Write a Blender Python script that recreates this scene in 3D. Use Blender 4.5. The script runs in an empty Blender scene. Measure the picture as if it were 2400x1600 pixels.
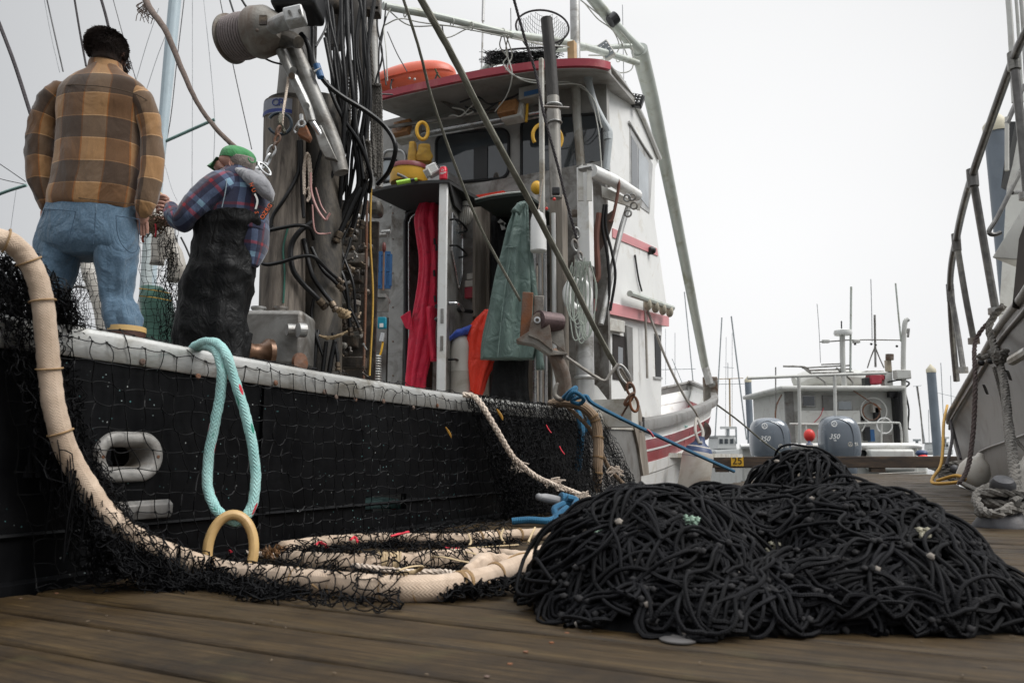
import bpy, math, random
import numpy as np
from mathutils import Vector, Matrix, noise as mnoise
random.seed(7); rng = np.random.default_rng(7)
SC = bpy.context.scene; COL = SC.collection
R = math.radians
# ---------------------------------------------------------------- camera
FPX = 1800.0                      # focal length in pixels of a 2400 px wide frame
PITCH = math.atan(270.0/FPX)      # horizon sits at y = 1070 of 1600
CAMZ = 0.40                       # camera just above the dock boards (dock top is z = 0)
cam_d = bpy.data.cameras.new('camera'); cam = bpy.data.objects.new('camera', cam_d); COL.objects.link(cam)
cam_d.sensor_width = 36; cam_d.lens = 36*FPX/2400
cam.location = (0, 0, CAMZ); cam.rotation_euler = (R(90)+PITCH, 0, 0)
cam_d.clip_start = 0.05; cam_d.clip_end = 3000
cam_d.dof.use_dof = True; cam_d.dof.focus_distance = 5.2; cam_d.dof.aperture_fstop = 5.0
SC.camera = cam
# ---------------------------------------------------------------- world: bright overcast
w = bpy.data.worlds.new("World"); SC.world = w; w.use_nodes = True
nt = w.node_tree; nt.nodes.clear()
def N(t, **k):
    n = nt.nodes.new(t)
    for a, b in k.items(): setattr(n, a, b)
    return n
wo = N('ShaderNodeOutputWorld'); bg = N('ShaderNodeBackground')
sky = N('ShaderNodeTexSky'); sky.sky_type = 'NISHITA'; sky.sun_disc = False
SUN_EL, SUN_AZ = R(50), R(14); SUN_ROT = R(75)   # veiled sun, high on the right
sky.sun_elevation = SUN_EL; sky.sun_rotation = R(105); sky.air_density = 1.0; sky.dust_density = 6.0
hs = N('ShaderNodeHueSaturation'); hs.inputs['Saturation'].default_value = 0.12
nt.links.new(sky.outputs[0], hs.inputs['Color'])
tc = N('ShaderNodeTexCoord'); dot = N('ShaderNodeVectorMath', operation='DOT_PRODUCT')
nt.links.new(tc.outputs['Generated'], dot.inputs[0])
dirv = Vector((math.sin(SUN_AZ)*math.cos(R(16)), math.cos(SUN_AZ)*math.cos(R(16)), math.sin(R(16))))
dot.inputs[1].default_value = dirv
cr = N('ShaderNodeValToRGB')     # overcast deck: brighter round the veiled sun than at the far side
cr.color_ramp.interpolation = 'LINEAR'
els = cr.color_ramp.elements
els[0].position = 0.66; els[0].color = (0.43, 0.44, 0.453, 1)
els[1].position = 1.0; els[1].color = (0.755, 0.757, 0.762, 1)
e_ = els.new(0.88); e_.color = (0.60, 0.605, 0.613, 1)
nt.links.new(dot.outputs['Value'], cr.inputs[0])
sepz = N('ShaderNodeSeparateXYZ'); nt.links.new(tc.outputs['Generated'], sepz.inputs[0])
zr_ = N('ShaderNodeValToRGB'); zr_.color_ramp.interpolation = 'EASE'   # an overcast sky is brighter overhead
ze = zr_.color_ramp.elements; ze[0].position = 0.50; ze[0].color = (.30, .30, .30, 1); ze[1].position = 0.95; ze[1].color = (1, 1, 1, 1)
nt.links.new(sepz.outputs[2], zr_.inputs[0])
zs = N('ShaderNodeVectorMath', operation='SCALE'); zs.inputs['Scale'].default_value = 3.333; nt.links.new(zr_.outputs[0], zs.inputs[0])
zm = N('ShaderNodeVectorMath', operation='MULTIPLY'); nt.links.new(cr.outputs[0], zm.inputs[0]); nt.links.new(zs.outputs[0], zm.inputs[1])
cn = N('ShaderNodeTexNoise'); cn.inputs['Scale'].default_value = 2.2; cn.inputs['Detail'].default_value = 3
mp = N('ShaderNodeMapRange'); mp.inputs[3].default_value = 0.94; mp.inputs[4].default_value = 1.05
nt.links.new(tc.outputs['Generated'], cn.inputs['Vector']); nt.links.new(cn.outputs['Fac'], mp.inputs[0])
mul = N('ShaderNodeVectorMath', operation='SCALE')
nt.links.new(zm.outputs[0], mul.inputs[0]); nt.links.new(mp.outputs[0], mul.inputs['Scale'])
sc2 = N('ShaderNodeVectorMath', operation='SCALE'); sc2.inputs['Scale'].default_value = 0.004
nt.links.new(hs.outputs[0], sc2.inputs[0])
add = N('ShaderNodeVectorMath', operation='ADD')
nt.links.new(mul.outputs[0], add.inputs[0]); nt.links.new(sc2.outputs[0], add.inputs[1])
nt.links.new(add.outputs[0], bg.inputs['Color']); bg.inputs['Strength'].default_value = 1.0
nt.links.new(bg.outputs[0], wo.inputs['Surface'])
sd = bpy.data.lights.new('sun', 'SUN'); sd.energy = 2.0; sd.angle = R(30); sd.color = (1, 0.98, 0.95)
so = bpy.data.objects.new('sun', sd); COL.objects.link(so); so.rotation_euler = (R(90)-SUN_EL, 0, SUN_ROT)
so.location = (0, 0, 20)
SC.view_settings.view_transform = 'Standard'; SC.view_settings.look = 'None'
SC.view_settings.exposure = 0.36; SC.view_settings.gamma = 1.0; SC.view_settings.use_curve_mapping = False
SC.render.engine = 'CYCLES'
# ---------------------------------------------------------------- pixel rays (photo pixels, 2400 x 1600) to points of the place
CP, SP = math.cos(PITCH), math.sin(PITCH)
def ray(px, py):
    x = (px-1200)/FPX; y = (800-py)/FPX
    return np.array([x, CP - y*SP, SP + y*CP])
C0 = np.array([0, 0, CAMZ])
def W(px, py, d):                 # point at forward distance d
    r = ray(px, py); return C0 + r*(d/r[1])
def G(px, py, z=0.0):             # point on the level plane z
    r = ray(px, py); return C0 + r*((z-CAMZ)/r[2])
U = np.array([0.4472136, 0.8944272, 0]); INN = np.array([-0.8944272, 0.4472136, 0]); Z = np.array([0, 0, 1.0]); X = np.array([1.0, 0, 0]); Y = np.array([0, 1.0, 0])
O0 = np.array([-2.70, 0, 0])
def B(s, t, z): return O0 + U*s + INN*t + Z*z       # boat frame: s forward, t inboard from the hull side, z up from the dock
def toB(p): q = np.array(p)-O0; return float(q@U), float(q@INN), float(q[2])
def Hp(px, py, t=0.0):            # point on the fore-and-aft plane t
    r = ray(px, py); k = (t-(C0-O0)@INN)/(r@INN); return C0 + r*k
def Ap(px, py, s):                # point on the athwartship plane s
    r = ray(px, py); k = (s-(C0-O0)@U)/(r@U); return C0 + r*k
def PX(n, d): return n*d/FPX      # size of n photo pixels at distance d
# ---------------------------------------------------------------- mesh builder
def vec(a): return np.array(a, dtype=float)
def unit(a):
    a = vec(a); n = np.linalg.norm(a); return a/n if n > 1e-12 else vec((0, 0, 1))
def spline(pts, seg=6, closed=False):
    P = [vec(p) for p in pts]; n = len(P); out = []
    if n == 2 and not closed:
        return np.array([P[0]+(P[1]-P[0])*k/seg for k in range(seg+1)])
    rngi = range(n) if closed else range(n-1)
    for i in rngi:
        if closed: p0, p1, p2, p3 = P[(i-1) % n], P[i], P[(i+1) % n], P[(i+2) % n]
        else:
            p1, p2 = P[i], P[i+1]; p0 = P[i-1] if i > 0 else 2*p1-p2; p3 = P[i+2] if i+2 < n else 2*p2-p1
        for k in range(seg):
            u = k/seg
            out.append(0.5*((2*p1)+(-p0+p2)*u+(2*p0-5*p1+4*p2-p3)*u*u+(-p0+3*p1-3*p2+p3)*u**3))
    if not closed: out.append(P[-1])
    return np.array(out)
def frames(path, closed=False):
    path = np.asarray(path); n = len(path)
    T = np.gradient(path, axis=0)
    if closed: T = np.roll(path, -1, 0)-np.roll(path, 1, 0)
    T /= np.maximum(np.linalg.norm(T, axis=1)[:, None], 1e-9)
    a = vec((0, 0, 1)) if abs(T[0][2]) < 0.9 else vec((1, 0, 0))
    nrm = np.cross(T[0], a); nrm /= np.linalg.norm(nrm); Ns = [nrm]
    for i in range(1, n):
        v = Ns[-1]-T[i]*(Ns[-1]@T[i]); l = np.linalg.norm(v)
        Ns.append(v/l if l > 1e-6 else Ns[-1])
    Ns = np.array(Ns); return T, Ns, np.cross(T, Ns)
class MB:
    def __init__(s): s.v = []; s.f = []; s.uv = []; s.n = 0; s.mi = []; s.cur = 0
    def add(s, V, F, UV=None):
        V = np.asarray(V, dtype=float).reshape(-1, 3)
        s.v.append(V); s.uv.append(np.zeros((len(V), 2)) if UV is None else np.asarray(UV, dtype=float))
        b = s.n
        for f in F: s.f.append(tuple(int(i)+b for i in f)); s.mi.append(s.cur)
        s.n += len(V); return s
    def box(s, c, size, ax=None):
        c = vec(c); ax = ax or (X, Y, Z); h = [vec(a)*sz/2 for a, sz in zip(ax, size)]
        V = [c+i*h[0]+j*h[1]+k*h[2] for i in (-1, 1) for j in (-1, 1) for k in (-1, 1)]
        F = [(0, 1, 3, 2), (4, 6, 7, 5), (0, 4, 5, 1), (2, 3, 7, 6), (0, 2, 6, 4), (1, 5, 7, 3)]
        return s.add(V, F)
    def prism(s, poly, ext):          # planar polygon pushed along ext
        P = [vec(p) for p in poly]; n = len(P); e = vec(ext)
        V = P+[p+e for p in P]
        F = [tuple(range(n))[::-1], tuple(range(n, 2*n))]+[(i, (i+1) % n, n+(i+1) % n, n+i) for i in range(n)]
        return s.add(V, F)
    def tube(s, path, r, n=8, closed=False, cap=True, flat=1.0, wob=0.0):
        path = np.asarray(path, dtype=float); m = len(path)
        T, A, Bn = frames(path, closed)
        rr = np.full(m, r, dtype=float) if np.isscalar(r) else np.interp(np.linspace(0, 1, m), np.linspace(0, 1, len(r)), r)
        L = np.concatenate([[0], np.cumsum(np.linalg.norm(np.diff(path, axis=0), axis=1))])
        k = n+1; th = np.linspace(0, 2*math.pi, k)
        V = np.zeros((m, k, 3)); UV = np.zeros((m, k, 2))
        for j in range(k):
            w_ = 1.0 if not wob else 1+wob*np.sin(L*37+3*th[j]*1.0+np.sin(L*91)*2)
            V[:, j] = path+A*(np.cos(th[j])*rr*w_)[:, None] + Bn*(np.sin(th[j])*rr*flat*w_)[:, None]
            UV[:, j, 0] = L; UV[:, j, 1] = j/n
        if True: V[:, n] = V[:, 0]
        F = []; mm = m if closed else m-1
        for i in range(mm):
            i2 = (i+1) % m
            for j in range(n): F.append((i*k+j, i*k+j+1, i2*k+j+1, i2*k+j))
        if cap and not closed:
            F.append(tuple(range(n))[::-1]); F.append(tuple((m-1)*k+j for j in range(n)))
        return s.add(V.reshape(-1, 3), F, UV.reshape(-1, 2))
    def cyl(s, p0, p1, r0, r1=None, n=16, cap=True):
        r1 = r0 if r1 is None else r1
        return s.tube([vec(p0), vec(p1)], [r0, r1], n, cap=cap)
    def lathe(s, p, axis, prof, n=24, arc=1.0):     # prof: (radius, height along axis)
        axis = unit(axis); a = unit(np.cross(axis, X if abs(axis[0]) < .9 else Y)); b = np.cross(axis, a)
        k = n+1; V = []; UV = []
        for r, h in prof:
            for j in range(k):
                th = 2*math.pi*arc*j/n; V.append(vec(p)+axis*h+(a*math.cos(th)+b*math.sin(th))*r); UV.append((j/n, h))
        F = [(i*k+j, i*k+j+1, (i+1)*k+j+1, (i+1)*k+j) for i in range(len(prof)-1) for j in range(n)]
        return s.add(V, F, UV)
    def ball(s, c, r, ax=None, nu=14, nv=10, jit=0.0):
        ax = ax or (X, Y, Z); r = (r, r, r) if np.isscalar(r) else r; V = []; UV = []
        for i in range(nv+1):
            ph = math.pi*i/nv
            for j in range(nu+1):
                th = 2*math.pi*j/nu
                q = 1+jit*math.sin(5*th+3*ph*2)*math.sin(ph)
                V.append(vec(c)+q*(vec(ax[0])*r[0]*math.sin(ph)*math.cos(th)+vec(ax[1])*r[1]*math.sin(ph)*math.sin(th)+vec(ax[2])*r[2]*math.cos(ph)))
                UV.append((j/nu, i/nv))
        k = nu+1
        F = [(i*k+j, (i+1)*k+j, (i+1)*k+j+1, i*k+j+1) for i in range(nv) for j in range(nu)]
        return s.add(V, F, UV)
    def ring(s, c, axis, r, tr, n=28, m=8, arc=(0, 1), r2=None, xdir=None):
        axis = unit(axis); a = unit(np.cross(axis, Z if abs(axis[2]) < .9 else X)) if xdir is None else unit(xdir); b = np.cross(axis, a); r2 = r2 or r
        th = np.linspace(arc[0]*2*math.pi, arc[1]*2*math.pi, n+1)
        P = np.array([vec(c)+a*r*math.cos(t)+b*r2*math.sin(t) for t in th])
        cl = abs(arc[1]-arc[0]-1) < 1e-6
        return s.tube(P[:-1] if cl else P, tr, m, closed=cl)
    def loft(s, rings, n=24, seg=4, pw=2.0, fold=0.0, fs=14.0, caps=True, stretch=1.0, seed=0, flute=0.0, fk=9, drop=0.0):
        # rings: (centre, xvec, yvec) half axes; smooth in between; folds push the surface in and out
        Cc = spline([r[0] for r in rings], seg); Xa = spline([r[1] for r in rings], seg); Ya = spline([r[2] for r in rings], seg)
        m = len(Cc); k = n+1; L = np.concatenate([[0], np.cumsum(np.linalg.norm(np.diff(Cc, axis=0), axis=1))])
        V = np.zeros((m, k, 3)); UV = np.zeros((m, k, 2)); rs = np.random.RandomState(seed)
        for j in range(k):
            th = 2*math.pi*(j % n)/n; c, s_ = math.cos(th), math.sin(th)
            cx = math.copysign(abs(c)**(2/pw), c); sx = math.copysign(abs(s_)**(2/pw), s_)
            V[:, j] = Cc+Xa*cx+Ya*sx
            per = 1.0
            UV[:, j, 0] = per*(j/n-0.5); UV[:, j, 1] = L
        mid = m//2; ar = np.concatenate([[0], np.cumsum(np.linalg.norm(np.diff(V[mid], axis=0), axis=1))]); ar -= np.interp(.75*n, np.arange(k), ar)
        UV[:, :, 0] = ar[None, :]
        if flute:                     # hanging folds: ridges that run down the cloth and wander
            v_ = L/max(L[-1], 1e-6)
            for j in range(k):
                th = 2*math.pi*(j % n)/n; g = (np.abs(np.sin(fk*.5*th+1.3*np.sin(v_*3.1+seed)+seed))-.5+.6*np.sin((fk*.5+1.5)*th*1.0-2.2*v_+seed*1.7)*1.0)*(.25+.75*v_ if drop else 1)
                dr = V[:, j]-Cc; dr = dr/np.maximum(np.linalg.norm(dr, axis=1)[:, None], 1e-6); V[:, j] += dr*(g*flute)[:, None]
            V[:, n] = V[:, 0]
        if fold:
            Q = V.reshape(-1, 3); D = np.zeros(len(Q))
            for o in range(7):
                kv = rs.normal(size=3)*fs*(1+.35*o); kv[2] *= 0.55*stretch
                ph = rs.rand()*6.28; q = Q+0.04*np.sin(Q[:, [1, 2, 0]]*fs*.7+ph)
                D += (1-2*np.abs(np.sin(q@kv+ph)))/(1+.5*o)
            cen = np.repeat(Cc, k, axis=0); dr = Q-cen; dr /= np.maximum(np.linalg.norm(dr, axis=1)[:, None], 1e-6)
            V = (Q+dr*(D*fold*.4)[:, None]).reshape(m, k, 3); V[:, n] = V[:, 0]
        F = [(i*k+j, i*k+j+1, (i+1)*k+j+1, (i+1)*k+j) for i in range(m-1) for j in range(n)]
        if caps: F.append(tuple(range(n))[::-1]); F.append(tuple((m-1)*k+j for j in range(n)))
        return s.add(V.reshape(-1, 3), F, UV.reshape(-1, 2))
    def grid(s, fn, nu, nv):          # fn(u, v) -> point
        V = [fn(i/nu, j/nv) for i in range(nu+1) for j in range(nv+1)]; k = nv+1
        F = [(i*k+j, (i+1)*k+j, (i+1)*k+j+1, i*k+j+1) for i in range(nu) for j in range(nv)]
        UV = [(i/nu, j/nv) for i in range(nu+1) for j in range(nv+1)]
        return s.add(V, F, UV)
    def twine(s, A_, B_, r, sag=None, sides=3):     # many thin straight twines at once
        A_ = np.asarray(A_); B_ = np.asarray(B_); m = len(A_)
        T = B_-A_; T /= np.maximum(np.linalg.norm(T, axis=1)[:, None], 1e-9)
        ref = np.tile(vec((.31, .22, .92)), (m, 1)); P = np.cross(T, ref); P /= np.maximum(np.linalg.norm(P, axis=1)[:, None], 1e-9)
        Q = np.cross(T, P); V = np.zeros((m, 2*sides, 3))
        for j in range(sides):
            th = 2*math.pi*j/sides; o = (P*math.cos(th)+Q*math.sin(th))*r
            V[:, j] = A_+o; V[:, sides+j] = B_+o
        F = []
        base = np.arange(m)*2*sides
        for j in range(sides):
            j2 = (j+1) % sides
            F.append(np.stack([base+j, base+j2, base+sides+j2, base+sides+j], 1))
        F = np.concatenate(F) if F else []
        return s.add(V.reshape(-1, 3), F)
    def mesh(s, name, origin=(0, 0, 0)):
        me = bpy.data.meshes.new(name); V = np.concatenate(s.v)-vec(origin)
        me.from_pydata(V.tolist(), [], s.f)
        uvl = me.uv_layers.new(name='UVMap'); UV = np.concatenate(s.uv)
        idx = np.empty(len(me.loops), dtype=np.int32); me.loops.foreach_get('vertex_index', idx)
        uvl.data.foreach_set('uv', UV[idx].astype(np.float32).ravel())
        if any(s.mi): me.polygons.foreach_set('material_index', np.array(s.mi, dtype=np.int32))
        return me
    def build(s, name, mat, parent=None, smooth=35, bevel=0, origin=None, sub=0, **tags):
        allv = np.concatenate(s.v); lo, hi = allv.min(0), allv.max(0)
        if origin is None: origin = np.array([(lo[0]+hi[0])/2, (lo[1]+hi[1])/2, lo[2]])
        me = s.mesh(name, origin)
        for m in (mat if isinstance(mat, (list, tuple)) else [mat]): me.materials.append(m)
        if smooth:
            me.shade_smooth()
            if smooth < 180: me.set_sharp_from_angle(angle=R(smooth))
        o = bpy.data.objects.new(name, me); COL.objects.link(o)
        setloc(o, origin, parent)
        if bevel:
            b = o.modifiers.new('bevel', 'BEVEL'); b.width = bevel; b.segments = 2; b.limit_method = 'ANGLE'; b.angle_limit = R(40)
            b.harden_normals = False
        if sub:
            q = o.modifiers.new('sub', 'SUBSURF'); q.levels = sub; q.render_levels = sub
        for k, v_ in tags.items(): o[k] = v_
        return o
WL = {}
def setloc(o, p, parent):
    p = vec(p); WL[o.name] = p
    if parent is not None: o.parent = parent; o.location = p-WL[parent.name]
    else: o.location = p
def thing(name, label, cat, loc=(0, 0, 0), group=None):
    o = bpy.data.objects.new(name, None); COL.objects.link(o); o.empty_display_size = .1
    setloc(o, loc, None); o['label'] = label; o['category'] = cat
    if group: o['group'] = group
    return o
def T1(mb, name, mat, label, cat, group=None, **k):   # a thing that is one mesh
    o = mb.build(name, mat, None, **k); o['label'] = label; o['category'] = cat
    if group: o['group'] = group
    return o
def cablepts(pts, seg=6): return spline([W(*p) for p in pts], seg)
def laid(mb, path, r, pitch=None, strands=3, sides=5, dens=1.0):  # rope laid from twisted strands, real helices
    pitch = pitch or r*6.0
    L = np.concatenate([[0], np.cumsum(np.linalg.norm(np.diff(path, axis=0), axis=1))]); tot = L[-1]
    m = max(8, int(tot/pitch*7*dens)); q = np.linspace(0, tot, m)
    P = np.stack([np.interp(q, L, path[:, i]) for i in range(3)], 1)
    T, A, Bn = frames(P)
    for k in range(strands):
        th = q/pitch*2*math.pi+2*math.pi*k/strands
        c = P+(A*np.cos(th)[:, None]+Bn*np.sin(th)[:, None])*r*.52
        mb.tube(c, r*.54, sides)
    return mb
def text(s, name, mat, p, xa, ya, size, parent=None, depth=0.001, shear=0.0, **tags):
    cu = bpy.data.curves.new(name, 'FONT'); cu.body = s; cu.size = size; cu.extrude = depth; cu.align_x = 'CENTER'; cu.align_y = 'CENTER'; cu.shear = shear
    cu.resolution_u = 3
    tmp = bpy.data.objects.new(name, cu); COL.objects.link(tmp)
    dg = bpy.context.evaluated_depsgraph_get(); dg.update()
    me = bpy.data.meshes.new_from_object(tmp.evaluated_get(dg)); COL.objects.unlink(tmp); bpy.data.objects.remove(tmp)
    xa = unit(xa); ya = unit(vec(ya)-xa*(vec(ya)@xa)); za = np.cross(xa, ya)
    me.transform(Matrix(((xa[0], ya[0], za[0], 0), (xa[1], ya[1], za[1], 0), (xa[2], ya[2], za[2], 0), (0, 0, 0, 1))))
    me.materials.clear(); me.materials.append(mat); me.name = name
    o = bpy.data.objects.new(name, me); COL.objects.link(o); setloc(o, p, parent)
    for k, v_ in tags.items(): o[k] = v_
    return o
# ---------------------------------------------------------------- materials
def newmat(name):
    m = bpy.data.materials.new(name); m.use_nodes = True; t = m.node_tree
    return m, t, t.nodes['Principled BSDF']
def L(t, a, b): t.links.new(a, b)
def coords(t, scale=(1, 1, 1), uv=False, rand=True):
    tc = t.nodes.new('ShaderNodeTexCoord'); mp = t.nodes.new('ShaderNodeMapping'); mp.inputs['Scale'].default_value = scale
    L(t, tc.outputs['UV' if uv else 'Object'], mp.inputs['Vector'])
    if rand:
        oi = t.nodes.new('ShaderNodeObjectInfo'); ml = t.nodes.new('ShaderNodeMath'); ml.operation = 'MULTIPLY'; ml.inputs[1].default_value = 37.0
        L(t, oi.outputs['Random'], ml.inputs[0]); L(t, ml.outputs[0], mp.inputs['Location'])
    return mp.outputs[0]
def noise(t, co, sc, det=4, rough=.55, dist=0.0):
    n = t.nodes.new('ShaderNodeTexNoise'); n.inputs['Scale'].default_value = sc; n.inputs['Detail'].default_value = det
    n.inputs['Roughness'].default_value = rough; n.inputs['Distortion'].default_value = dist; L(t, co, n.inputs['Vector']); return n.outputs['Fac']
def ramp(t, f, stops):
    r = t.nodes.new('ShaderNodeValToRGB'); L(t, f, r.inputs[0]); e = r.color_ramp.elements
    e[0].position = stops[0][0]; e[0].color = (*stops[0][1], 1); e[1].position = stops[-1][0]; e[1].color = (*stops[-1][1], 1)
    for p, c in stops[1:-1]: q = e.new(p); q.color = (*c, 1)
    return r.outputs[0]
def mix(t, f, a, b, mode='MIX'):
    m = t.nodes.new('ShaderNodeMix'); m.data_type = 'RGBA'; m.blend_type = mode
    if isinstance(f, (int, float)): m.inputs[0].default_value = f
    else: L(t, f, m.inputs[0])
    for i, c in ((6, a), (7, b)):
        if isinstance(c, tuple): m.inputs[i].default_value = (*c[:3], 1)
        else: L(t, c, m.inputs[i])
    return m.outputs[2]
def bump(t, b, h, st, dist=.01):
    n = t.nodes.new('ShaderNodeBump'); n.inputs['Strength'].default_value = st; n.inputs['Distance'].default_value = dist
    L(t, h, n.inputs['Height']); L(t, n.outputs[0], b.inputs['Normal']); return n
def mx(c, k): return tuple(min(1, v*k) for v in c)
MATS = {}
def mat(name, col, rough=.5, metal=0.0, var=.25, sc=6.0, bmp=.15, bsc=40.0, dirt=None, dirtamt=.5, dsc=3.0, stretch=(1, 1, 1), spec=.5, coat=0.0):
    if name in MATS: return MATS[name]
    m, t, b = newmat(name); co = coords(t, stretch)
    f = noise(t, co, sc, 5, .6)
    c = ramp(t, f, [(.3, mx(col, 1-var)), (.7, mx(col, 1+var))])
    if dirt:
        g = noise(t, co, dsc, 8, .68, .6)
        g2 = ramp(t, g, [(.62-dirtamt*.35, (0, 0, 0)), (.75-dirtamt*.2, (1, 1, 1))])
        c = mix(t, g2, c, dirt)
    L(t, c, b.inputs['Base Color'])
    rf = t.nodes.new('ShaderNodeMapRange'); L(t, f, rf.inputs[0]); rf.inputs[3].default_value = max(0.03, rough-.12); rf.inputs[4].default_value = min(1, rough+.12)
    L(t, rf.outputs[0], b.inputs['Roughness']); b.inputs['Metallic'].default_value = metal
    b.inputs['Specular IOR Level'].default_value = spec; b.inputs['Coat Weight'].default_value = coat
    if bmp: bump(t, b, noise(t, co, bsc, 4), bmp, .01)
    MATS[name] = m; return m
# plain families
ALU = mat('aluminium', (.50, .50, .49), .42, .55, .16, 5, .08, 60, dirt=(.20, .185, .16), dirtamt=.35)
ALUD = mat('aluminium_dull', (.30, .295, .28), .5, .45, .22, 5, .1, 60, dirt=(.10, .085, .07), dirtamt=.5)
ALURAIL = mat('aluminium_rail', (.50, .50, .48), .36, .6, .18, 3, .1, 40, dirt=(.22, .20, .16), dirtamt=.45, stretch=(1, 1, 2.5))
STEEL = mat('stainless', (.52, .52, .52), .28, .8, .15, 8, .03, 60, dirt=(.2, .17, .13), dirtamt=.2)
GALV = mat('galvanised', (.36, .36, .35), .5, .6, .25, 18, .1, 90, dirt=(.16, .12, .09), dirtamt=.45)
RUST = mat('rusty_steel', (.15, .11, .09), .75, .3, .35, 9, .3, 60, dirt=(.22, .085, .035), dirtamt=.6)
RUSTG = mat('worn_grey_steel', (.24, .225, .20), .6, .4, .3, 9, .3, 60, dirt=(.12, .07, .045), dirtamt=.55)
GREASY = mat('oily_metal', (.055, .048, .042), .38, .45, .5, 14, .3, 60, dirt=(.14, .11, .08), dirtamt=.35, dsc=9)
GREASY2 = mat('oily_brass', (.16, .12, .08), .4, .55, .4, 20, .3, 60, dirt=(.05, .04, .035), dirtamt=.6, dsc=14)
DARKST = mat('dark_mast_steel', (.045, .041, .036), .5, .35, .35, 5, .2, 60, dirt=(.17, .145, .115), dirtamt=.5, stretch=(1.5, 1.5, .6))
HOSE = mat('black_hose', (.005, .005, .0055), .42, 0, .3, 20, .1, 80, spec=.35)
RUBBER = mat('black_rubber', (.016, .016, .017), .6, 0, .3, 12, .2, 60)
WHITE = mat('white_paint', (.78, .78, .76), .38, 0, .05, 3, .04, 40, dirt=(.60, .57, .50), dirtamt=.2)
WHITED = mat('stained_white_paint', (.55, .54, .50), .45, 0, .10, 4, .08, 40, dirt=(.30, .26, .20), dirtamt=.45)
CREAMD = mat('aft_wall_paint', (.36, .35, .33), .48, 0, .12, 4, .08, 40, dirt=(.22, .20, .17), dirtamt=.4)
GREYP = mat('grey_panel', (.22, .215, .205), .5, .25, .16, 5, .06, 40, dirt=(.12, .10, .085), dirtamt=.4)
RED = mat('red_paint', (.36, .035, .055), .42, 0, .15, 4, .05, 40, dirt=(.42, .10, .10), dirtamt=.3)
REDHULL = mat('faded_red_paint', (.30, .035, .045), .3, 0, .2, 3, .04, 40, dirt=(.36, .10, .10), dirtamt=.4)
PALERED = mat('pale_red_stripe', (.62, .24, .25), .4, 0, .1, 3, .03, 40)
TANK = mat('cream_plastic', (.52, .49, .44), .45, 0, .06, 3, .05, 30, dirt=(.38, .34, .28), dirtamt=.25)
ORANGE = mat('orange_raft_shell', (.60, .10, .045), .42, 0, .12, 3, .05, 30, dirt=(.5, .13, .08), dirtamt=.3)
YELLOW = mat('yellow_plastic', (.72, .40, .03), .45, 0, .12, 4, .05, 30, dirt=(.5, .3, .08), dirtamt=.25)
YELLOWF = mat('yellow_fabric', (.50, .30, .05), .8, 0, .2, 9, .3, 60, dirt=(.33, .2, .06), dirtamt=.3)
MAROON = mat('maroon_lid', (.22, .045, .05), .45, 0, .1)
BLUEP = mat('blue_plastic', (.03, .11, .26), .5, 0, .15)
TEALP = mat('teal_plastic', (.01, .24, .34), .45, 0, .1)
LIME = mat('lime_plastic', (.42, .75, .08), .45, 0, .08)
CANRED = mat('soda_can_red', (.60, .02, .045), .3, .2, .05)
ORNG = mat('amber_speaker', (.30, .14, .05), .5, 0, .2, 20, .1, 80)
BLACKP = mat('black_plastic', (.012, .012, .013), .35, 0, .2)
BLACKM = mat('black_mat', (.035, .034, .034), .75, 0, .2, 20, .3, 80)
SOOT = mat('sooty_pipe', (.028, .026, .025), .6, .2, .4, 6, .15, 60, dirt=(.10, .09, .08), dirtamt=.3, stretch=(1, 1, .4))
EXH = mat('stained_steel_pipe', (.30, .285, .26), .42, .6, .2, 6, .1, 50, dirt=(.06, .045, .035), dirtamt=.42, stretch=(1, 1, .7))
MOSSPIPE = mat('weathered_green_pipe', (.27, .30, .26), .55, .25, .2, 8, .12, 60, dirt=(.15, .17, .10), dirtamt=.5)
GREENBOOM = mat('boom_grey_green', (.47, .50, .46), .5, .1, .1, 4, .1, 60, dirt=(.30, .30, .22), dirtamt=.3)
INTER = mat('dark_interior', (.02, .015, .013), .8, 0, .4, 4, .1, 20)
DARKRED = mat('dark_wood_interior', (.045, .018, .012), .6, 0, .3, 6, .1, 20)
def glassy(name, col, rough=.06):
    m, t, b = newmat(name); co = coords(t); f = noise(t, co, 1.6, 3)
    L(t, ramp(t, f, [(.35, mx(col, .7)), (.7, mx(col, 1.3))]), b.inputs['Base Color'])
    b.inputs['Roughness'].default_value = rough; b.inputs['Specular IOR Level'].default_value = .8; b.inputs['Coat Weight'].default_value = .4
    return m
GLASS = glassy('reflection_tinted_glass', (.055, .064, .072), .04)  # base colour lightened to paint in a bluish reflection
GLASSL = glassy('bright_glass', (.30, .33, .35), .1)
def wrinkle(t, b, oc, sc=7.0, st=.6, fine=160, fst=.25):
    mp = t.nodes.new('ShaderNodeMapping'); mp.inputs['Scale'].default_value = (1, 1, .6); L(t, oc, mp.inputs['Vector'])
    n1 = bump(t, b, noise(t, mp.outputs[0], sc, 3, .5, 1.6), st, .05); n2 = bump(t, b, noise(t, oc, fine, 3), fst, .004)
    L(t, n1.outputs[0], n2.inputs['Normal']); return n2
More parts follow.
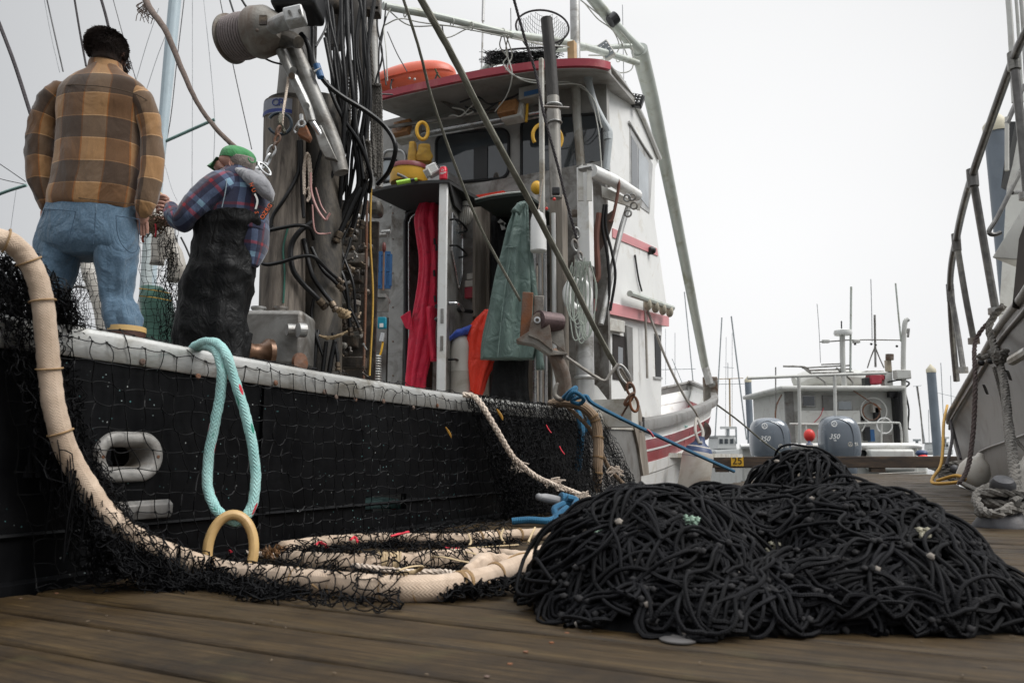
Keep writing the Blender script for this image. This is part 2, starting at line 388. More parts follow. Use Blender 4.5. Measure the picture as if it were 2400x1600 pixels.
def fabric(name, col, rough=.85, var=.15, wsc=8, wst=.55, sheen=.2, spec=.5, wet=0.0, dirt=None):
    m, t, b = newmat(name); co = coords(t); f = noise(t, co, 5, 5, .6)
    c = ramp(t, f, [(.3, mx(col, 1-var)), (.7, mx(col, 1+var))])
    if dirt: c = mix(t, ramp(t, noise(t, co, 9, 6, .7), [(.56, (0, 0, 0)), (.72, (.8, .8, .8))]), c, dirt)
    L(t, c, b.inputs['Base Color']); b.inputs['Roughness'].default_value = rough; b.inputs['Sheen Weight'].default_value = sheen
    b.inputs['Sheen Roughness'].default_value = .6; b.inputs['Specular IOR Level'].default_value = spec
    wrinkle(t, b, co, wsc, wst); return m
REDCLOTH = fabric('crimson_coated_fabric', (.72, .010, .055), .55, .14, dirt=(.25, .02, .035), sheen=.1)
ORCLOTH = fabric('orange_coated_fabric', (.85, .040, .010), .5, .1, sheen=.1)
GREENCLOTH = fabric('grey_green_coated_fabric', (.10, .155, .135), .5, .14, sheen=.1)
BLACKCLOTH = fabric('black_coated_fabric', (.0045, .0047, .005), .55, .2, sheen=0, spec=.25, wst=.35, wsc=15)
BLUECLOTH = fabric('blue_fabric', (.02, .07, .42), .6, .1)
HOODIE = fabric('grey_fleece', (.20, .20, .215), .95, .15, sheen=.5)
GREENCAP = fabric('green_cap_cloth', (.03, .22, .06), .8, .12)
GREENNET = fabric('green_net_bag', (.035, .10, .075), .9, .35)
def ropemat(name, c1, c2, fleck=None, scu=60, tw=6.0, bst=.7, kind='braid', rough=.85, dkv=.86, sheen=.12, spec=.4, fst=.6, fsc=140, stain=.0):
    m, t, b = newmat(name); co = coords(t, (1, 1, 1), uv=True, rand=False)
    oc = coords(t); base = ramp(t, noise(t, oc, 9, 5, .65), [(.3, c1), (.7, c2)])
    if stain: base = mix(t, ramp(t, noise(t, oc, 17, 6, .7), [(.5, (0, 0, 0)), (.75, (stain, stain, stain))]), base, mx(c1, .55)); base = mix(t, ramp(t, noise(t, oc, 5, 3, .6), [(.45, (0, 0, 0)), (.7, (stain, stain, stain))]), base, mx(c1, .75))
    # woven relief: two crossing diagonal waves in (length, turn)
    def wave(sx, sy):
        mp = t.nodes.new('ShaderNodeMapping'); mp.inputs['Scale'].default_value = (1, 1, 1); L(t, co, mp.inputs['Vector'])
        sep = t.nodes.new('ShaderNodeSeparateXYZ'); L(t, mp.outputs[0], sep.inputs[0])
        a = t.nodes.new('ShaderNodeMath'); a.operation = 'MULTIPLY'; a.inputs[1].default_value = sx; L(t, sep.outputs[0], a.inputs[0])
        c = t.nodes.new('ShaderNodeMath'); c.operation = 'MULTIPLY_ADD'; c.inputs[1].default_value = sy; L(t, sep.outputs[1], c.inputs[0]); L(t, a.outputs[0], c.inputs[2])
        s_ = t.nodes.new('ShaderNodeMath'); s_.operation = 'SINE'; L(t, c.outputs[0], s_.inputs[0]); return s_.outputs[0]
    w1 = wave(scu*2, 6.2832*tw)
    if kind == 'braid':
        w2 = wave(scu*2, -6.2832*tw); mm = t.nodes.new('ShaderNodeMath'); mm.operation = 'MULTIPLY'; L(t, w1, mm.inputs[0]); L(t, w2, mm.inputs[1]); h = mm.outputs[0]
    elif kind == 'chevron':
        sp = t.nodes.new('ShaderNodeSeparateXYZ'); L(t, co, sp.inputs[0]); pp = t.nodes.new('ShaderNodeMath'); pp.operation = 'PINGPONG'; pp.inputs[1].default_value = .5/tw; L(t, sp.outputs[1], pp.inputs[0])
        a = t.nodes.new('ShaderNodeMath'); a.operation = 'MULTIPLY'; a.inputs[1].default_value = scu*2; L(t, sp.outputs[0], a.inputs[0])
        c_ = t.nodes.new('ShaderNodeMath'); c_.operation = 'MULTIPLY_ADD'; c_.inputs[1].default_value = 14*tw; L(t, pp.outputs[0], c_.inputs[0]); L(t, a.outputs[0], c_.inputs[2])
        s_ = t.nodes.new('ShaderNodeMath'); s_.operation = 'SINE'; L(t, c_.outputs[0], s_.inputs[0]); h = s_.outputs[0]
    else: h = w1
    dk = ramp(t, h, [(0, (dkv, dkv, dkv)), (.6, (1, 1, 1))]); base = mix(t, 1.0, base, dk, 'MULTIPLY')
    if fleck:
        ff = noise(t, co, 55, 1); 
        vo = t.nodes.new('ShaderNodeTexVoronoi'); vo.inputs['Scale'].default_value = 1.0
        mp = t.nodes.new('ShaderNodeMapping'); mp.inputs['Scale'].default_value = (11, 4.0, 1); L(t, co, mp.inputs['Vector']); L(t, mp.outputs[0], vo.inputs['Vector'])
        sel = ramp(t, vo.outputs['Distance'], [(.22, (1, 1, 1)), (.27, (0, 0, 0))])
        sep = t.nodes.new('ShaderNodeSeparateColor'); L(t, vo.outputs['Color'], sep.inputs[0])
        fc = ramp(t, sep.outputs[0], [(.45, fleck[0]), (.5, fleck[1])])
        gate = ramp(t, sep.outputs[1], [(.5, (0, 0, 0)), (.55, (1, 1, 1))]); sg = mix(t, 1.0, sel, gate, 'MULTIPLY')
        base = mix(t, sg, base, fc)
    L(t, base, b.inputs['Base Color']); b.inputs['Roughness'].default_value = rough; b.inputs['Sheen Weight'].default_value = sheen; b.inputs['Specular IOR Level'].default_value = spec
    sm = t.nodes.new('ShaderNodeMath'); sm.operation = 'MULTIPLY_ADD'; sm.inputs[1].default_value = fst; L(t, noise(t, oc, fsc, 4), sm.inputs[0]); L(t, h, sm.inputs[2])
    bump(t, b, sm.outputs[0], bst, .004); return m
CORK = ropemat('tan_woven_sleeve', (.42, .31, .22), (.66, .52, .40), scu=330, tw=11, bst=.24, dkv=.975, kind='chevron', fst=2.2, fsc=110, stain=.45)
CORKD = ropemat('dirty_tan_sleeve', (.26, .17, .10), (.42, .30, .20), scu=210, tw=7, bst=.8)
AQUA = ropemat('aqua_braided_rope', (.26, .52, .50), (.42, .66, .63), fleck=((.55, .03, .05), (.01, .22, .14)), scu=215, tw=5, bst=.4, kind='chevron', dkv=.93, fst=1.6, fsc=100, stain=.4)
CREAMROPE = ropemat('cream_laid_rope', (.52, .42, .34), (.70, .60, .50), scu=150, tw=1, kind='laid', bst=.3)
BLUEROPE = ropemat('blue_rope', (.012, .085, .17), (.025, .15, .27), scu=150, tw=3, bst=.4)
GREYROPE = ropemat('grey_laid_rope', (.085, .078, .068), (.18, .165, .145), scu=150, tw=1, kind='laid', bst=.3)
MUDROPE = ropemat('mossy_rope', (.10, .095, .065), (.26, .25, .20), scu=170, tw=3, bst=.7)
DARKROPE = ropemat('dark_line', (.035, .03, .032), (.08, .07, .075), scu=150, tw=2, kind='laid')
LINEROPE = ropemat('pale_line', (.30, .28, .25), (.44, .41, .37), scu=200, tw=3, bst=.3)
WHITELINE = mat('pale_cord', (.5, .5, .46), .8, 0, .12, 20)
TWINE = mat('black_twine', (.003, .003, .0036), .7, 0, .35, 14, .1, 80, spec=.12)
NETTW = mat('charcoal_twine', (.004, .004, .0045), .6, 0, .35, 14, .1, 80, spec=.22)
PILETW = ropemat('black_braided_twine', (.0025, .0025, .003), (.009, .009, .0115), scu=260, tw=4, bst=.35, rough=.7, sheen=0, spec=.16, dkv=.7)
WIRE = mat('dark_wire', (.05, .05, .052), .5, .3, .2)
WIREL = mat('pale_wire', (.32, .33, .34), .5, .3, .2)
GKNOT = mat('grey_knot', (.030, .029, .030), .8, 0, .5, 60, .3, 90, spec=.2)
KNOT = mat('bleached_knot_lint', (.26, .23, .20), .9, 0, .3, 60, .3, 90)
RINGC = mat('cream_nylon_ring', (.60, .40, .17), .42, 0, .12, 5, .05, 40, dirt=(.45, .28, .12), dirtamt=.3)
WEED = mat('brown_weed', (.10, .045, .012), .6, 0, .5, 30, .3, 60)
GREENWEED = mat('green_weed', (.06, .075, .02), .7, 0, .4, 30, .3, 60)
BOLLARD = mat('grey_cast_iron', (.055, .055, .06), .55, .35, .3, 12, .2, 70, dirt=(.05, .045, .045), dirtamt=.5)
PILING = mat('hazed_blue_grey_piling', (.17, .20, .235), .5, .1, .15, 3, .05, 40, dirt=(.19, .22, .25), dirtamt=.3, stretch=(1, 1, .5))  # blue-grey paled so the colour carries distance haze
PILECAP = mat('cream_piling_cap', (.56, .51, .38), .6, 0, .1, 4, .05, 30)
SKIN = mat('skin', (.46, .25, .19), .55, 0, .12, 18, .15, 120)
HAIR = mat('dark_brown_hair', (.024, .013, .009), .75, 0, .4, 40, .5, 150, stretch=(1, 1, .3))
HAIRG = mat('grey_hair', (.20, .17, .15), .8, 0, .3, 60, .6, 160)
SPEC_W = mat('bleached_white', (.7, .7, .7), .6, 0, .05)
BOATW = mat('far_boat_grey', (.52, .52, .49), .5, .05, .08, 2, .02, 20, dirt=(.40, .38, .35), dirtamt=.3)
BOATP = mat('right_hull_paint', (.27, .26, .245), .4, .15, .10, 1.2, .05, 8, dirt=(.21, .19, .17), dirtamt=.35)
ENG = mat('hazed_blue_grey_cowl', (.125, .145, .17), .25, .1, .08, 2, 0, coat=.5)  # cowl colour lightened to paint in haze over distance
BUOYR = mat('red_buoy', (.75, .05, .04), .4, 0, .1)
FENDB = mat('fender_blue', (.03, .055, .14), .45, 0, .1)
# black coated hull with specks of net lint
def hullmat():
    m, t, b = newmat('black_hull_plate'); co = coords(t, rand=False)
    f = noise(t, co, 2.2, 8, .65, .5); c = ramp(t, f, [(.3, (.0015, .0015, .002)), (.75, (.007, .0072, .008))])
    st = coords(t, (7, 7, .9), rand=False); c = mix(t, ramp(t, noise(t, st, 5, 6, .6), [(.55, (0, 0, 0)), (.8, (.5, .5, .5))]), c, (.013, .0135, .015))
    vo = t.nodes.new('ShaderNodeTexVoronoi'); vo.inputs['Scale'].default_value = 34; L(t, co, vo.inputs['Vector'])
    d = ramp(t, vo.outputs['Distance'], [(.07, (1, 1, 1)), (.11, (0, 0, 0))])
    g = ramp(t, noise(t, co, 3.0, 3), [(.46, (0, 0, 0)), (.6, (1, 1, 1))]); sel = mix(t, 1.0, d, g, 'MULTIPLY')
    sep = t.nodes.new('ShaderNodeSeparateColor'); L(t, vo.outputs['Color'], sep.inputs[0])
    pc = ramp(t, sep.outputs[0], [(.3, (.12, .30, .30)), (.8, (.42, .44, .42))]); c = mix(t, sel, c, pc)
    L(t, c, b.inputs['Base Color']); rr = ramp(t, noise(t, co, 6, 5), [(.3, (.28, .28, .28)), (.7, (.55, .55, .55))]); L(t, rr, b.inputs['Roughness'])
    b.inputs['Specular IOR Level'].default_value = .13; bump(t, b, noise(t, co, 12, 6), .25, .01); return m
HULL = hullmat()
# plaids: bands in UV metres
def plaid(name, ground, bands, period, bst=.2, warp=.006, gain=1.0):
    m, t, b = newmat(name); uv = coords(t, uv=True, rand=False); oc = coords(t, rand=False)
    nz = t.nodes.new('ShaderNodeTexNoise'); nz.inputs['Scale'].default_value = 7; L(t, oc, nz.inputs['Vector'])
    ad = t.nodes.new('ShaderNodeVectorMath'); ad.operation = 'MULTIPLY_ADD'; ad.inputs[1].default_value = (warp, warp, 0); L(t, nz.outputs['Color'], ad.inputs[0]); L(t, uv, ad.inputs[2])
    sep = t.nodes.new('ShaderNodeSeparateXYZ'); L(t, ad.outputs[0], sep.inputs[0])
    cols = []
    for ax in (0, 1):
        d = t.nodes.new('ShaderNodeMath'); d.operation = 'DIVIDE'; d.inputs[1].default_value = period; L(t, sep.outputs[ax], d.inputs[0])
        fr = t.nodes.new('ShaderNodeMath'); fr.operation = 'FRACT'; L(t, d.outputs[0], fr.inputs[0])
        r = t.nodes.new('ShaderNodeValToRGB'); r.color_ramp.interpolation = 'CONSTANT'; L(t, fr.outputs[0], r.inputs[0])
        e = r.color_ramp.elements; bs = bands[ax]; e[0].position = 0; e[0].color = (*bs[0][1], 1)
        e[1].position = bs[1][0]; e[1].color = (*bs[1][1], 1)
        for p, c in bs[2:]: q = e.new(p); q.color = (*c, 1)
        cols.append(r.outputs[0])
    c = mix(t, 1.0, cols[0], cols[1], 'MULTIPLY'); sc_ = t.nodes.new('ShaderNodeVectorMath'); sc_.operation = 'SCALE'; sc_.inputs['Scale'].default_value = gain; L(t, c, sc_.inputs[0]); c = sc_.outputs[0]
    c = mix(t, .35, c, mix(t, 1.0, ramp(t, noise(t, oc, 60, 4), [(.3, (.8, .8, .8)), (.7, (1.2, 1.2, 1.2))]), c, 'MULTIPLY'))
    L(t, c, b.inputs['Base Color']); b.inputs['Roughness'].default_value = .95; b.inputs['Sheen Weight'].default_value = .3
    wrinkle(t, b, oc, 5, .4, 200, bst); return m
tn, br, dk, or_, lt = (.34, .20, .09), (.13, .075, .03), (.035, .028, .026), (.42, .17, .03), (.50, .36, .25)
PLAID1 = plaid('tan_brown_plaid_flannel', tn, (
    [(0, (1.0, .64, .34)), (.43, (.80, .34, .08)), (.46, (.40, .22, .10)), (.92, (.80, .34, .08)), (.95, (1.0, .64, .34))],
    [(0, (.72, .60, .44)), (.46, (1.15, 1.05, .95)), (.48, (.30, .28, .28)), (.96, (1.15, 1.05, .95)), (.98, (.72, .60, .44))]), .225, gain=.40)
nv, sl, rd_, wt = (.014, .018, .045), (.14, .20, .25), (.20, .008, .022), (.34, .44, .50)
PLAID2 = plaid('navy_red_plaid_flannel', nv, (
    [(0, (.20, .22, .34)), (.28, (.62, .80, .92)), (.48, (.20, .22, .34)), (.64, (.75, .14, .20)), (.74, (.20, .22, .34))],
    [(0, (.20, .22, .34)), (.30, (.62, .80, .92)), (.46, (.20, .22, .34)), (.68, (.75, .14, .20)), (.78, (.20, .22, .34))]), .175, gain=.5)
def denim():
    m, t, b = newmat('blue_denim'); oc = coords(t, rand=False)
    c = ramp(t, noise(t, oc, 4, 6, .6), [(.3, (.045, .095, .15)), (.7, (.095, .165, .225))])
    c = mix(t, .5, c, ramp(t, noise(t, oc, 120, 3), [(.35, (.05, .095, .15)), (.65, (.12, .18, .25))]))
    L(t, c, b.inputs['Base Color']); b.inputs['Roughness'].default_value = .9; b.inputs['Sheen Weight'].default_value = .2
    wrinkle(t, b, oc, 8, .6, 220, .3); return m
DENIM = denim(); DENIMS = mat('denim_seam', (.028, .055, .09), .9, 0, .2, 40)
BOOT = mat('brown_rubber_boot', (.07, .03, .02), .45, 0, .1); BOOTB = mat('cream_boot_band', (.55, .36, .14), .5, 0, .1)
# dock boards: grain runs along local x
def planks():
    m, t, b = newmat('wet_dock_board'); co = coords(t, (1.2, 14, 14)); fine = coords(t, (3, 90, 90)); oc = coords(t, (1, 1, 1))
    base = ramp(t, noise(t, co, 1.6, 8, .65, .8), [(.25, (.008, .0045, .002)), (.48, (.036, .024, .012)), (.62, (.066, .045, .020)), (.80, (.13, .098, .056))])
    c = mix(t, .5, base, ramp(t, noise(t, fine, 1.3, 6, .7), [(.36, (.008, .005, .002)), (.64, (.11, .080, .045))]))
    c = mix(t, ramp(t, noise(t, oc, 2.2, 6, .7), [(.48, (0, 0, 0)), (.68, (.85, .85, .85))]), c, (.014, .010, .007))
    c = mix(t, ramp(t, noise(t, oc, 3.3, 5, .6), [(.6, (0, 0, 0)), (.8, (.5, .5, .5))]), c, (.10, .095, .045))
    oi = t.nodes.new('ShaderNodeObjectInfo'); v = ramp(t, oi.outputs['Random'], [(0, (.82, .72, .56)), (1, (1.0, .92, .74))])
    c = mix(t, 1.0, c, v, 'MULTIPLY'); L(t, c, b.inputs['Base Color'])
    rr = ramp(t, noise(t, oc, 3.0, 5, .6), [(.35, (.42, .42, .42)), (.65, (.75, .75, .75))]); L(t, rr, b.inputs['Roughness']); b.inputs['Specular IOR Level'].default_value = .28
    h = t.nodes.new('ShaderNodeMath'); h.operation = 'ADD'; L(t, noise(t, co, 2.5, 8, .7), h.inputs[0]); L(t, noise(t, fine, 1.5, 4, .6), h.inputs[1])
    bump(t, b, h.outputs[0], .55, .006); return m
PLANK = planks()
TIMBER = mat('dark_rail_timber', (.075, .048, .03), .75, 0, .4, 5, .4, 30, dirt=(.03, .022, .018), dirtamt=.5, stretch=(.4, 3, 3))
OLDWOOD = mat('weathered_mast_wood', (.20, .17, .14), .8, 0, .4, 6, .6, 30, dirt=(.055, .045, .038), dirtamt=.55, dsc=5, stretch=(3, 3, .35))
GREYWOOD = mat('grey_pole', (.21, .20, .185), .7, .05, .25, 6, .4, 40, dirt=(.10, .085, .07), dirtamt=.5, stretch=(2, 2, .3))
BOARD = mat('worn_board', (.30, .265, .225), .75, 0, .25, 6, .3, 40, dirt=(.16, .13, .10), dirtamt=.5, stretch=(2, 2, .3))
NEWWOOD = mat('new_pine_block', (.52, .34, .18), .7, 0, .2, 8, .1, 40)
def water():
    m, t, b = newmat('harbour_water'); co = coords(t, (1, 1, 1), rand=False)
    b.inputs['Base Color'].default_value = (.025, .032, .03, 1); b.inputs['Roughness'].default_value = .08; b.inputs['Specular IOR Level'].default_value = .6
    bump(t, b, noise(t, co, 1.6, 5, .6), .25, .1); return m
WATER = water()
# ================================================================ setting
def flat(name, z, x0, y0, x1, y1, m):
    mb = MB(); mb.add([(x0, y0, z), (x1, y0, z), (x1, y1, z), (x0, y1, z)], [(0, 1, 2, 3)])
    return mb.build(name, m, kind='structure', smooth=0)
flat('water', -0.55, -700, -300, 900, 1800, WATER)
dock = bpy.data.objects.new('dock', None); COL.objects.link(dock); setloc(dock, (0, 8, 0), None); dock['kind'] = 'structure'
T_L, T_R = -0.08, -3.12
mb = MB()
for t in (T_L-.06, -1.7, T_R+.06): mb.box(B(10.5, t, -.16), (22.4, .1, .22), (U, INN, Z))
for s in (21.7,): mb.box(B(s, (T_L+T_R)/2, -.16), (.09, 3.2, .22), (U, INN, Z))
mb.build('joist', TIMBER, dock)
mb = MB(); mb.box(B(10.5, (T_L+T_R)/2, -.42), (22.0, 3.0, .34), (U, INN, Z)); mb.build('float', mat('grey_float', (.08, .08, .08), .8), dock)
plmesh = []
for k in range(7):
    mb = MB(); wd = .188-.003*(k % 3); n = 26; rs = np.random.RandomState(k)
    # board cross-section with eased edges, surface cupped and worn unevenly
    prof = [(-wd/2, -.045), (-wd/2, -.009), (-wd/2+.007, -.0012), (-wd/4, .0006*(k % 2)), (0, .0011*((k % 3)-1)), (wd/4, .0004), (wd/2-.007, -.0012), (wd/2, -.009), (wd/2, -.045)]
    V = []; ph = rs.rand(4)*6
    for i in range(n+1):
        x = -1.52+3.04*i/n
        for y, z in prof: V.append((x, y*(1+.012*math.sin(x*5+ph[0])), z+(.0011*math.sin(x*3.1+ph[1]+y*9)+.0007*math.sin(x*9+ph[2]-y*21) if z > -.04 else 0)))
    m_ = len(prof)
    F = [(i*m_+j, (i+1)*m_+j, (i+1)*m_+j+1, i*m_+j+1) for i in range(n) for j in range(m_-1)]
    F += [tuple(range(m_)), tuple(n*m_+j for j in range(m_))[::-1]]
    mb.add(V, F); me = mb.mesh('plank'); me.materials.append(PLANK); me.shade_smooth(); me.set_sharp_from_angle(angle=R(50)); plmesh.append(me)
ang = math.atan2(-INN[1], -INN[0]); s = -.75; k = 0
while s < 21.7:
    o = bpy.data.objects.new('plank', plmesh[k % 7]); COL.objects.link(o)
    setloc(o, B(s+.095, (T_L+T_R)/2+random.uniform(-.012, .012), random.uniform(-.0015, .0012)), dock)
    o.rotation_euler = (random.uniform(-.004, .004), 0, ang+(math.pi if random.random() < .5 else 0)+random.uniform(-.0012, .0012))
    s += .2025; k += 1
# screw heads on the nearest boards
mb = MB()
for i in range(14):
    for t in (T_L-.07, -1.7, T_R+.07):
        for q in (-.05, .05): mb.lathe(B(1.0+.1965*i+.095-.75+.75+q, t+random.uniform(-.01, .01), .0), Z, [(.0055, -.001), (.0055, .0012), (.003, .0018), (0, .0010)], 8)
mb.build('screw_head', RUST, dock, kind='stuff')
mb = MB(); rq = random.Random(77)
for i in range(150):
    p_ = B(rq.uniform(1.4, 5.5), rq.uniform(-3.0, -.15), .003); a_ = rq.uniform(0, 6.28); l_ = rq.uniform(.003, .012)
    mb.box(p_, (l_, rq.uniform(.001, .004), rq.uniform(.001, .003)), (vec((math.cos(a_), math.sin(a_), rq.uniform(-.1, .1))), vec((-math.sin(a_), math.cos(a_), 0)), Z))
mb.build('wood_chip', mat('pale_debris', (.16, .12, .08), .9, 0, .5, 30), dock, kind='stuff')
# end rail with the berth number
er = thing('bull_rail', 'long dark timber rail across the far end of the dock', 'dock rail', W(1950, 1100, 20.5))
a, b_ = W(1655, 1083, 21.2), W(2290, 1082, 20.2)
dr = unit(b_-a); ln = np.linalg.norm(b_-a); c = (a+b_)/2; pr = np.cross(Z, dr)
MB().box(c, (ln, .28, .30), (dr, pr, Z)).build('timber', TIMBER, er, bevel=.015)
for q in (.06, .35, .64, .93): MB().box(a+dr*ln*q-Z*.20, (.35, .24, .12), (dr, pr, Z)).build('block', TIMBER, er)
sg = MB().box(W(1728, 1080, 20.85)-pr*.0, (.32, .014, .26), (dr, pr, Z)).build('number_plate', YELLOW, er)
p = W(1728, 1080, 20.83)
text('25', 'number', BLACKP, p, dr, Z, .27, er, .004)
# hull position: seen plate
# ================================================================ the fishing boat
boat = thing('fishing_boat', 'seine boat with black side, aluminium rail and red-edged white wheelhouse, moored left of the dock', 'fishing boat', B(9, 1.65, -.5))
RP = [(245, 773), (408, 806), (735, 867), (1020, 915), (1265, 947), (1418, 964), (1500, 972)]
RS = [toB(Hp(px, py, 0)) for px, py in RP]
def zr(s): return float(np.interp(s, [r[0] for r in RS], [r[2] for r in RS]))
SA, SB, SCc = 0.4, 7.55, 9.05
def strip(mb, s0, s1, n, fn):     # fn(s) -> list of (t, z) cross-section points (closed)
    secs = [fn(s0+(s1-s0)*i/n) for i in range(n+1)]; m = len(secs[0])
    V = [B(s0+(s1-s0)*i/n, t, z) for i, sec in enumerate(secs) for t, z in sec]
    F = [(i*m+j, i*m+(j+1) % m, (i+1)*m+(j+1) % m, (i+1)*m+j) for i in range(n) for j in range(m)]
    F += [tuple(range(m))[::-1], tuple(n*m+j for j in range(m))]
    return mb.add(V, F)
def sidecut(name, s0, s1, t0, t1, zlo, zhi, m, holes=()):
    # plate with rectangular slots left open
    mb = MB(); cuts = sorted({s0, s1, *[h[0] for h in holes], *[h[1] for h in holes]})
    for a, b in zip(cuts[:-1], cuts[1:]):
        hh = [h for h in holes if h[0] <= a+1e-6 and h[1] >= b-1e-6]; n = max(1, int((b-a)/.4))
        if not hh: strip(mb, a, b, n, lambda s: [(t0, zlo(s)), (t0, zhi(s)), (t1, zhi(s)), (t1, zlo(s))])
        else:
            h = hh[0]
            strip(mb, a, b, n, lambda s: [(t0, zlo(s)), (t0, h[2]), (t1, h[2]), (t1, zlo(s))])
            strip(mb, a, b, n, lambda s: [(t0, h[3]), (t0, zhi(s)), (t1, zhi(s)), (t1, h[3])])
    return mb.build(name, m, boat, smooth=30)
def hole(px0, py0, px1, py1):
    a, b = toB(Hp(px0, py0, 0)), toB(Hp(px1, py1, 0)); return (a[0], b[0], min(a[2], b[2]), max(a[2], b[2]))
h1 = hole(857, 1163, 952, 1192); h2 = hole(1178, 1142, 1232, 1166)
fl0 = hole(262, 1040, 350, 1100)
sidecut('hull_side', SA, SB, 0, .035, lambda s: -.03, lambda s: zr(s)-.075, HULL, [h1, h2, fl0])
sidecut('water_sheen_lower_hull', SA, 9.2, .05, .12, lambda s: -.75, lambda s: -.035, WHITED)  # pale colour stands in for sky reflected on the water
sidecut('hull_panel', SB+.005, SCc, .006, .04, lambda s: .02, lambda s: zr(s)-.16, GREYP)
mb = MB(); strip(mb, SB, SCc, 4, lambda s: [(-.01, zr(s)-.16), (-.01, zr(s)-.01), (.10, zr(s)-.01), (.10, zr(s)-.16)]); mb.build('rail_panel', WHITED, boat)
def capsec(s):
    z = zr(s); d = .105
    return [(-.012, z-d), (-.016, z-d+.006), (-.016, z-.022), (-.008, z-.006), (.01, z), (.10, z), (.118, z-.008), (.12, z-.03), (.10, z-.04), (.02, z-.04), (.002, z-d)]
mb = MB(); strip(mb, SA, SB+.02, 30, capsec); mb.build('cap_rail', ALURAIL, boat, smooth=50)
bm_ = MB().lathe((0, 0, 0), -INN, [(.0, .006), (.007, .006), (.011, .004), (.012, 0)], 12).mesh('rail_bolt'); bm_.materials.append(RUST)
for px, py in [(333, 848), (463, 882), (645, 897), (760, 918), (787, 930), (832, 936), (898, 940), (968, 955), (1024, 950), (1130, 962)]:
    o = bpy.data.objects.new('rail_bolt', bm_); COL.objects.link(o); q = toB(Hp(px, py, -.016)); setloc(o, B(q[0], -.018, q[2]), boat)
# plate seams: battens proud of the black side
mb = MB(); q = toB(Hp(614, 1080, 0)); strip(mb, q[0]-.02, q[0]+.02, 1, lambda s: [(-.014, -.02), (-.014, zr(s)-.11), (0, zr(s)-.11), (0, -.02)]); mb.build('side_batten', HULL, boat)
zb = toB(Hp(900, 1208, 0))[2]
mb = MB(); strip(mb, SA, SB, 10, lambda s: [(-.010, .155), (-.016, .162), (-.010, .170), (0, .170), (0, .155)]); mb.build('rub_strip', HULL, boat)
mb = MB(); strip(mb, SA, SB, 10, lambda s: [(-.022, -.03), (-.022, .02), (0, .03), (0, -.03)]); mb.build('lower_strip', HULL, boat)
# weed fringe along the bottom edge
A_, B_ = [], []
for i in range(1500):
    s_ = random.uniform(1.9, 4.2) if random.random() < .7 else random.uniform(1.9, 7); p = B(s_, random.uniform(-.022, .01), -.028); A_.append(p); B_.append(p+vec((random.uniform(-.012, .012), random.uniform(-.012, .012), -random.uniform(.004, .028)**1)))
MB().twine(A_, B_, .0011).build('weed_fringe', GREENWEED, boat, kind='stuff')
# fairlead: an oblong cast fitting in the side
def fairlead(pxc, pyc, hw, hh, name='fairlead'):
    c = vec(Hp(pxc, pyc, -.012)); q = toB(c); s0 = q[0]; z0 = q[2]
    a = abs(toB(Hp(pxc+hw, pyc, 0))[0]-toB(Hp(pxc-hw, pyc, 0))[0])/2; b = PX(hh, c[1])
    prof = [(-.0, .030), (.42, .028), (.60, .018), (.74, -.004), (.80, -.014), (.90, -.014), (1.0, -.008), (1.02, .012)]  # (inner->outer fraction, t)
    prof = [(.34, .10), (.34, .03), (.38, .006), (.47, -.012), (.60, -.020), (.78, -.021), (.93, -.017), (.99, -.008), (1.0, .012)]
    n = 56; V = []
    for f, t in prof:
        for j in range(n):
            th = 2*math.pi*(j+.5)/n; r = min(a, b); ex = a-r
            ro = r*(1-(1-f)*.92); cx = math.copysign(abs(math.cos(th))**.85, math.cos(th)); sx = math.copysign(abs(math.sin(th))**.85, math.sin(th))
            V.append(B(s0+ex*math.copysign(1, math.cos(th))+ro*math.cos(th), t, z0+ro*math.sin(th)))
    m_ = len(prof); F = [(i*n+j, i*n+(j+1) % n, (i+1)*n+(j+1) % n, (i+1)*n+j) for i in range(m_-1) for j in range(n)]
    o = MB().add(V, F).build(name, mat('dull_cast_rim', (.27, .26, .245), .55, .1, .2, 14, .2, 60, dirt=(.15, .12, .09), dirtamt=.4), boat, smooth=50)
    for sg_ in (-1, 1):
        MB().lathe(B(s0+sg_*(a*.80), -.020, z0), -INN, [(.006, -.004), (.006, .002), (.003, .003), (0, .001)], 10).build('screw', RUST, o)
fairlead(305, 1070, 80, 58)
MB().box(B(toB(Hp(305, 1070, .3))[0], .32, .52), (.5, .02, .3), (U, INN, Z)).build('inner_plate', ALU, boat)
q = toB(Hp(330, 1196, 0)); 
mb = MB(); strip(mb, toB(Hp(262, 1196, 0))[0], toB(Hp(392, 1196, 0))[0], 1, lambda s: [(-.02, q[2]-.03), (-.03, q[2]-.01), (-.03, q[2]+.02), (-.01, q[2]+.035), (.0, q[2]+.035), (0, q[2]-.03)]); mb.build('step_plate', GREYP, boat, bevel=.004)
# inboard: bulwark inner face, decks
mb = MB(); mb.box(B(3.6, 1.70, .55), (6.2, 3.1, .08), (U, INN, Z)); mb.build('work_deck', ALUD, boat)
mb = MB(); mb.box(B(11.5, 1.70, .42), (9.0, 3.0, .06), (U, INN, Z)); mb.build('main_deck', WHITED, boat)
mb = MB()
for t_ in (3.36,): strip(mb, SA, 9.0, 10, lambda s: [(t_, -.7), (t_, zr(s)-.12), (t_+.04, zr(s)-.12), (t_+.04, -.7)])
mb.build('port_side', HULL, boat)
mb = MB(); mb.box(B(SA, 1.7, .3), (.06, 3.3, .9), (U, INN, Z)); mb.build('transom', HULL, boat)
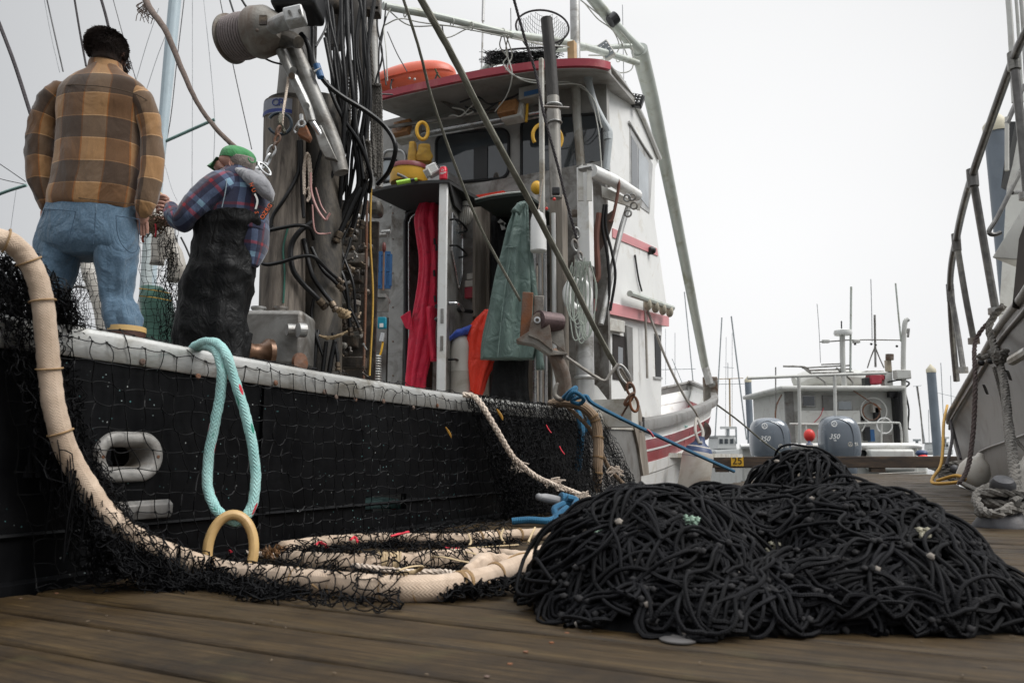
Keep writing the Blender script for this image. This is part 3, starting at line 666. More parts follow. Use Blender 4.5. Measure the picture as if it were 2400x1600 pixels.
# bow: flared white hull with red bands
RB = [toB(Ap(px, py, s)) for px, py, s in [(1500, 985, 8.9), (1560, 974, 10.5), (1610, 961, 12.3), (1655, 944, 14.3), (1676, 930, 15.8), (1665, 912, 17.0)]]+[(18.5, 1.70, 2.10)]
RB[0] = (8.9, .02, RB[0][2])
ss = [r[0] for r in RB]
def rb(s):
    P = spline([vec(r) for r in RB], 10); i = np.interp(s, P[:, 0], np.arange(len(P))); return float(np.interp(i, np.arange(len(P)), P[:, 1])), float(np.interp(i, np.arange(len(P)), P[:, 2]))
def bowrow(s, f):    # f = 0 at the rail, 1 at the waterline
    t, z = rb(s); k = min(1, max(0, (s-8.9)/8.2)); tw = t+(.10+1.15*k*k)*f**1.4; tw = min(tw, 1.70); zl = -.62
    sx = s-(.9*k**4)*f*1.0
    return sx, tw, z+(zl-z)*f
fr = [0, .07, .07, .155, .16, .235, .235, .25, .25, .335, .335, .42, .43, 1.0]
ofs = [0, 0, .03, .03, 0, 0, .0, .0, .012, .012, .0, 0, .015, .02]
cols = [0, 0, 0, 0, 1, 0, 0, 0, 1, 0, 0, 0, 0]
sv = np.linspace(8.9, 18.5, 34)
for nm, mir in (('bow_side', False), ('bow_port_side', True)):
    mb = MB()
    V = []; m_ = len(fr)
    for s_ in sv:
        for f, of in zip(fr, ofs):
            a, b, c = bowrow(s_, f); b += of*.6
            if mir: b = 3.40-b
            V.append(B(a, b, c))
    for i in range(len(sv)-1):
        for j in range(m_-1):
            q4 = (i*m_+j, i*m_+j+1, (i+1)*m_+j+1, (i+1)*m_+j); mb.cur = 0 if mir else cols[j]; mb.add([V[x] for x in (q4 if not mir else q4[::-1])], [(0, 1, 2, 3)])
    o = mb.build('bow_side' if not mir else 'bow_port_side', [WHITE, REDHULL], boat, smooth=0)
def bowrail(mir):
    pts = []
    for s_ in np.linspace(8.95 if not mir else 12, 18.5, 26):
        t, z = rb(s_); t = 3.40-t if mir else t; pts.append(B(s_, t, z))
    mb = MB(); T, A, Bn = frames(np.array(pts)); V = []; sec = [(-.05, -.12), (-.055, -.02), (-.04, 0), (.07, .01), (.08, -.03), (.06, -.05), (.0, -.12)]
    for p_, tt in zip(pts, T):
        out = unit(np.cross(tt, Z)); out = -out if mir else out
        for a, b in sec: V.append(p_-out*a+Z*b)
    m_ = len(sec); F = [(i*m_+j, i*m_+(j+1) % m_, (i+1)*m_+(j+1) % m_, (i+1)*m_+j) for i in range(len(pts)-1) for j in range(m_)]+[tuple(range(m_)), tuple((len(pts)-1)*m_+j for j in range(m_))]
    mb.add(V, F); o = mb.build('bow_rail', GREYP if not mir else ALUD, boat, smooth=40)
    return pts
bp = bowrail(False); bowrail(True)
mb = MB()
for s_, h in ((9.05, .3),): 
    q = B(s_, -.03, zr(s_)-.02); mb.prism([q, q+Z*-.11, q+U*.05-Z*.16, q+U*.05], INN*.05)
mb.build('rail_end', RUBBER, boat)
# inner bulwark at the bow (grey) and anchor roller tube
mb = MB(); V = []; 
for s_ in np.linspace(11, 18.3, 20):
    t, z = rb(s_); V += [B(s_, 3.40-t-.06, z-.02), B(s_, 3.40-t-.10, z-.75)]
mb.add(V, [(2*i, 2*i+1, 2*i+3, 2*i+2) for i in range(19)]); mb.build('bow_bulwark_lining', GREYP, boat, smooth=60)
mb = MB(); mb.tube(spline([W(1480, 1088, 10.6), W(1560, 1060, 12.0), W(1640, 1012, 13.2)], 6), PX(8, 12), 12); mb.lathe(W(1640, 1010, 13.2), Y, [(PX(24, 13), -.1), (PX(25, 13), 0), (PX(16, 13), .06), (0, .07)], 20); mb.build('anchor_roller', ALU, boat)
for px, py in ((1572, 1008), (1560, 1040)):
    mb = MB()
    for k in range(4): mb.ring(W(px+k*9, py-k*3, 11.2), Z, .07, .014, 16, 6)
    T1(mb, 'rope_coil', AQUA, 'small aqua rope coil on the bow deck, '+('upper one by the anchor roller' if py < 1020 else 'lower one by the cabin corner'), 'rope coil', 'aqua rope coils on the bow deck')
# swinging frame foot bracket on the bow rail
mb = MB(); mb.box(W(1665, 912, 15.2), (PX(34, 15), .1, PX(60, 15)), (X, Y, Z)); mb.build('pole_bracket', RUSTG, boat, bevel=.02)
MB().cyl(W(1668, 900, 15.0), W(1668, 900, 15.3), PX(9, 15), n=14).build('bracket_pin', GALV, boat)
# ================================================================ cabin of the boat
def abox(name, px0, py0, px1, py1, s, ds, m, parent=None, bevel=0.0, **k):   # box whose aft face fills these pixels on plane s
    a, b = toB(Ap(px0, (py0+py1)/2, s)), toB(Ap(px1, (py0+py1)/2, s)); z0 = toB(Ap((px0+px1)/2, py0, s))[2]; z1 = toB(Ap((px0+px1)/2, py1, s))[2]
    mb = MB(); mb.box(B(s+ds/2, (a[1]+b[1])/2, (z0+z1)/2), (abs(ds), abs(a[1]-b[1]), abs(z0-z1)), (U, INN, Z))
    return mb.build(name, m, parent or boat, bevel=bevel, **k)
def rrect(x0, y0, x1, y1, r, n=5):
    out = []
    for cx, cy, a0 in ((x1-r, y0+r, -90), (x1-r, y1-r, 0), (x0+r, y1-r, 90), (x0+r, y0+r, 180)):
        for k in range(n+1): a = R(a0+90*k/n); out.append((cx+r*math.cos(a), cy+r*math.sin(a)))
    return out
def awindow(x0, y0, x1, y1, s, r, gm, dy=0, gasket=RUBBER, gw=4, nm='window'):
    # dy: drop in pixels from left to right (perspective slant)
    f = lambda p: (p[0], p[1]+dy*((p[0]-x0)/(x1-x0)-.5))
    out = [Ap(*f(p), s-.012) for p in rrect(x0, y0, x1, y1, r)]
    d = out[0][1]; w_ = MB().tube(np.array(out), PX(gw, d), 8, closed=True).build(nm, gasket, boat)
    inn = [Ap(*f(p), s-.004) for p in rrect(x0+1, y0+1, x1-1, y1-1, r)]
    MB().prism(inn, U*-.006).build('pane', gm, w_, smooth=0)
    return w_
# side profiles pushed inboard: wheelhouse (upper) and deckhouse (lower)
def sideprism(name, px, t, depth, m):
    return MB().prism([Hp(x, y, t) for x, y in px], INN*depth).build(name, m, boat, smooth=0, bevel=.012)
sideprism('wheelhouse', [(1424, 165), (1447, 172), (1500, 262), (1547, 372), (1536, 395), (1534, 510), (1552, 640), (1567, 742), (1567, 765), (1404, 712), (1404, 640), (1424, 560)], .30, 2.85, WHITE)
sideprism('deckhouse', [(1398, 700), (1552, 758), (1549, 1090), (1398, 1090)], .36, 2.70, WHITE)
# red band round the foot of the wheelhouse
MB().prism([Hp(x, y, .285) for x, y in [(1396, 700), (1568, 742), (1568, 765), (1396, 728)]], INN*.02).build('lower_stripe', PALERED, boat, smooth=0)
MB().prism([Hp(x, y, .287) for x, y in [(1437, 535), (1540, 582), (1543, 600), (1437, 556)]], INN*.02).build('upper_stripe', PALERED, boat, smooth=0)
# side window
for nm, px, m_ in (('side_window', [(1477, 288), (1530, 385), (1523, 500), (1478, 468)], RUBBER),):
    w_ = MB().prism([Hp(x, y, .29) for x, y in px], INN*.03).build('side_window', ALU, boat, smooth=0)
    MB().prism([Hp(x, y, .286) for x, y in [(1480, 318), (1494, 342), (1495, 444), (1481, 437)]], INN*.003).build('dark_pane', GLASS, w_, smooth=0)
    MB().prism([Hp(x, y, .286) for x, y in [(1497, 347), (1520, 380), (1520, 488), (1497, 458)]], INN*.003).build('pane', GLASSL, w_, smooth=0)
MB().tube(spline([Hp(1474, 286, .285), Hp(1500, 330, .285), Hp(1528, 372, .28)], 6), .018, 8).build('window_visor', ALU, boat)
# lower side openings
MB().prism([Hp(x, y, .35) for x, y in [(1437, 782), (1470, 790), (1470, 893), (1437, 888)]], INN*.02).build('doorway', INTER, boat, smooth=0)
MB().prism([Hp(x, y, .348) for x, y in [(1449, 812), (1460, 815), (1460, 872), (1449, 868)]], INN*.003).build('doorway_window', GLASS, boat, smooth=0)
MB().prism([Hp(x, y, .325) for x, y in [(1468, 762), (1483, 767), (1485, 893), (1474, 891)]], INN*.03).build('sliding_panel', GREYP, boat, smooth=0, bevel=.006)
w_ = MB().prism([Hp(x, y, .35) for x, y in [(1535, 782), (1549, 786), (1550, 886), (1538, 884)]], INN*.015).build('side_slot_window', RUBBER, boat, smooth=0)
MB().prism([Hp(x, y, .34) for x, y in [(1534, 882), (1553, 884), (1553, 889), (1534, 887)]], INN*.03).build('slot_sill', ALU, boat)
MB().prism([Hp(x, y, .30) for x, y in [(1390, 735), (1465, 752), (1465, 780), (1390, 768)]], INN*.06).build('side_locker', WHITED, boat, smooth=0, bevel=.008)
MB().lathe(Hp(1520, 588, .30), -INN, [(.05, 0), (.055, .05), (.03, .09), (0, .1)], 14).build('side_lamp', BLACKP, boat)
MB().tube(spline([Hp(1488, 597, .285), Hp(1496, 650, .28), Hp(1504, 682, .28)], 4), .012, 6).build('grab_rail', BLACKP, boat)
# visor shelf with scalloped lip
a, b_ = Hp(1476, 688, .20), Hp(1576, 722, .16)
sh = MB().tube(spline([a, (a+b_)/2, b_], 4), PX(7, 9.6), 8).build('gutter', GREENBOOM, boat)
for k in range(4):
    p = a+(b_-a)*(.38+.18*k); mb = MB(); mb.ball(p-Z*.06, (.05, .07, .075), nu=10, nv=8); mb.build('scallop_cup', mat('weathered_tan', (.34, .31, .24), .7), sh)
# aft bulkhead of the wheelhouse, plane s = 8.84
SW = 8.80
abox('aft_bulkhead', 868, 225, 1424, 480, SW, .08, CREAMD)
awindow(1022, 308, 1192, 424, SW, 22, GLASS, dy=-14)
awindow(1222, 272, 1412, 452, SW, 22, GLASS, dy=-12)
awindow(898, 352, 950, 470, SW, 16, CREAMD, gasket=ALU, gw=3, nm='access_hatch')
awindow(893, 372, 930, 425, SW-.02, 12, GLASSL, nm='hatch_window')
abox('window_sill', 1045, 424, 1268, 470, SW-.14, .12, WHITED, bevel=.01)
abox('sill_bracket', 1118, 432, 1126, 455, SW-.17, .03, ALU)
for k in range(9):                                  # worn stencil marks on the sill board, too faded to read
    pass
# something seen behind the glass: seat backs and frames
abox('cabin_seat', 1110, 345, 1142, 420, SW-.022, .004, BLACKP)
# roof: slab with overhang, red edge, pale soffit
rp = [(868, 236), (930, 219), (1000, 203), (1100, 182), (1200, 165), (1300, 153), (1380, 151), (1425, 158), (1434, 164)]
SR = [7.95, 7.95, 7.95, 7.95, 7.98, 8.02, 8.1, 8.3, 8.7]
edge = [Ap(x, y, s) for (x, y), s in zip(rp, SR)]
ed = spline(edge, 5); n = len(ed)
ext = B(18.5, 0, 0)
V = []
for p in ed:
    q = toB(p); s1 = 10.2; zf = toB(Hp(1500, 262, .30))[2]; tf = max(q[1], .27); V += [p+Z*.05, p-Z*.05, B(s1, tf, zf-.02), B(s1, tf, zf+.07)]
F = []
for i in range(n-1):
    for j in range(4): F.append((i*4+j, i*4+(j+1) % 4, (i+1)*4+(j+1) % 4, (i+1)*4+j))
F += [(0, 1, 2, 3), tuple((n-1)*4+j for j in (3, 2, 1, 0))]
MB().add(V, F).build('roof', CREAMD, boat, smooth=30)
red = MB(); V = []
T, A, Bn = frames(ed)
for p, tt in zip(ed, T):
    o_ = unit(np.cross(tt, Z)); o_ = o_ if o_@U < 0 else -o_
    V += [p+o_*.012+Z*.058, p+o_*.03+Z*.05, p+o_*.03-Z*.032, p+o_*.0-Z*.040]
F = [(i*4+j, (i+1)*4+j, (i+1)*4+(j+1) % 4, i*4+(j+1) % 4) for i in range(n-1) for j in range(4)]
red.add(V, F); red.build('roof_edge', RED, boat, smooth=50)
# roof side edge running forward to starboard
MB().tube(spline([Hp(1447, 172, .27), Hp(1500, 262, .27), Hp(1547, 372, .27)], 6), .03, 8).build('roof_side_trim', WHITE, boat)
# soffit battens, wiring
for x0, y0, x1, y1 in ((1010, 218, 1085, 268), (900, 300, 1290, 240)):
    MB().tube(spline([Ap(x0, y0, 8.2), Ap(x1, y1, 8.72)], 4), .022, 6).build('soffit_batten', ALUD, boat)
for pts in ([(1078, 240), (1120, 228), (1150, 245), (1200, 228), (1225, 215)], [(1090, 250), (1130, 262), (1170, 240), (1200, 250)], [(980, 290), (1030, 285), (1060, 270), (1080, 272), (1110, 245)], [(1060, 252), (1085, 258), (1095, 268), (1110, 262)]):
    MB().tube(spline([Ap(x, y, 8.4) for x, y in pts], 6), .010, 6).build('soffit_cable', RUBBER if pts[0][0] > 1070 else WHITELINE, boat)
# two amber speakers under the roof
for i, (cx, cy, w2, h2) in enumerate(((938, 296, 25, 20), (1187, 248, 25, 19))):
    sp = thing('deck_speaker', 'square amber-faced speaker under the roof edge, '+('left one beside the hanging ropes' if i == 0 else 'right one above the middle window'), 'speaker', Ap(cx, cy, 8.3), 'amber speakers under the wheelhouse roof')
    c = Ap(cx, cy, 8.3); rx = unit(-INN); bx = unit(U*.95-Z*.3); up = np.cross(rx, bx); up = up if up[2] > 0 else -up
    MB().box(c+bx*.05, (PX(w2*2, c[1]), .10, PX(h2*2, c[1])), (rx, bx, up)).build('grille', ORNG, sp, bevel=.012)
    MB().box(c+bx*.14+rx*.03, (PX(w2*2+8, c[1]), .14, PX(h2*2+8, c[1])), (rx, bx, up)).build('case', WHITED, sp, bevel=.02)
    MB().ring(c-bx*.002, bx, PX(13, c[1]), .004, 20, 5).build('cone_ring', ORNG, sp)
# sign box under the roof with the small blue plate
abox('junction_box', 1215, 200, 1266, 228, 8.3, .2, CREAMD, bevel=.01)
abox('box_plate', 1228, 212, 1262, 222, 8.29, .008, BLUEP)
# long aluminium poles lashed under the roof
MB().tube(spline([Ap(958, 316, 8.55), Ap(1120, 288, 8.5), Ap(1270, 262, 8.45)], 4), .022, 10).build('lashed_pole', STEEL, boat)
MB().tube(spline([Ap(990, 322, 8.6), Ap(1130, 298, 8.55), Ap(1275, 272, 8.5)], 4), .014, 10).build('lashed_pole', ALU, boat)
# aft wall of the lower house
SD = 8.0
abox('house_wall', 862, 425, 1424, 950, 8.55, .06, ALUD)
abox('house_top_beam', 868, 420, 1050, 436, 8.2, .3, ALU)
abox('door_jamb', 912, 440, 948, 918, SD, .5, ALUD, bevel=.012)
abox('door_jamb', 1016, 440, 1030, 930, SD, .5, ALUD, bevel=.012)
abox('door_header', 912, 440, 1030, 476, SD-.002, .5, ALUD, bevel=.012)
gask = [Ap(x, y, SD-.01) for x, y in [(951, 916), (950, 560), (952, 515), (962, 497), (985, 490), (1016, 488)]]
MB().tube(spline(gask, 5), .022, 8).build('door_gasket', RUBBER, boat)
gask = [Ap(x, y, SD-.02) for x, y in [(959, 916), (958, 560), (960, 520), (970, 504), (988, 498)]]
MB().tube(spline(gask, 5), .008, 8).build('door_trim', STEEL, boat)
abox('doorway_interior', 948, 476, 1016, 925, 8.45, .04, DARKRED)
for py in (500, 560, 640, 720, 800, 880):
    MB().lathe(Ap(921, py, SD-.002), -U, [(.009, 0), (.009, .004), (0, .006)], 8).build('wall_screw', RUST, boat)
# dark canopy over the door
cp = [(862, 446, 7.3), (905, 436, 7.25), (955, 427, 7.2), (1010, 422, 7.2), (1050, 421, 7.25)]
cv = []
for x, y, s in cp:
    p = Ap(x, y, s); q = toB(p); cv += [p, B(8.05, q[1], q[2]+.02), B(8.05, q[1], q[2]-.02), p-Z*.03]
F = [(i*4+j, i*4+(j+1) % 4, (i+1)*4+(j+1) % 4, (i+1)*4+j) for i in range(4) for j in range(4)]+[(3, 2, 1, 0), (16, 17, 18, 19)]
MB().add(cv, F).build('door_canopy', BLACKM, boat, smooth=30)
MB().prism([Ap(866, 448, 7.4), Ap(905, 462, 7.9), Ap(925, 474, 8.0), Ap(1030, 474, 8.0), Ap(1030, 430, 7.95), Ap(905, 440, 7.6)], Z*.01).build('canopy_gusset', BLACKM, boat, smooth=0)
a, b_ = Ap(1050, 423, 7.25), Ap(1094, 450, 8.0); MB().prism([a, b_, b_-Z*.30, a+(b_-a)*.3-Z*.22, a-Z*.02], unit(np.cross(b_-a, Z))*.015).build('canopy_side', BLACKM, boat, smooth=0)
# the open door, swung aft
hng, nr = Ap(1086, 700, 7.98), Ap(1048, 700, 7.30)
dd = hng-nr; dd[2] = 0; dl = np.linalg.norm(dd); dd = unit(dd); dn = unit(np.cross(dd, Z)); dn = dn if dn[0] > 0 else -dn
zt, zb_ = toB(Ap(1048, 425, 7.30))[2], toB(Ap(1048, 935, 7.30))[2]
dc = nr+dd*dl/2; dc[2] = (zt+zb_)/2
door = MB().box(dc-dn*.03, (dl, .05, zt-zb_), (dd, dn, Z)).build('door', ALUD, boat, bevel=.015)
e0 = nr.copy(); e0[2] = (zt+zb_)/2
MB().box(e0-dn*.045-dd*.01, (.03, .088, zt-zb_), (dd, dn, Z)).build('edge', WHITE, door, bevel=.012)
def dpt(f, z): p = nr+dd*dl*f; p[2] = z; return p
wz0, wz1 = zt-.95, zt-.28
MB().tube(np.array([dpt(*q)+dn*.006 for q in [(.2, wz1), (.72, wz1-.0), (.86, wz1-.12), (.86, wz0+.16), (.66, wz0), (.2, wz0+.30)]]), .012, 8, closed=True).build('window_frame', STEEL, door)
MB().prism([dpt(*q)+dn*.0 for q in [(.2, wz1), (.72, wz1), (.86, wz1-.12), (.86, wz0+.16), (.66, wz0), (.2, wz0+.30)]], dn*.003).build('pane', GLASSL, door, smooth=0)
for z_ in (zt-.36, zt-.62, zb_+.38):
    MB().tube(spline([dpt(.12, z_)+dn*.0, dpt(.14, z_)+dn*.07, dpt(.62, z_)+dn*.09, dpt(.66, z_-.02)+dn*.0], 4), .011, 8).build('handle_bar', BLACKP, door)
MB().tube(spline([dpt(.1, zb_+.92), dpt(.16, zb_+.92)+dn*.08, dpt(.5, zb_+.90)+dn*.08], 4), .016, 8).build('latch_handle', STEEL, door)
for zz in (.78, .52): MB().box(e0*vec((1, 1, 0))+Z*(zb_+zz)-dd*.028-dn*.04, (.006, .03, .14), (dd, dn, Z)).build('lock_plate', GALV, door, bevel=.003)
# black stay bars of the door
MB().tube(spline([W(1023, 718, 7.2), W(1060, 724, 7.5), W(1105, 730, 7.9)], 3), .022, 8).build('door_stay', RUBBER, boat)
MB().tube(spline([W(1022, 745, 7.2), W(1034, 760, 7.25), W(1046, 766, 7.3)], 3), .022, 8).build('door_stay', RUBBER, boat)
# wooden partition boards and locker recess right of the door
abox('partition_board', 1108, 466, 1114, 740, 8.15, .25, BOARD)
abox('partition_panel', 1114, 480, 1146, 930, 8.4, .05, BOARD)
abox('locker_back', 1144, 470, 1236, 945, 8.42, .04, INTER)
abox('locker_side', 1232, 452, 1250, 940, 8.1, .35, BOARD, bevel=.005)
abox('strip_panel', 1080, 560, 1108, 925, 8.3, .05, GREYP)
abox('fuse_box', 1088, 672, 1110, 698, 8.2, .06, RED, bevel=.01); abox('fuse_box', 1088, 656, 1110, 672, 8.2, .06, TANK, bevel=.01)
abox('paper_tag', 1094, 640, 1110, 654, 8.2, .02, WHITED)
# second canopy
cp = [(1114, 470, 7.7), (1150, 461, 7.6), (1190, 455, 7.55), (1234, 451, 7.55)]
cv = []
for x, y, s in cp:
    p = Ap(x, y, s); q = toB(p); cv += [p, B(8.5, q[1], q[2]-.02), B(8.5, q[1], q[2]-.05), p-Z*.025]
F = [(i*4+j, i*4+(j+1) % 4, (i+1)*4+(j+1) % 4, (i+1)*4+j) for i in range(3) for j in range(4)]+[(3, 2, 1, 0), (12, 13, 14, 15)]
MB().add(cv, F).build('locker_canopy', mat('green_edge_board', (.035, .045, .04), .7, 0, .2), boat, smooth=30)
MB().tube(spline([Ap(x, y-2, s-.01) for x, y, s in cp], 4), .010, 6).build('canopy_lip', GREENBOOM, boat)
abox('red_case', 1115, 452, 1180, 468, 8.3, .2, ORCLOTH)
# vent cowl
v = thing('vent_lamp', 'round white ribbed lamp beside the open door', 'lamp', Ap(1091, 503, 7.8))
c = Ap(1091, 505, 7.8); MB().ball(c, (PX(18, c[1]), PX(12, c[1]), PX(25, c[1]))).build('dome', WHITED, v)
for k in range(-3, 4): MB().ring(c+X*PX(4.6*k, c[1]), vec((1, 0, 0)), PX(12.5, c[1])*math.sqrt(max(.05, 1-(k/4.)**2)), .004, 22, 5, r2=PX(25.5, c[1])*math.sqrt(max(.05, 1-(k/4.)**2)), xdir=Y).build('rib', GREYP, v)
MB().cyl(c+Z*PX(24, c[1]), c+Z*PX(34, c[1]), PX(9, c[1])).build('cap', WHITED, v)
# vertical masts, pipes and posts around the locker; vp: vertical through a pixel column
def vpost(name, px, y0, y1, d, w_, m, parent=None, n=16, sq=False, bevel=.006):
    p0, p1 = W(px, y0, d), W(px, y1, d); pm = W(px, (y0+y1)/2, d); p0[0] = p1[0] = pm[0]
    mb = MB()
    if sq: mb.box((p0+p1)/2, (PX(w_, d), PX(w_, d), p0[2]-p1[2]), (-INN, U, Z))
    else: mb.cyl(p1, p0, PX(w_, d)/2, n=n)
    return mb.build(name, m, parent or boat, bevel=bevel if sq else 0)
for px, w_, m in ((1208+45, 10, STEEL), (1266, 9, ALU), (1278, 9, STEEL)):
    vpost('locker_pipe', px, 560, 945, 7.5, w_, m)
vpost('white_pipe', 1299, 500, 950, 7.2, 11, WHITE)
vpost('stack_sleeve', 1246, 440, 620, 7.6, 34, GREYP)
vpost('post_box', 1311, 462, 955, 7.3, 34, BOARD, sq=True)
vpost('white_upright', 1270, 138, 520, 7.1, 11, WHITED, sq=True)
# exhaust: sooty top, stained steel below, clamp
pa, pb = W(1283, 40, 6.9), W(1296, 228, 6.9)
mb = MB(); mb.tube(np.array([W(1281, 46, 6.9), W(1290, 140, 6.9), pb]), PX(15, 6.9), 24, cap=False); mb.tube(np.array([W(1281, 48, 6.9), W(1290, 140, 6.9), pb]), PX(13, 6.9), 24, cap=False)
mb.ring(W(1281, 46, 6.9), unit(W(1281, 46, 6.9)-pb), PX(14, 6.9), PX(1.6, 6.9), 24, 6); mb.build('exhaust_top', SOOT, boat)
MB().lathe(W(1283, 60, 6.9), unit(pa-pb), [(0, -.004), (PX(13, 6.9), 0)], 20).build('exhaust_mouth', INTER, boat)
MB().tube(np.array([pb, W(1297, 262, 6.9)]), PX(15.5, 6.9), 22).build('exhaust_section', EXH, boat)
MB().tube(np.array([W(1297, 228+34, 6.9), W(1299, 290, 6.9)]), PX(18, 6.9), 22).build('exhaust_collar', EXH, boat)
MB().tube(np.array([W(1299, 290, 6.9), W(1303, 465, 6.9)]), PX(15, 6.9), 22).build('exhaust_section', EXH, boat)
c = W(1298, 249, 6.9); MB().ring(c, Z, PX(19, 6.9), .012, 24, 8).build('exhaust_clamp', GALV, boat); MB().cyl(W(1275, 250, 6.75), W(1334, 253, 6.75), .012).build('clamp_bolt', GALV, boat)
c = W(1300, 288, 6.9); MB().ring(c, Z, PX(17.5, 6.9), .008, 24, 8).build('exhaust_clamp', GALV, boat)
MB().box(W(1303, 448, 6.7), (.07, .05, .07)).build('lamp_socket', RUBBER, boat, bevel=.01)
# tall aluminium mast behind, wedge block of new wood
vpost('tall_mast', 1350, -120, 560, 8.3, 25, ALU)
vpost('wood_wedge', 1341, 100, 148, 8.0, 19, NEWWOOD, sq=True)
MB().tube(np.array([W(1349, 170, 8.1), W(1352, 270, 8.1), W(1363, 400, 8.1)]), PX(11, 8.1), 18).build('mast_leg', WHITED, boat)
# main white channel post and big round base
vpost('boom_post', 1372, 395, 625, 7.0, 31, WHITE, sq=True)
vpost('mast_base', 1370, 600, 1010, 7.15, 44, ALU, n=24)
c = W(1370, 880, 7.15); MB().lathe(c, Z, [(PX(23, 7.1), -.04), (PX(26, 7.1), -.03), (PX(26, 7.1), -.015), (PX(23, 7.1), .0)], 26).build('base_collar', GALV, boat)
MB().tube(np.array([W(1385, 400, 6.9), W(1440, 425, 7.4), W(1492, 458, 7.9)]), PX(16, 7.2), 20).build('boom_stub', WHITE, boat)
MB().cyl(W(1358, 398, 6.8), W(1388, 392, 6.75), PX(8, 6.8), n=6).build('boom_bolt', GALV, boat)
MB().prism([W(x, y, 6.75) for x, y in [(1376, 384), (1386, 384), (1388, 470), (1376, 470)]], Y*.02).build('boom_plate', WHITED, boat)
MB().prism([W(x, y, 6.78) for x, y in [(1355, 392), (1366, 384), (1368, 470), (1356, 470)]], Y*.02).build('boom_plate', WHITED, boat)
# grey drain pipe with elbows
MB().tube(spline([W(1374, 160, 7.7), W(1378, 185, 7.7), W(1392, 240, 7.7), W(1412, 282, 7.7), W(1424, 302, 7.7), W(1428, 318, 7.7), W(1424, 360, 7.7), W(1420, 400, 7.7)], 4), PX(9, 7.7), 14).build('drain_pipe', mat('pale_pipe', (.42, .45, .46), .5, 0, .08), boat)
for x, y in ((1378, 182), (1424, 320)): MB().tube(np.array([W(x, y-8, 7.7), W(x+1, y+8, 7.7)]), PX(11, 7.7), 14).build('pipe_coupling', mat('pale_pipe', (.42, .45, .46)), boat)
# bracket strut below boom stub, braces, hoses
MB().tube(spline([W(1478, 468, 7.6), W(1450, 560, 7.5), W(1408, 760, 7.3)], 4), PX(7, 7.4), 12).build('diagonal_strut', ALU, boat)
MB().prism([W(x, y, 7.5) for x, y in [(1410, 435), (1500, 478), (1500, 492), (1412, 462)]], Y*.03).build('strut_bracket', WHITED, boat)
for x, y in ((1470, 464), (1482, 462), (1472, 500), (1486, 482)): MB().ring(W(x, y, 7.3), vec((.4, 1, .3)), PX(8, 7.3), PX(2.5, 7.3), 14, 6).build('shackle', GALV, boat)
for pts, m, r in (([(1416, 480), (1412, 530), (1424, 600), (1428, 680), (1418, 740)], HOSE, 4), ([(1422, 480), (1420, 530), (1436, 600), (1442, 650), (1430, 728)], HOSE, 3.5), ([(1448, 420), (1450, 440), (1436, 510), (1428, 520)], mat('brown_strap', (.16, .07, .05), .8), 4), ([(1404, 500), (1398, 560), (1402, 640), (1396, 660)], mat('brown_strap', (.16, .07, .05)), 7)):
    MB().tube(spline([W(x, y, 7.35) for x, y in pts], 6), PX(r, 7.3), 8).build('hose' if m is HOSE else 'strap', m, boat)
MB().prism([W(x, y, 7.4) for x, y in [(1398, 520), (1440, 490), (1438, 520), (1425, 560), (1398, 600)]], Y*.1).build('winch_guard', mat('brown_shade_metal', (.09, .06, .045), .7), boat, smooth=0)
# bulkhead pieces below: triangular brace, vertical grey fin
MB().prism([W(x, y, 7.25) for x, y in [(1392, 900), (1400, 905), (1448, 968), (1440, 975), (1392, 975)]], Y*.05).build('base_gusset', WHITE, boat, smooth=0)
MB().prism([Hp(x, y, -.02) for x, y in [(1478, 965), (1490, 935), (1500, 950), (1508, 985), (1522, 1112), (1508, 1114), (1496, 1040)]], INN*.05).build('guard_fin', BOARD, boat, smooth=0)
abox('deck_bulwark_box', 1392, 935, 1480, 1000, 7.9, .2, WHITED)
# ================================================================ rigging, mast, hydraulics
def line(name, label, cat, pts, wpx, m, group=None, seg=6, n=8, kind='tube', parent=None, wob=0):
    P = cablepts(pts, seg); d = np.mean([p[2] for p in pts]); r = PX(wpx, d)/2; mb = MB()
    if kind == 'laid': laid(mb, P, r)
    else: mb.tube(P, r, n, wob=wob)
    if parent is not None: return mb.build(name, m, parent, smooth=60)
    return T1(mb, name, m, label, cat, group, smooth=60)
# --- mast group (parts of the boat)
def pole(name, p, wpx, m, n=22, rag=0.0, parent=None):
    P = spline([W(*q) for q in p], 8); d = np.mean([q[2] for q in p])
    rr = PX(wpx, d)/2 if np.isscalar(wpx) else [PX(x, d)/2 for x in wpx]
    return MB().tube(P, rr, n, wob=rag).build(name, m, parent or boat, smooth=60)
pole('mast_pole', [(668, 246, 5.1), (664, 560, 5.1), (655, 1000, 5.1)], (100, 104, 112), OLDWOOD, 32, .006)
pole('upper_mast', [(704, -60, 5.45), (700, 120, 5.45), (690, 262, 5.45)], (84, 88, 92), GREYWOOD, 28, .004)
pole('steel_mast', [(752, 238, 5.3), (752, 500, 5.3), (745, 1000, 5.3)], (100, 104, 108), DARKST, 28)
c = W(690, 246, 5.2); MB().lathe(c, Z, [(PX(64, 5.2), -.08), (PX(66, 5.2), -.06), (PX(66, 5.2), 0), (PX(50, 5.2), .02)], 30).build('mast_collar', DARKST, boat)
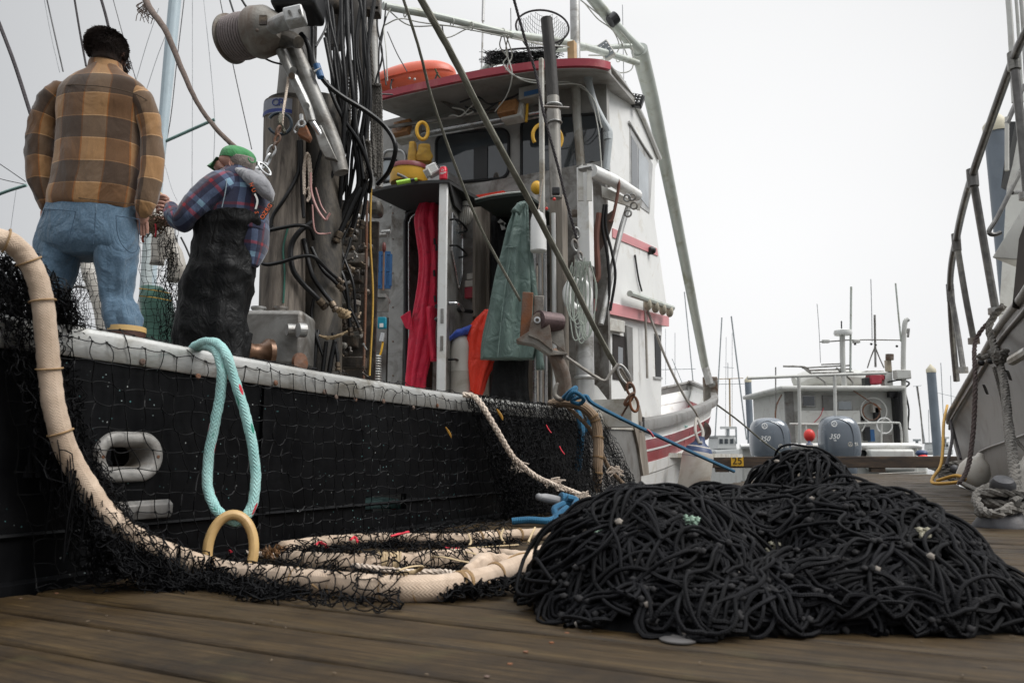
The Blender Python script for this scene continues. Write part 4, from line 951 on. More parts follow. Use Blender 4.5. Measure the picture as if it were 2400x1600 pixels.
# printed band on the pole top
band = MB(); c0 = W(668, 268, 5.1); rr_ = PX(51.5, 5.1); V = []
for i in range(15):
    a = R(200+i*7.5); V += [c0+vec((math.cos(a)*rr_, math.sin(a)*rr_, .055)), c0+vec((math.cos(a)*rr_, math.sin(a)*rr_, -.055))]
band.add(V, [(2*i, 2*i+1, 2*i+3, 2*i+2) for i in range(14)]); band.build('printed_band', mat('band_grey', (.32, .33, .38), .6), boat)
V = []
for i in range(15):
    a = R(200+i*7.5); V += [c0+vec((math.cos(a)*(rr_+.002), math.sin(a)*(rr_+.002), -.025)), c0+vec((math.cos(a)*(rr_+.002), math.sin(a)*(rr_+.002), -.05))]
MB().add(V, [(2*i, 2*i+1, 2*i+3, 2*i+2) for i in range(14)]).build('band_stripe', mat('band_blue', (.03, .05, .22), .5), boat)
for ch, ang_ in (('O', 262), ('R', 277)):
    a = R(ang_); p = c0+vec((math.cos(a)*(rr_+.004), math.sin(a)*(rr_+.004), .015)); text(ch, 'print', mat('band_blue', (.03, .05, .22)), p, (-math.sin(a), math.cos(a), 0), Z, .075, boat, .001)
# winch drum with wound cord, motor and arm
ax = unit(W(668, 62, 4.7)-W(540, 92, 4.9)); d0, d1 = W(540, 92, 4.9), W(640, 68, 4.75)
LN = np.linalg.norm(d1-d0)
dr_ = MB().lathe(d0, ax, [(.0, -.01), (PX(58, 4.8), -.01), (PX(62, 4.8), .0), (PX(62, 4.8), .012), (PX(48, 4.8), .018), (PX(46, 4.8), LN*.6), (PX(62, 4.8), LN*.62), (PX(64, 4.8), LN*.66), (PX(60, 4.8), LN*.9), (PX(46, 4.8), LN*1.05), (PX(30, 4.8), LN*1.2), (0, LN*1.22)], 40).build('winch_drum', RUSTG, boat, smooth=40)
for k in range(9):
    MB().ring(d0+ax*(.026+k*LN*.058), ax, PX(55-.6*abs(k-4), 4.8), LN*.024, 36, 8).build('cord_turn', mat('wound_cord', (.22, .185, .18), .85, 0, .2, 60, .5, 120), dr_)
MB().box(W(700, 6, 4.8), (.30, .3, .2)).build('drum_housing', BLACKP, boat, bevel=.03)
for k in range(6):
    a = R(60*k); MB().ball(d0+ax*LN*.95+(vec((0, 0, 1))*math.cos(a)+np.cross(ax, Z)*math.sin(a))*PX(50, 4.8), .016, nu=8, nv=6).build('drum_bolt', RUSTG, boat)
MB().box(W(617, 48, 4.42), (.045, .02, .06)).build('drum_label', GREASY2, boat)
pole('winch_motor', [(640, 62, 4.6), (668, 50, 4.5), (690, 42, 4.45)], (40, 44, 40), GALV, 18)
MB().box(W(692, 40, 4.4), (.12, .1, .10), (unit(vec((1, 0, .25))), Y, unit(vec((-.25, 0, 1))))).build('motor_head', ALU, boat, bevel=.012)
for dx, dy in ((-12, -12), (12, -14), (-8, 12), (14, 8)): MB().cyl(W(690+dx, 40+dy, 4.38), W(690+dx, 40+dy, 4.32), .011, n=6).build('motor_bolt', GALV, boat)
pole('winch_hub', [(650, 95, 4.8), (680, 92, 4.75), (700, 100, 4.7)], (48, 40, 30), DARKST, 18)
pole('boom_arm', [(682, 95, 4.9), (735, 225, 4.95), (780, 335, 5.0), (800, 405, 5.0)], (40, 42, 42, 38), ALUD, 22)
pole('ram_cylinder', [(655, 118, 4.8), (690, 190, 4.82)], 21, ALUD, 16)
pole('ram_cylinder', [(688, 182, 4.82), (718, 246, 4.85), (730, 285, 4.87)], 24, ALU, 16)
pole('ram_rod', [(728, 280, 4.87), (752, 318, 4.9)], 16, STEEL, 14)
MB().prism([W(x, y, 4.88) for x, y in [(735, 300), (752, 292), (790, 375), (760, 368), (748, 345)]], Y*.05).build('ram_bracket', ALUD, boat, bevel=.006)
for x, y in ((688, 164), (718, 248), (684, 178)): MB().cyl(W(x, y, 4.7), W(x, y, 4.9), PX(8, 4.8), n=12).build('pin', GALV, boat)
# aluminium derrick legs right of the mast
pole('derrick_leg', [(838, -60, 5.6), (848, 120, 5.6), (862, 260, 5.6)], (36, 38, 30), GREYWOOD, 18)
pole('derrick_leg', [(872, -60, 5.9), (876, 160, 5.9), (888, 440, 5.9)], (26, 26, 20), ALUD, 16)
pole('swivel', [(785, -30, 5.4), (786, 20, 5.4), (788, 70, 5.4), (790, 112, 5.4)], (58, 62, 34, 40), GREASY, 18)
MB().ball(W(790, 12, 5.35), (.075, .075, .09)).build('swivel_ball', GREASY, boat)
for x, y, w2, h2 in ((768, 86, 14, 6), (775, 100, 10, 16), (870, 8, 50, 60), (880, 30, 26, 20), (858, -5, 40, 30)):
    MB().box(W(x, y, 5.45), (PX(w2, 5.4), .1, PX(h2, 5.4))).build('fitting_block', GREASY, boat, bevel=.01)
# back plate carrying the valves
MB().box(W(790, 720, 5.95), (PX(190, 5.95), .04, PX(420, 5.95))).build('valve_plate', GREASY, boat)
MB().box(W(790, 640, 5.9), (PX(110, 5.9), .05, PX(360, 5.9))).build('valve_back', DARKST, boat)
pole('conduit', [(860, 470, 5.6), (858, 640, 5.6), (850, 960, 5.6)], 7, RUST, 8)
pole('conduit', [(870, 430, 5.6), (868, 560, 5.6), (874, 700, 5.6), (866, 880, 5.6)], 5, YELLOWF, 8)
rs = random.Random(5)
for i in range(26):                                   # valve spools with levers and caps
    x = rs.uniform(770, 858); y = 545+i*14+rs.uniform(-4, 4); d = rs.uniform(5.55, 5.75); r = PX(rs.uniform(5, 9), d)
    a = unit(vec((rs.choice((-1, 1, 1)), rs.uniform(-.5, -.1), rs.uniform(-.3, .3)))); c = W(x, y, d); ln_ = PX(rs.uniform(14, 40), d)
    mb = MB(); mb.lathe(c-a*ln_/2, a, [(0, 0), (r, 0), (r, ln_*.3), (r*.6, ln_*.32), (r*.6, ln_*.6), (r*1.1, ln_*.62), (r*1.1, ln_*.9), (r*.5, ln_), (0, ln_)], 12)
    mb.box(c+Z*r*.3, (r*2.4, r*2.2, r*1.5), (a, unit(np.cross(a, Z)), Z)); mb.build('valve', rs.choice((GREASY, GREASY, GREASY2, RUSTG)), boat, bevel=.003)
for y in (610, 650, 705, 760, 800, 850): MB().box(W(rs.uniform(790, 830), y, 5.75), (PX(70, 5.7), .14, PX(26, 5.7))).build('manifold', rs.choice((GREASY, GREASY, RUSTG)), boat, bevel=.01)
for i in range(70):
    x = rs.uniform(735, 860); y = rs.uniform(500, 880); c = W(x, y, rs.uniform(5.5, 5.6)); a = unit(vec((rs.uniform(-1, 1), -.4, rs.uniform(-1, 1))))
    r = PX(rs.uniform(2.5, 5.5), 5.5)
    MB().lathe(c, a, [(0, -.02), (r, -.02), (r, 0), (r*.7, .003), (r*.7, .02), (r*1.2, .022), (r*1.2, .035), (0, .037)], 6 if i % 2 else 10).build('fitting', rs.choice((GREASY, GREASY2, GREASY2, GALV)), boat)
# hoses with crimped ends
def hose(pts, w_, end=True, m=HOSE):
    o = line('hydraulic_hose', None, None, pts, w_, m, parent=boat, n=10)
    if end:
        p1 = W(*pts[-1]); p0 = W(*pts[-2]); a = unit(p1-p0); r = PX(w_, pts[-1][2])/2
        MB().lathe(p1-a*r*3, a, [(r*1.0, 0), (r*1.45, r*.3), (r*1.45, r*2.4), (r*1.0, r*2.6), (r*1.0, r*3), (r*1.6, r*3.1), (r*1.6, r*4.2), (r*.9, r*4.4), (0, r*4.5)], 12).build('hose_end', GREASY2, o)
H_ = [
 ([(722, -20, 5.0), (732, 60, 5.0), (735, 140, 5.0), (760, 190, 4.95), (800, 225, 5.0), (860, 262, 5.1), (905, 300, 5.2), (927, 345, 5.2), (912, 400, 5.3), (885, 432, 5.4)], 12, 0),
 ([(765, 190, 5.05), (800, 270, 5.1), (845, 340, 5.2), (868, 410, 5.3), (866, 450, 5.4)], 10, 0),
 ([(735, 60, 5.1), (752, 30, 5.1), (758, -20, 5.1)], 9, 0), ([(740, 110, 5.1), (765, 60, 5.2), (762, 10, 5.2)], 6, 0),
 ([(762, 90, 5.1), (770, 130, 5.1), (782, 190, 5.1), (800, 260, 5.2), (812, 340, 5.3)], 10, 0),
 ([(783, 112, 5.1), (785, 150, 5.1), (795, 220, 5.1)], 8, 0), ([(800, -10, 5.1), (802, 100, 5.1), (812, 220, 5.1), (806, 300, 5.1), (800, 420, 5.2), (790, 520, 5.3), (770, 560, 5.3)], 11, 1),
 ([(812, -10, 5.1), (818, 120, 5.1), (828, 230, 5.1), (830, 330, 5.2), (840, 430, 5.3), (812, 480, 5.3), (785, 555, 5.3)], 11, 1),
 ([(846, 440, 5.2), (826, 478, 5.2), (808, 520, 5.2), (790, 560, 5.2)], 13, 1), ([(856, 430, 5.2), (836, 500, 5.25), (820, 548, 5.3)], 10, 1),
 ([(700, 330, 5.0), (700, 400, 5.0), (670, 460, 4.95), (640, 505, 4.95), (632, 540, 4.95)], 9, 0),
 ([(706, 330, 5.0), (708, 450, 5.0), (712, 510, 5.0)], 9, 0), ([(632, 540, 4.9), (660, 534, 4.9), (700, 528, 4.9), (725, 535, 4.95), (735, 560, 5.1)], 9, 0),
 ([(690, 350, 5.05), (682, 420, 5.0), (660, 500, 5.0), (636, 538, 4.95)], 6, 0),
 ([(606, 612, 4.9), (625, 620, 4.9), (660, 614, 4.9), (700, 602, 4.9), (735, 602, 4.95), (770, 635, 5.05), (800, 660, 5.1)], 9, 1),
 ([(732, 520, 5.0), (700, 545, 4.95), (682, 580, 4.95), (686, 630, 4.95), (710, 665, 5.0), (740, 695, 5.05), (758, 715, 5.1)], 13, 1),
 ([(712, 560, 5.05), (730, 640, 5.05), (755, 680, 5.1), (775, 705, 5.1), (785, 722, 5.1)], 12, 1),
 ([(730, 580, 5.1), (755, 630, 5.1), (780, 655, 5.15), (800, 675, 5.2)], 10, 1), ([(790, 560, 5.3), (770, 590, 5.3), (760, 640, 5.3), (775, 700, 5.3)], 9, 0),
 ([(755, 745, 5.2), (745, 780, 5.15), (740, 820, 5.1), (732, 900, 5.1)], 9, 0), ([(735, 700, 5.1), (730, 740, 5.1), (742, 790, 5.1), (760, 840, 5.1)], 8, 0),
 ([(765, 800, 5.1), (760, 840, 5.1), (752, 900, 5.1)], 10, 0), ([(785, 800, 5.1), (775, 850, 5.1), (768, 905, 5.1)], 12, 0), ([(780, 780, 5.1), (790, 830, 5.1), (792, 862, 5.1)], 9, 1),
 ([(770, 260, 5.05), (760, 330, 5.1), (740, 400, 5.1), (728, 470, 5.15), (760, 540, 5.2)], 9, 1), ([(820, 300, 5.2), (800, 360, 5.2), (775, 420, 5.2), (750, 520, 5.2), (738, 640, 5.2)], 10, 0),
 ([(850, 320, 5.3), (862, 380, 5.3), (868, 420, 5.35)], 7, 0), ([(810, 60, 5.2), (822, 170, 5.2), (836, 300, 5.2), (852, 420, 5.25)], 8, 0),
 ([(766, -10, 5.2), (776, 60, 5.2), (800, 160, 5.2), (818, 260, 5.2)], 7, 0), ([(889, -10, 5.6), (884, 60, 5.6), (896, 130, 5.6), (880, 200, 5.6), (884, 300, 5.6)], 5, 0),
 ([(905, 40, 5.5), (890, 100, 5.5), (888, 170, 5.5), (892, 215, 5.5)], 4, 0), ([(560, -10, 4.9), (590, 30, 4.9), (640, 50, 4.9)], 6, 0), ([(535, -10, 4.9), (548, 30, 4.85), (560, 60, 4.8)], 5, 0),
 ([(612, 133, 4.9), (640, 146, 4.95), (668, 152, 5.0)], 5, 0), ([(705, 80, 4.9), (722, 105, 4.9), (732, 160, 4.95)], 14, 0),
]
for pts, w_, e_ in H_: hose(pts, w_, e_)
for k_ in range(16):                               # the dense bundle of hoses running down between mast and derrick leg
    x0 = 772+k_*6.4; q_ = random.Random(100+k_); hose([(x0+q_.uniform(-14, 14), -12, 5.3), (x0+q_.uniform(-8, 8), 110, 5.3), (x0+q_.uniform(-8, 14), 230, 5.32), (x0+q_.uniform(-10, 10)-4, 350, 5.35), (x0+q_.uniform(-26, 6)-8, 450, 5.4), (x0+q_.uniform(-50, 0)-14, 530, 5.45)], q_.uniform(5.5, 10), k_ % 2)
for k_ in range(9):
    q_ = random.Random(200+k_); x0 = 720+k_*12; hose([(x0+20, 500+q_.uniform(0, 40), 5.4), (x0-10+q_.uniform(-20, 20), 580, 5.35), (x0+q_.uniform(-20, 30), 660, 5.3), (x0+30, 730+q_.uniform(0, 60), 5.35)], q_.uniform(6, 10), 1)
MB().tube(spline([W(742, 152, 4.9), W(752, 182, 4.9)], 2), PX(9, 4.9), 14).build('hose_sleeve', BLUEP, boat); MB().tube(spline([W(736, 168, 4.88), W(752, 160, 4.88)], 2), PX(2.4, 4.9), 8).build('hose_tie', WHITE, boat)
PINK = mat('pink_hose', (.42, .22, .20), .5, 0, .1)
for pts in ([(728, 405, 4.9), (730, 450, 4.9), (744, 490, 4.9), (762, 515, 4.9), (768, 508, 4.9), (774, 500, 4.9)], [(740, 440, 4.95), (752, 480, 4.95), (764, 500, 4.95)], [(732, 480, 4.95), (738, 540, 4.95), (760, 548, 5.0), (775, 546, 5.0)]):
    line('pink_hose', 'x', 'x', pts, 6 if pts[0][0] < 730 else 4, PINK, parent=boat)
line('green_line', '', '', [(676, 530, 4.95), (664, 580, 4.95), (667, 640, 4.95), (664, 710, 4.95)], 5, mat('green_hose', (.015, .10, .07), .5), parent=boat)
for x, y, s_ in ((765, 500, 1), (770, 520, 1), (812, 730, 1.4), (730, 722, 1.2)): pass
# rag tied round the fittings
mb = MB(); mb.tube(cablepts([(748, 786, 5.05), (770, 792, 5.02), (795, 786, 5.0), (815, 776, 5.0)], 6), [.006, .013, .011, .006], 7, wob=.3); T1(mb, 'rag_tie', mat('tan_rag', (.30, .22, .13), .9, 0, .3, 40), 'tan rag tied across the lowest valve fittings', 'rag')
mb = MB(); mb.ball(W(808, 736, 5.0), (.035, .03, .03), jit=.4); mb.ball(W(798, 728, 5.0), (.022, .02, .02), jit=.5); T1(mb, 'rag_bundle', mat('tan_rag', (.30, .22, .13)), 'crumpled pale rag wrapped on the valve fittings', 'rag')
# winch gearbox behind the rail
MB().box(W(650, 800, 4.95), (PX(150, 4.95), .34, PX(130, 4.95))).build('capstan_housing', ALUD, boat, bevel=.03)
for x in (605, 655):
    c = W(x, 745, 4.9); MB().lathe(c, Z, [(PX(15, 4.9), -.05), (PX(15, 4.9), .05), (PX(18, 4.9), .06), (PX(18, 4.9), .072), (0, .075)], 22).build('housing_post', GALV, boat)
MB().cyl(W(672, 772, 4.7), W(706, 774, 4.75), PX(14, 4.75), n=18).build('side_shaft', GALV, boat); MB().cyl(W(698, 773, 4.65), W(715, 774, 4.68), PX(17, 4.7), n=20).build('side_knob', GALV, boat)
c = W(612, 828, 4.65); a = unit(vec((-.75, -.66, 0)))
MB().lathe(c+a*-.06, a, [(PX(36, 4.7), 0), (PX(36, 4.7), .03), (PX(24, 4.7), .06), (PX(20, 4.7), .11), (PX(28, 4.7), .17), (0, .175)], 26).build('capstan_drum', mat('polished_brown_drum', (.13, .07, .04), .35, .5, .4, 6), boat)
c = W(700, 850, 4.75); MB().lathe(c, unit(vec((1, -.5, 0))), [(0, 0), (PX(24, 4.7), 0), (PX(24, 4.7), .02), (0, .03)], 20).build('capstan_flange', RUST, boat)
# loose gear in the gap between mast and door
mb = MB(); cr = thing('plastic_crate', 'blue lattice-sided plastic crate on a shelf left of the door', 'crate', W(890, 678, 7.2))
x0, x1, y0, y1 = 866, 916, 594, 672
for i in range(5): MB().box(W(x0+(x1-x0)*i/4, (y0+y1)/2, 7.2), (.02, .03, PX(y1-y0, 7.2))).build('upright', BLUEP, cr)
for y in (y0, (y0+y1)/2, y1): MB().box(W((x0+x1)/2, y, 7.21), (PX(x1-x0, 7.2), .035, .035)).build('band', BLUEP, cr)
MB().box(W((x0+x1)/2, (y0+y1)/2, 7.45), (PX(x1-x0, 7.2), .02, PX(y1-y0, 7.2))).build('back', BLUEP, cr)
bx = thing('control_box', 'small teal electrical box with a white sticker beside the door jamb', 'electrical box', W(896, 770, 7.0))
MB().box(W(896, 757, 7.0), (PX(20, 7), .06, PX(27, 7))).build('case', TEALP, bx, bevel=.008); MB().box(W(894, 762, 6.96), (PX(9, 7), .004, PX(9, 7))).build('sticker', WHITE, bx)
line('power_cord', 'yellow power cord hanging below the teal box', 'cord', [(898, 795, 6.95), (894, 820, 6.95), (888, 838, 6.95), (880, 853, 6.95)], 5, YELLOW)
MB().cyl(W(898, 780, 6.95), W(895, 800, 6.95), .022, .026).build('plug_housing', STEEL, boat)
mb = MB()
for k in range(11): mb.ring(W(884, 835+k*6, 6.9), Z, .032, .009, 14, 6)
mb.build('coil_spring', GALV, boat)
MB().box(W(885, 700, 7.1), (PX(50, 7.1), .3, .03)).build('side_shelf', ALUD, boat); MB().box(W(888, 715, 7.0), (PX(46, 7.0), .03, PX(32, 7.0))).build('shelf_front', ALUD, boat)
MB().box(W(880, 490, 6.9), (PX(34, 6.9), .2, PX(38, 6.9))).build('hydraulic_tank', DARKST, boat, bevel=.04)
for k, (x, y) in enumerate(((905, 545), (896, 552), (872, 560))): MB().cyl(W(x-10, y, 6.9), W(x+10, y-2, 6.9), PX(6, 6.9)).build('valve', GALV, boat)
pole('lever', [(900, 575, 6.8), (898, 680, 6.8)], 5, RUST, 8); MB().ball(W(900, 580, 6.8), (.02, .02, .05)).build('lever_knob', mat('dark_red_knob', (.12, .02, .015), .5), boat)
abox('housing_panel', 876, 745, 905, 940, 8.2, .1, GREYP)
for k in range(3): abox('vent_slat', 868, 826+k*10, 888, 832+k*10, 8.1, .03, GREYP)
# coiled ropes hanging by the mast
def coil(cx, y0, y1, wpx, d, n, m, label, cat='rope coil'):
    mb = MB()
    for k in range(n):
        x = cx+random.uniform(-wpx*.5, wpx*.5); w2 = random.uniform(4, 9); yb = y1+random.uniform(-30, 20)
        P = cablepts([(x-w2, yb-16, d+random.uniform(-.04, .04)), (x-w2-1, (y0+yb)/2, d), (x-w2*.6, y0+10, d-.02), (x, y0, d-.05), (x+w2*.6, y0+10, d-.02), (x+w2, (y0+yb)/2, d), (x+w2, yb-14, d), (x, yb, d)], 5)
        laid(mb, P, PX(4.2, d), dens=.7)
    return T1(mb, 'rope_coil', m, label, cat, smooth=60)
coil(800, 150, 300, 14, 5.45, 4, GREYROPE, 'short grey rope coil hanging behind the black hoses')
coil(826, 145, 330, 10, 5.5, 2, GREYROPE, 'narrow rope bight hanging close to the derrick leg')
coil(882, 200, 410, 24, 5.5, 7, GREYROPE, 'long bundle of grey laid rope hanging left of the wheelhouse')
line('hanging_line', 'single grey laid rope running down beside the derrick leg', 'rope', [(868, -10, 5.5), (866, 60, 5.5), (872, 150, 5.5), (880, 250, 5.5)], 8, GREYROPE, kind='laid')
coil(864, 330, 420, 12, 5.35, 4, GREYROPE, 'small grey rope bundle tucked behind the hoses, below the derrick leg')
coil(720, 360, 470, 4, 4.95, 2, CREAMROPE, 'pale doubled cord hanging from the rusty snatch block')
# hooks and chain by the cap
def chainlink(c, a, b, rl, rw, tr):
    th = np.linspace(0, 2*math.pi, 21)[:-1]
    return MB().tube(np.array([vec(c)+unit(a)*rl*math.cos(t)+unit(b)*rw*math.sin(t) for t in th]), tr, 8, closed=True)
rng_ = T1(MB().ring(W(656, 290, 4.6), vec((.15, -1, 0)), PX(28, 4.6), PX(4, 4.6), 40, 10, arc=(.08, .93)), 'open_ring', mat('blue_black_steel', (.03, .04, .05), .3, .6), 'large open black steel ring hanging on the mast', 'steel ring')
T1(chainlink(W(610, 390, 4.5), (1, 0, .15), (.3, .2, 1), PX(17, 4.5), PX(9, 4.5), PX(2.8, 4.5)), 'shackle_hook', STEEL, 'bright steel hook link right behind the green cap', 'hook')
T1(chainlink(W(620, 396, 4.45), (.6, .1, -.7), (.5, .5, .4), PX(20, 4.5), PX(9, 4.5), PX(2.8, 4.5)), 'snap_hook', STEEL, 'slanted polished snap hook under the chain end', 'hook')
ch = thing('chain', 'short rusty and bright chain hanging from the black ring beside the mast', 'chain', W(640, 330, 4.55))
for k, (x, y, r_) in enumerate([(652, 306, 12), (650, 326, 11), (644, 342, 10), (636, 355, 16), (628, 375, 17)]):
    MB_ = chainlink(W(x, y, 4.55), (-.35, 0, -1), (1, .2, -.3) if k % 2 else (.2, 1, 0.1), PX(r_, 4.5), PX(r_*.5, 4.5), PX(3, 4.5)); MB_.build('link', STEEL if k > 2 else RUST, ch)
line('lashing', 'frayed tan lashing from the ram down to the black ring', 'lashing', [(676, 182, 4.75), (670, 225, 4.7), (664, 262, 4.6), (660, 300, 4.6)], 7, CREAMROPE, kind='laid')
line('lashing', 'mossy green-brown cord knotted inside the black ring', 'lashing', [(659, 268, 4.58), (655, 285, 4.56), (662, 300, 4.58), (668, 312, 4.6)], 9, MUDROPE, wob=.3)
sb = thing('snatch_block', 'rusty triangular snatch block hanging under the hydraulic ram', 'pulley block', W(708, 335, 4.8))
MB().prism([W(x, y, 4.8) for x, y in [(716, 290), (728, 318), (722, 330), (695, 314), (700, 300)]], Y*.06).build('cheek', RUST, sb, bevel=.01)
MB().ring(W(707, 290, 4.75), Y, PX(8, 4.8), PX(3, 4.8), 18, 8).build('eye', STEEL, sb); MB().tube(cablepts([(706, 270, 4.8), (707, 284, 4.78)], 2), PX(5, 4.8), 10).build('pin', ALU, sb)
MB().tube(cablepts([(697, 290, 4.78), (690, 304, 4.8), (694, 312, 4.8)], 4), PX(2.5, 4.8), 8).build('hook', STEEL, sb)
# --- overhead boom and A frame (parts of the boat)
pole('overhead_boom', [(898, 14, 6.6), (1030, 40, 6.9), (1200, 82, 7.3)], 19, GREENBOOM, 16)
pole('overhead_boom', [(1195, 80, 7.4), (1330, 100, 8.2), (1420, 124, 8.8), (1494, 148, 9.4)], 17, GREENBOOM, 16)
pole('cross_tube', [(1280, 118, 8.6), (1400, 112, 9.0), (1478, 108, 9.4)], 13, GREENBOOM, 14)
pole('frame_leg', [(1360, -40, 8.6), (1398, 8, 8.9), (1456, 76, 9.3), (1500, 120, 9.6)], 28, GREENBOOM, 20)
pole('frame_leg', [(1498, 116, 9.6), (1530, 245, 10.6), (1562, 400, 11.8), (1608, 630, 13.3), (1652, 858, 15.0)], (34, 32, 29, 26, 23), GREENBOOM, 20)
pole('leg_foot', [(1650, 850, 15), (1664, 900, 15)], 18, ALU, 14)
MB().tube(cablepts([(1430, 52, 9.0), (1444, 40, 9.0)], 2), PX(16, 9), 16).build('tape_band', BLACKP, boat)
for pts in ([(905, 20, 6.6), (960, 60, 6.8), (1040, 60, 6.9), (1100, 70, 7.0), (1200, 90, 7.3), (1300, 112, 8)], [(900, 60, 6.6), (940, 44, 6.6), (1000, 55, 6.8), (1180, 76, 7.2), (1250, 100, 7.6), (1340, 112, 8)], [(1000, 40, 6.8), (1040, 88, 6.9), (1090, 70, 7.0), (1110, 62, 7.0)], [(1360, 0, 8.7), (1420, 50, 9.1), (1450, 100, 9.2), (1440, 130, 9.2), (1400, 142, 9.0)], [(1450, 70, 9.2), (1480, 110, 9.3), (1482, 160, 9.3), (1450, 170, 9.2), (1420, 142, 9.0)], [(1180, 82, 7.2), (1190, 130, 7.4), (1180, 150, 7.4), (1210, 180, 7.4), (1280, 192, 7.5), (1340, 195, 7.7), (1390, 230, 7.6), (1410, 300, 7.6)], [(1186, 82, 7.2), (1200, 130, 7.4), (1190, 160, 7.4), (1230, 190, 7.4), (1300, 198, 7.5), (1370, 205, 7.6), (1400, 290, 7.6), (1412, 420, 7.6)], [(1192, 84, 7.2), (1186, 120, 7.4), (1200, 170, 7.4), (1190, 220, 7.6), (1160, 262, 7.9)], [(1175, 86, 7.2), (1172, 110, 7.3), (1192, 140, 7.4), (1186, 165, 7.4)], [(908, 190, 6.4), (905, 120, 6.4), (900, 60, 6.5), (915, 20, 6.5)], [(1370, 8, 8.8), (1400, 44, 9.0), (1430, 66, 9.1), (1452, 92, 9.2), (1470, 130, 9.3)], [(1380, 130, 8.6), (1440, 132, 9), (1480, 140, 9.3)]):
    line('wiring', '', '', pts, 3.2, WHITELINE, parent=boat, n=6)
for pts in ([(905, 8, 6.5), (900, 60, 6.5), (893, 110, 6.5), (898, 140, 6.5), (905, 200, 6.5)], [(1036, 60, 6.9), (1040, 84, 6.9), (1044, 100, 6.9)], [(885, 220, 6.0), (920, 222, 6.2)]):
    line('wiring', '', '', pts, 4, RUBBER, parent=boat, n=6)
mb = MB()
for x, d in ((950, 6.7), (1010, 6.9), (1060, 6.95), (1105, 7.0), (1153, 7.2), (1178, 7.25), (1450, 9.1)):
    mb.ring(W(x, 22+(x-905)*.2 if x < 1400 else 136, d), unit(W(1200, 82, 7.3)-W(898, 14, 6.6)), PX(10, d), .006, 16, 5)
mb.build('cable_tie', WHITELINE, boat)
# roof-top gear
raft = thing('life_raft', 'orange life raft canister lashed on the wheelhouse roof', 'life raft', W(985, 230, 8.6))
rx = unit(W(1080, 190, 9.0)-W(890, 225, 9.0)); ry = unit(np.cross(Z, rx)); c = W(980, 200, 9.1); rz = np.cross(rx, ry); L_ = PX(96, 9.1)
rings = [(c+rx*L_*f, ry*.38*g, rz*PX(40, 9.1)*g) for f, g in ((-1.15, .25), (-1.08, .62), (-.85, .86), (-.4, 1.0), (.1, 1.02), (.55, .92), (.85, .7), (1.0, .42), (1.03, .12))]
MB().loft(rings, 32, 5, pw=2.6).build('shell', ORANGE, raft, smooth=60)
MB().loft([(c+rx*L_*f-rz*.02, ry*.39*g, rz*.014) for f, g in ((-1.15, .3), (-.85, .89), (-.4, 1.03), (.1, 1.05), (.55, .95), (.9, .68), (1.04, .2))], 32, 4, pw=2.6).build('seam_rim', ORANGE, raft, smooth=60)
for pts in ([(918, 190, 8.6), (916, 205, 8.6), (924, 222, 8.6), (936, 214, 8.6), (950, 210, 8.6), (968, 206, 8.7)], [(1020, 162, 8.6), (1028, 178, 8.6), (1038, 186, 8.6), (1060, 190, 8.7)], [(1026, 170, 8.6), (1018, 190, 8.6), (1010, 200, 8.6)], [(918, 188, 8.6), (926, 186, 9.0)], [(930, 206, 8.6), (950, 220, 8.6), (972, 216, 8.6)]):
    line('strap', '', '', pts, 4.5, BLACKP if pts[0][0] != 1020 else mat('olive_webbing', (.07, .07, .03), .9), parent=raft)
for x, y in ((960, 184), (972, 186)): MB().ball(W(x, y, 8.55), .015).build('stud', GALV, raft)
# bent grab pipe on the roof
line('roof_rail', '', '', [(1122, 180, 8.3), (1130, 165, 8.3), (1150, 152, 8.3), (1180, 145, 8.3), (1240, 142, 8.4), (1300, 144, 8.4)], 13, GREENBOOM, parent=boat)
MB().cyl(W(1150, 172, 8.3), W(1150, 150, 8.3), .03).build('rail_socket', GALV, boat)
# hand net hoop and heap of black netting on the roof
hn = thing('landing_net', 'round hoop net standing upright on the wheelhouse roof', 'net', W(1272, 150, 7.9))
c = W(1271, 64, 7.9); ra, rb_ = PX(67, 7.9), PX(46, 7.9); hx = unit(vec((1, 0, -.12))); hz = np.cross(hx, Y)*-1
hz = unit(vec((.12, 0, 1)))
th = np.linspace(0, 2*math.pi, 41)[:-1]
MB().tube(np.array([c+hx*ra*math.cos(t)+hz*rb_*math.sin(t) for t in th]), PX(2.6, 7.9), 8, closed=True).build('hoop', DARKROPE, hn)
A_, B_ = [], []
def hp_(u, v):
    r = min(.999, math.hypot(u, v)); return c+hx*ra*u+hz*rb_*v+Y*(.28*(1-r*r))-Z*.18*(1-r*r)
g_ = np.linspace(-1, 1, 25)
for i in range(25):
    for j in range(24):
        for (u0, v0, u1, v1) in ((g_[i], g_[j], g_[i], g_[j+1]), (g_[j], g_[i], g_[j+1], g_[i])):
            if math.hypot(u0, v0) < 1 and math.hypot(u1, v1) < 1: A_.append(hp_(u0, v0)); B_.append(hp_(u1, v1))
MB().twine(A_, B_, .0022).build('mesh', mat('grey_twine', (.06, .065, .065), .8), hn, kind='stuff')
for k, (pts, w_) in enumerate((([(1138, 140, 7.9), (1150, 128, 7.9), (1200, 116, 7.9), (1280, 112, 8.0), (1320, 110, 8.0)], 5), ([(1150, 132, 7.9), (1142, 146, 7.9), (1152, 152, 7.9)], 6))):
    line('frame', '', '', pts, w_, DARKROPE, parent=hn)
mb = MB(); A_, B_ = [], []
for i in range(1500):
    p = W(1142+rs.random()*165, 122+rs.random()*28, 7.8+rs.random()*.7); q = p+vec((rs.uniform(-.10, .10), rs.uniform(-.05, .05), rs.uniform(-.035, .035))); A_.append(p); B_.append(q)
mb.twine(A_, B_, .0035); T1(mb, 'net_heap', TWINE, 'low heap of black netting on the wheelhouse roof', 'net heap', kind='stuff') 
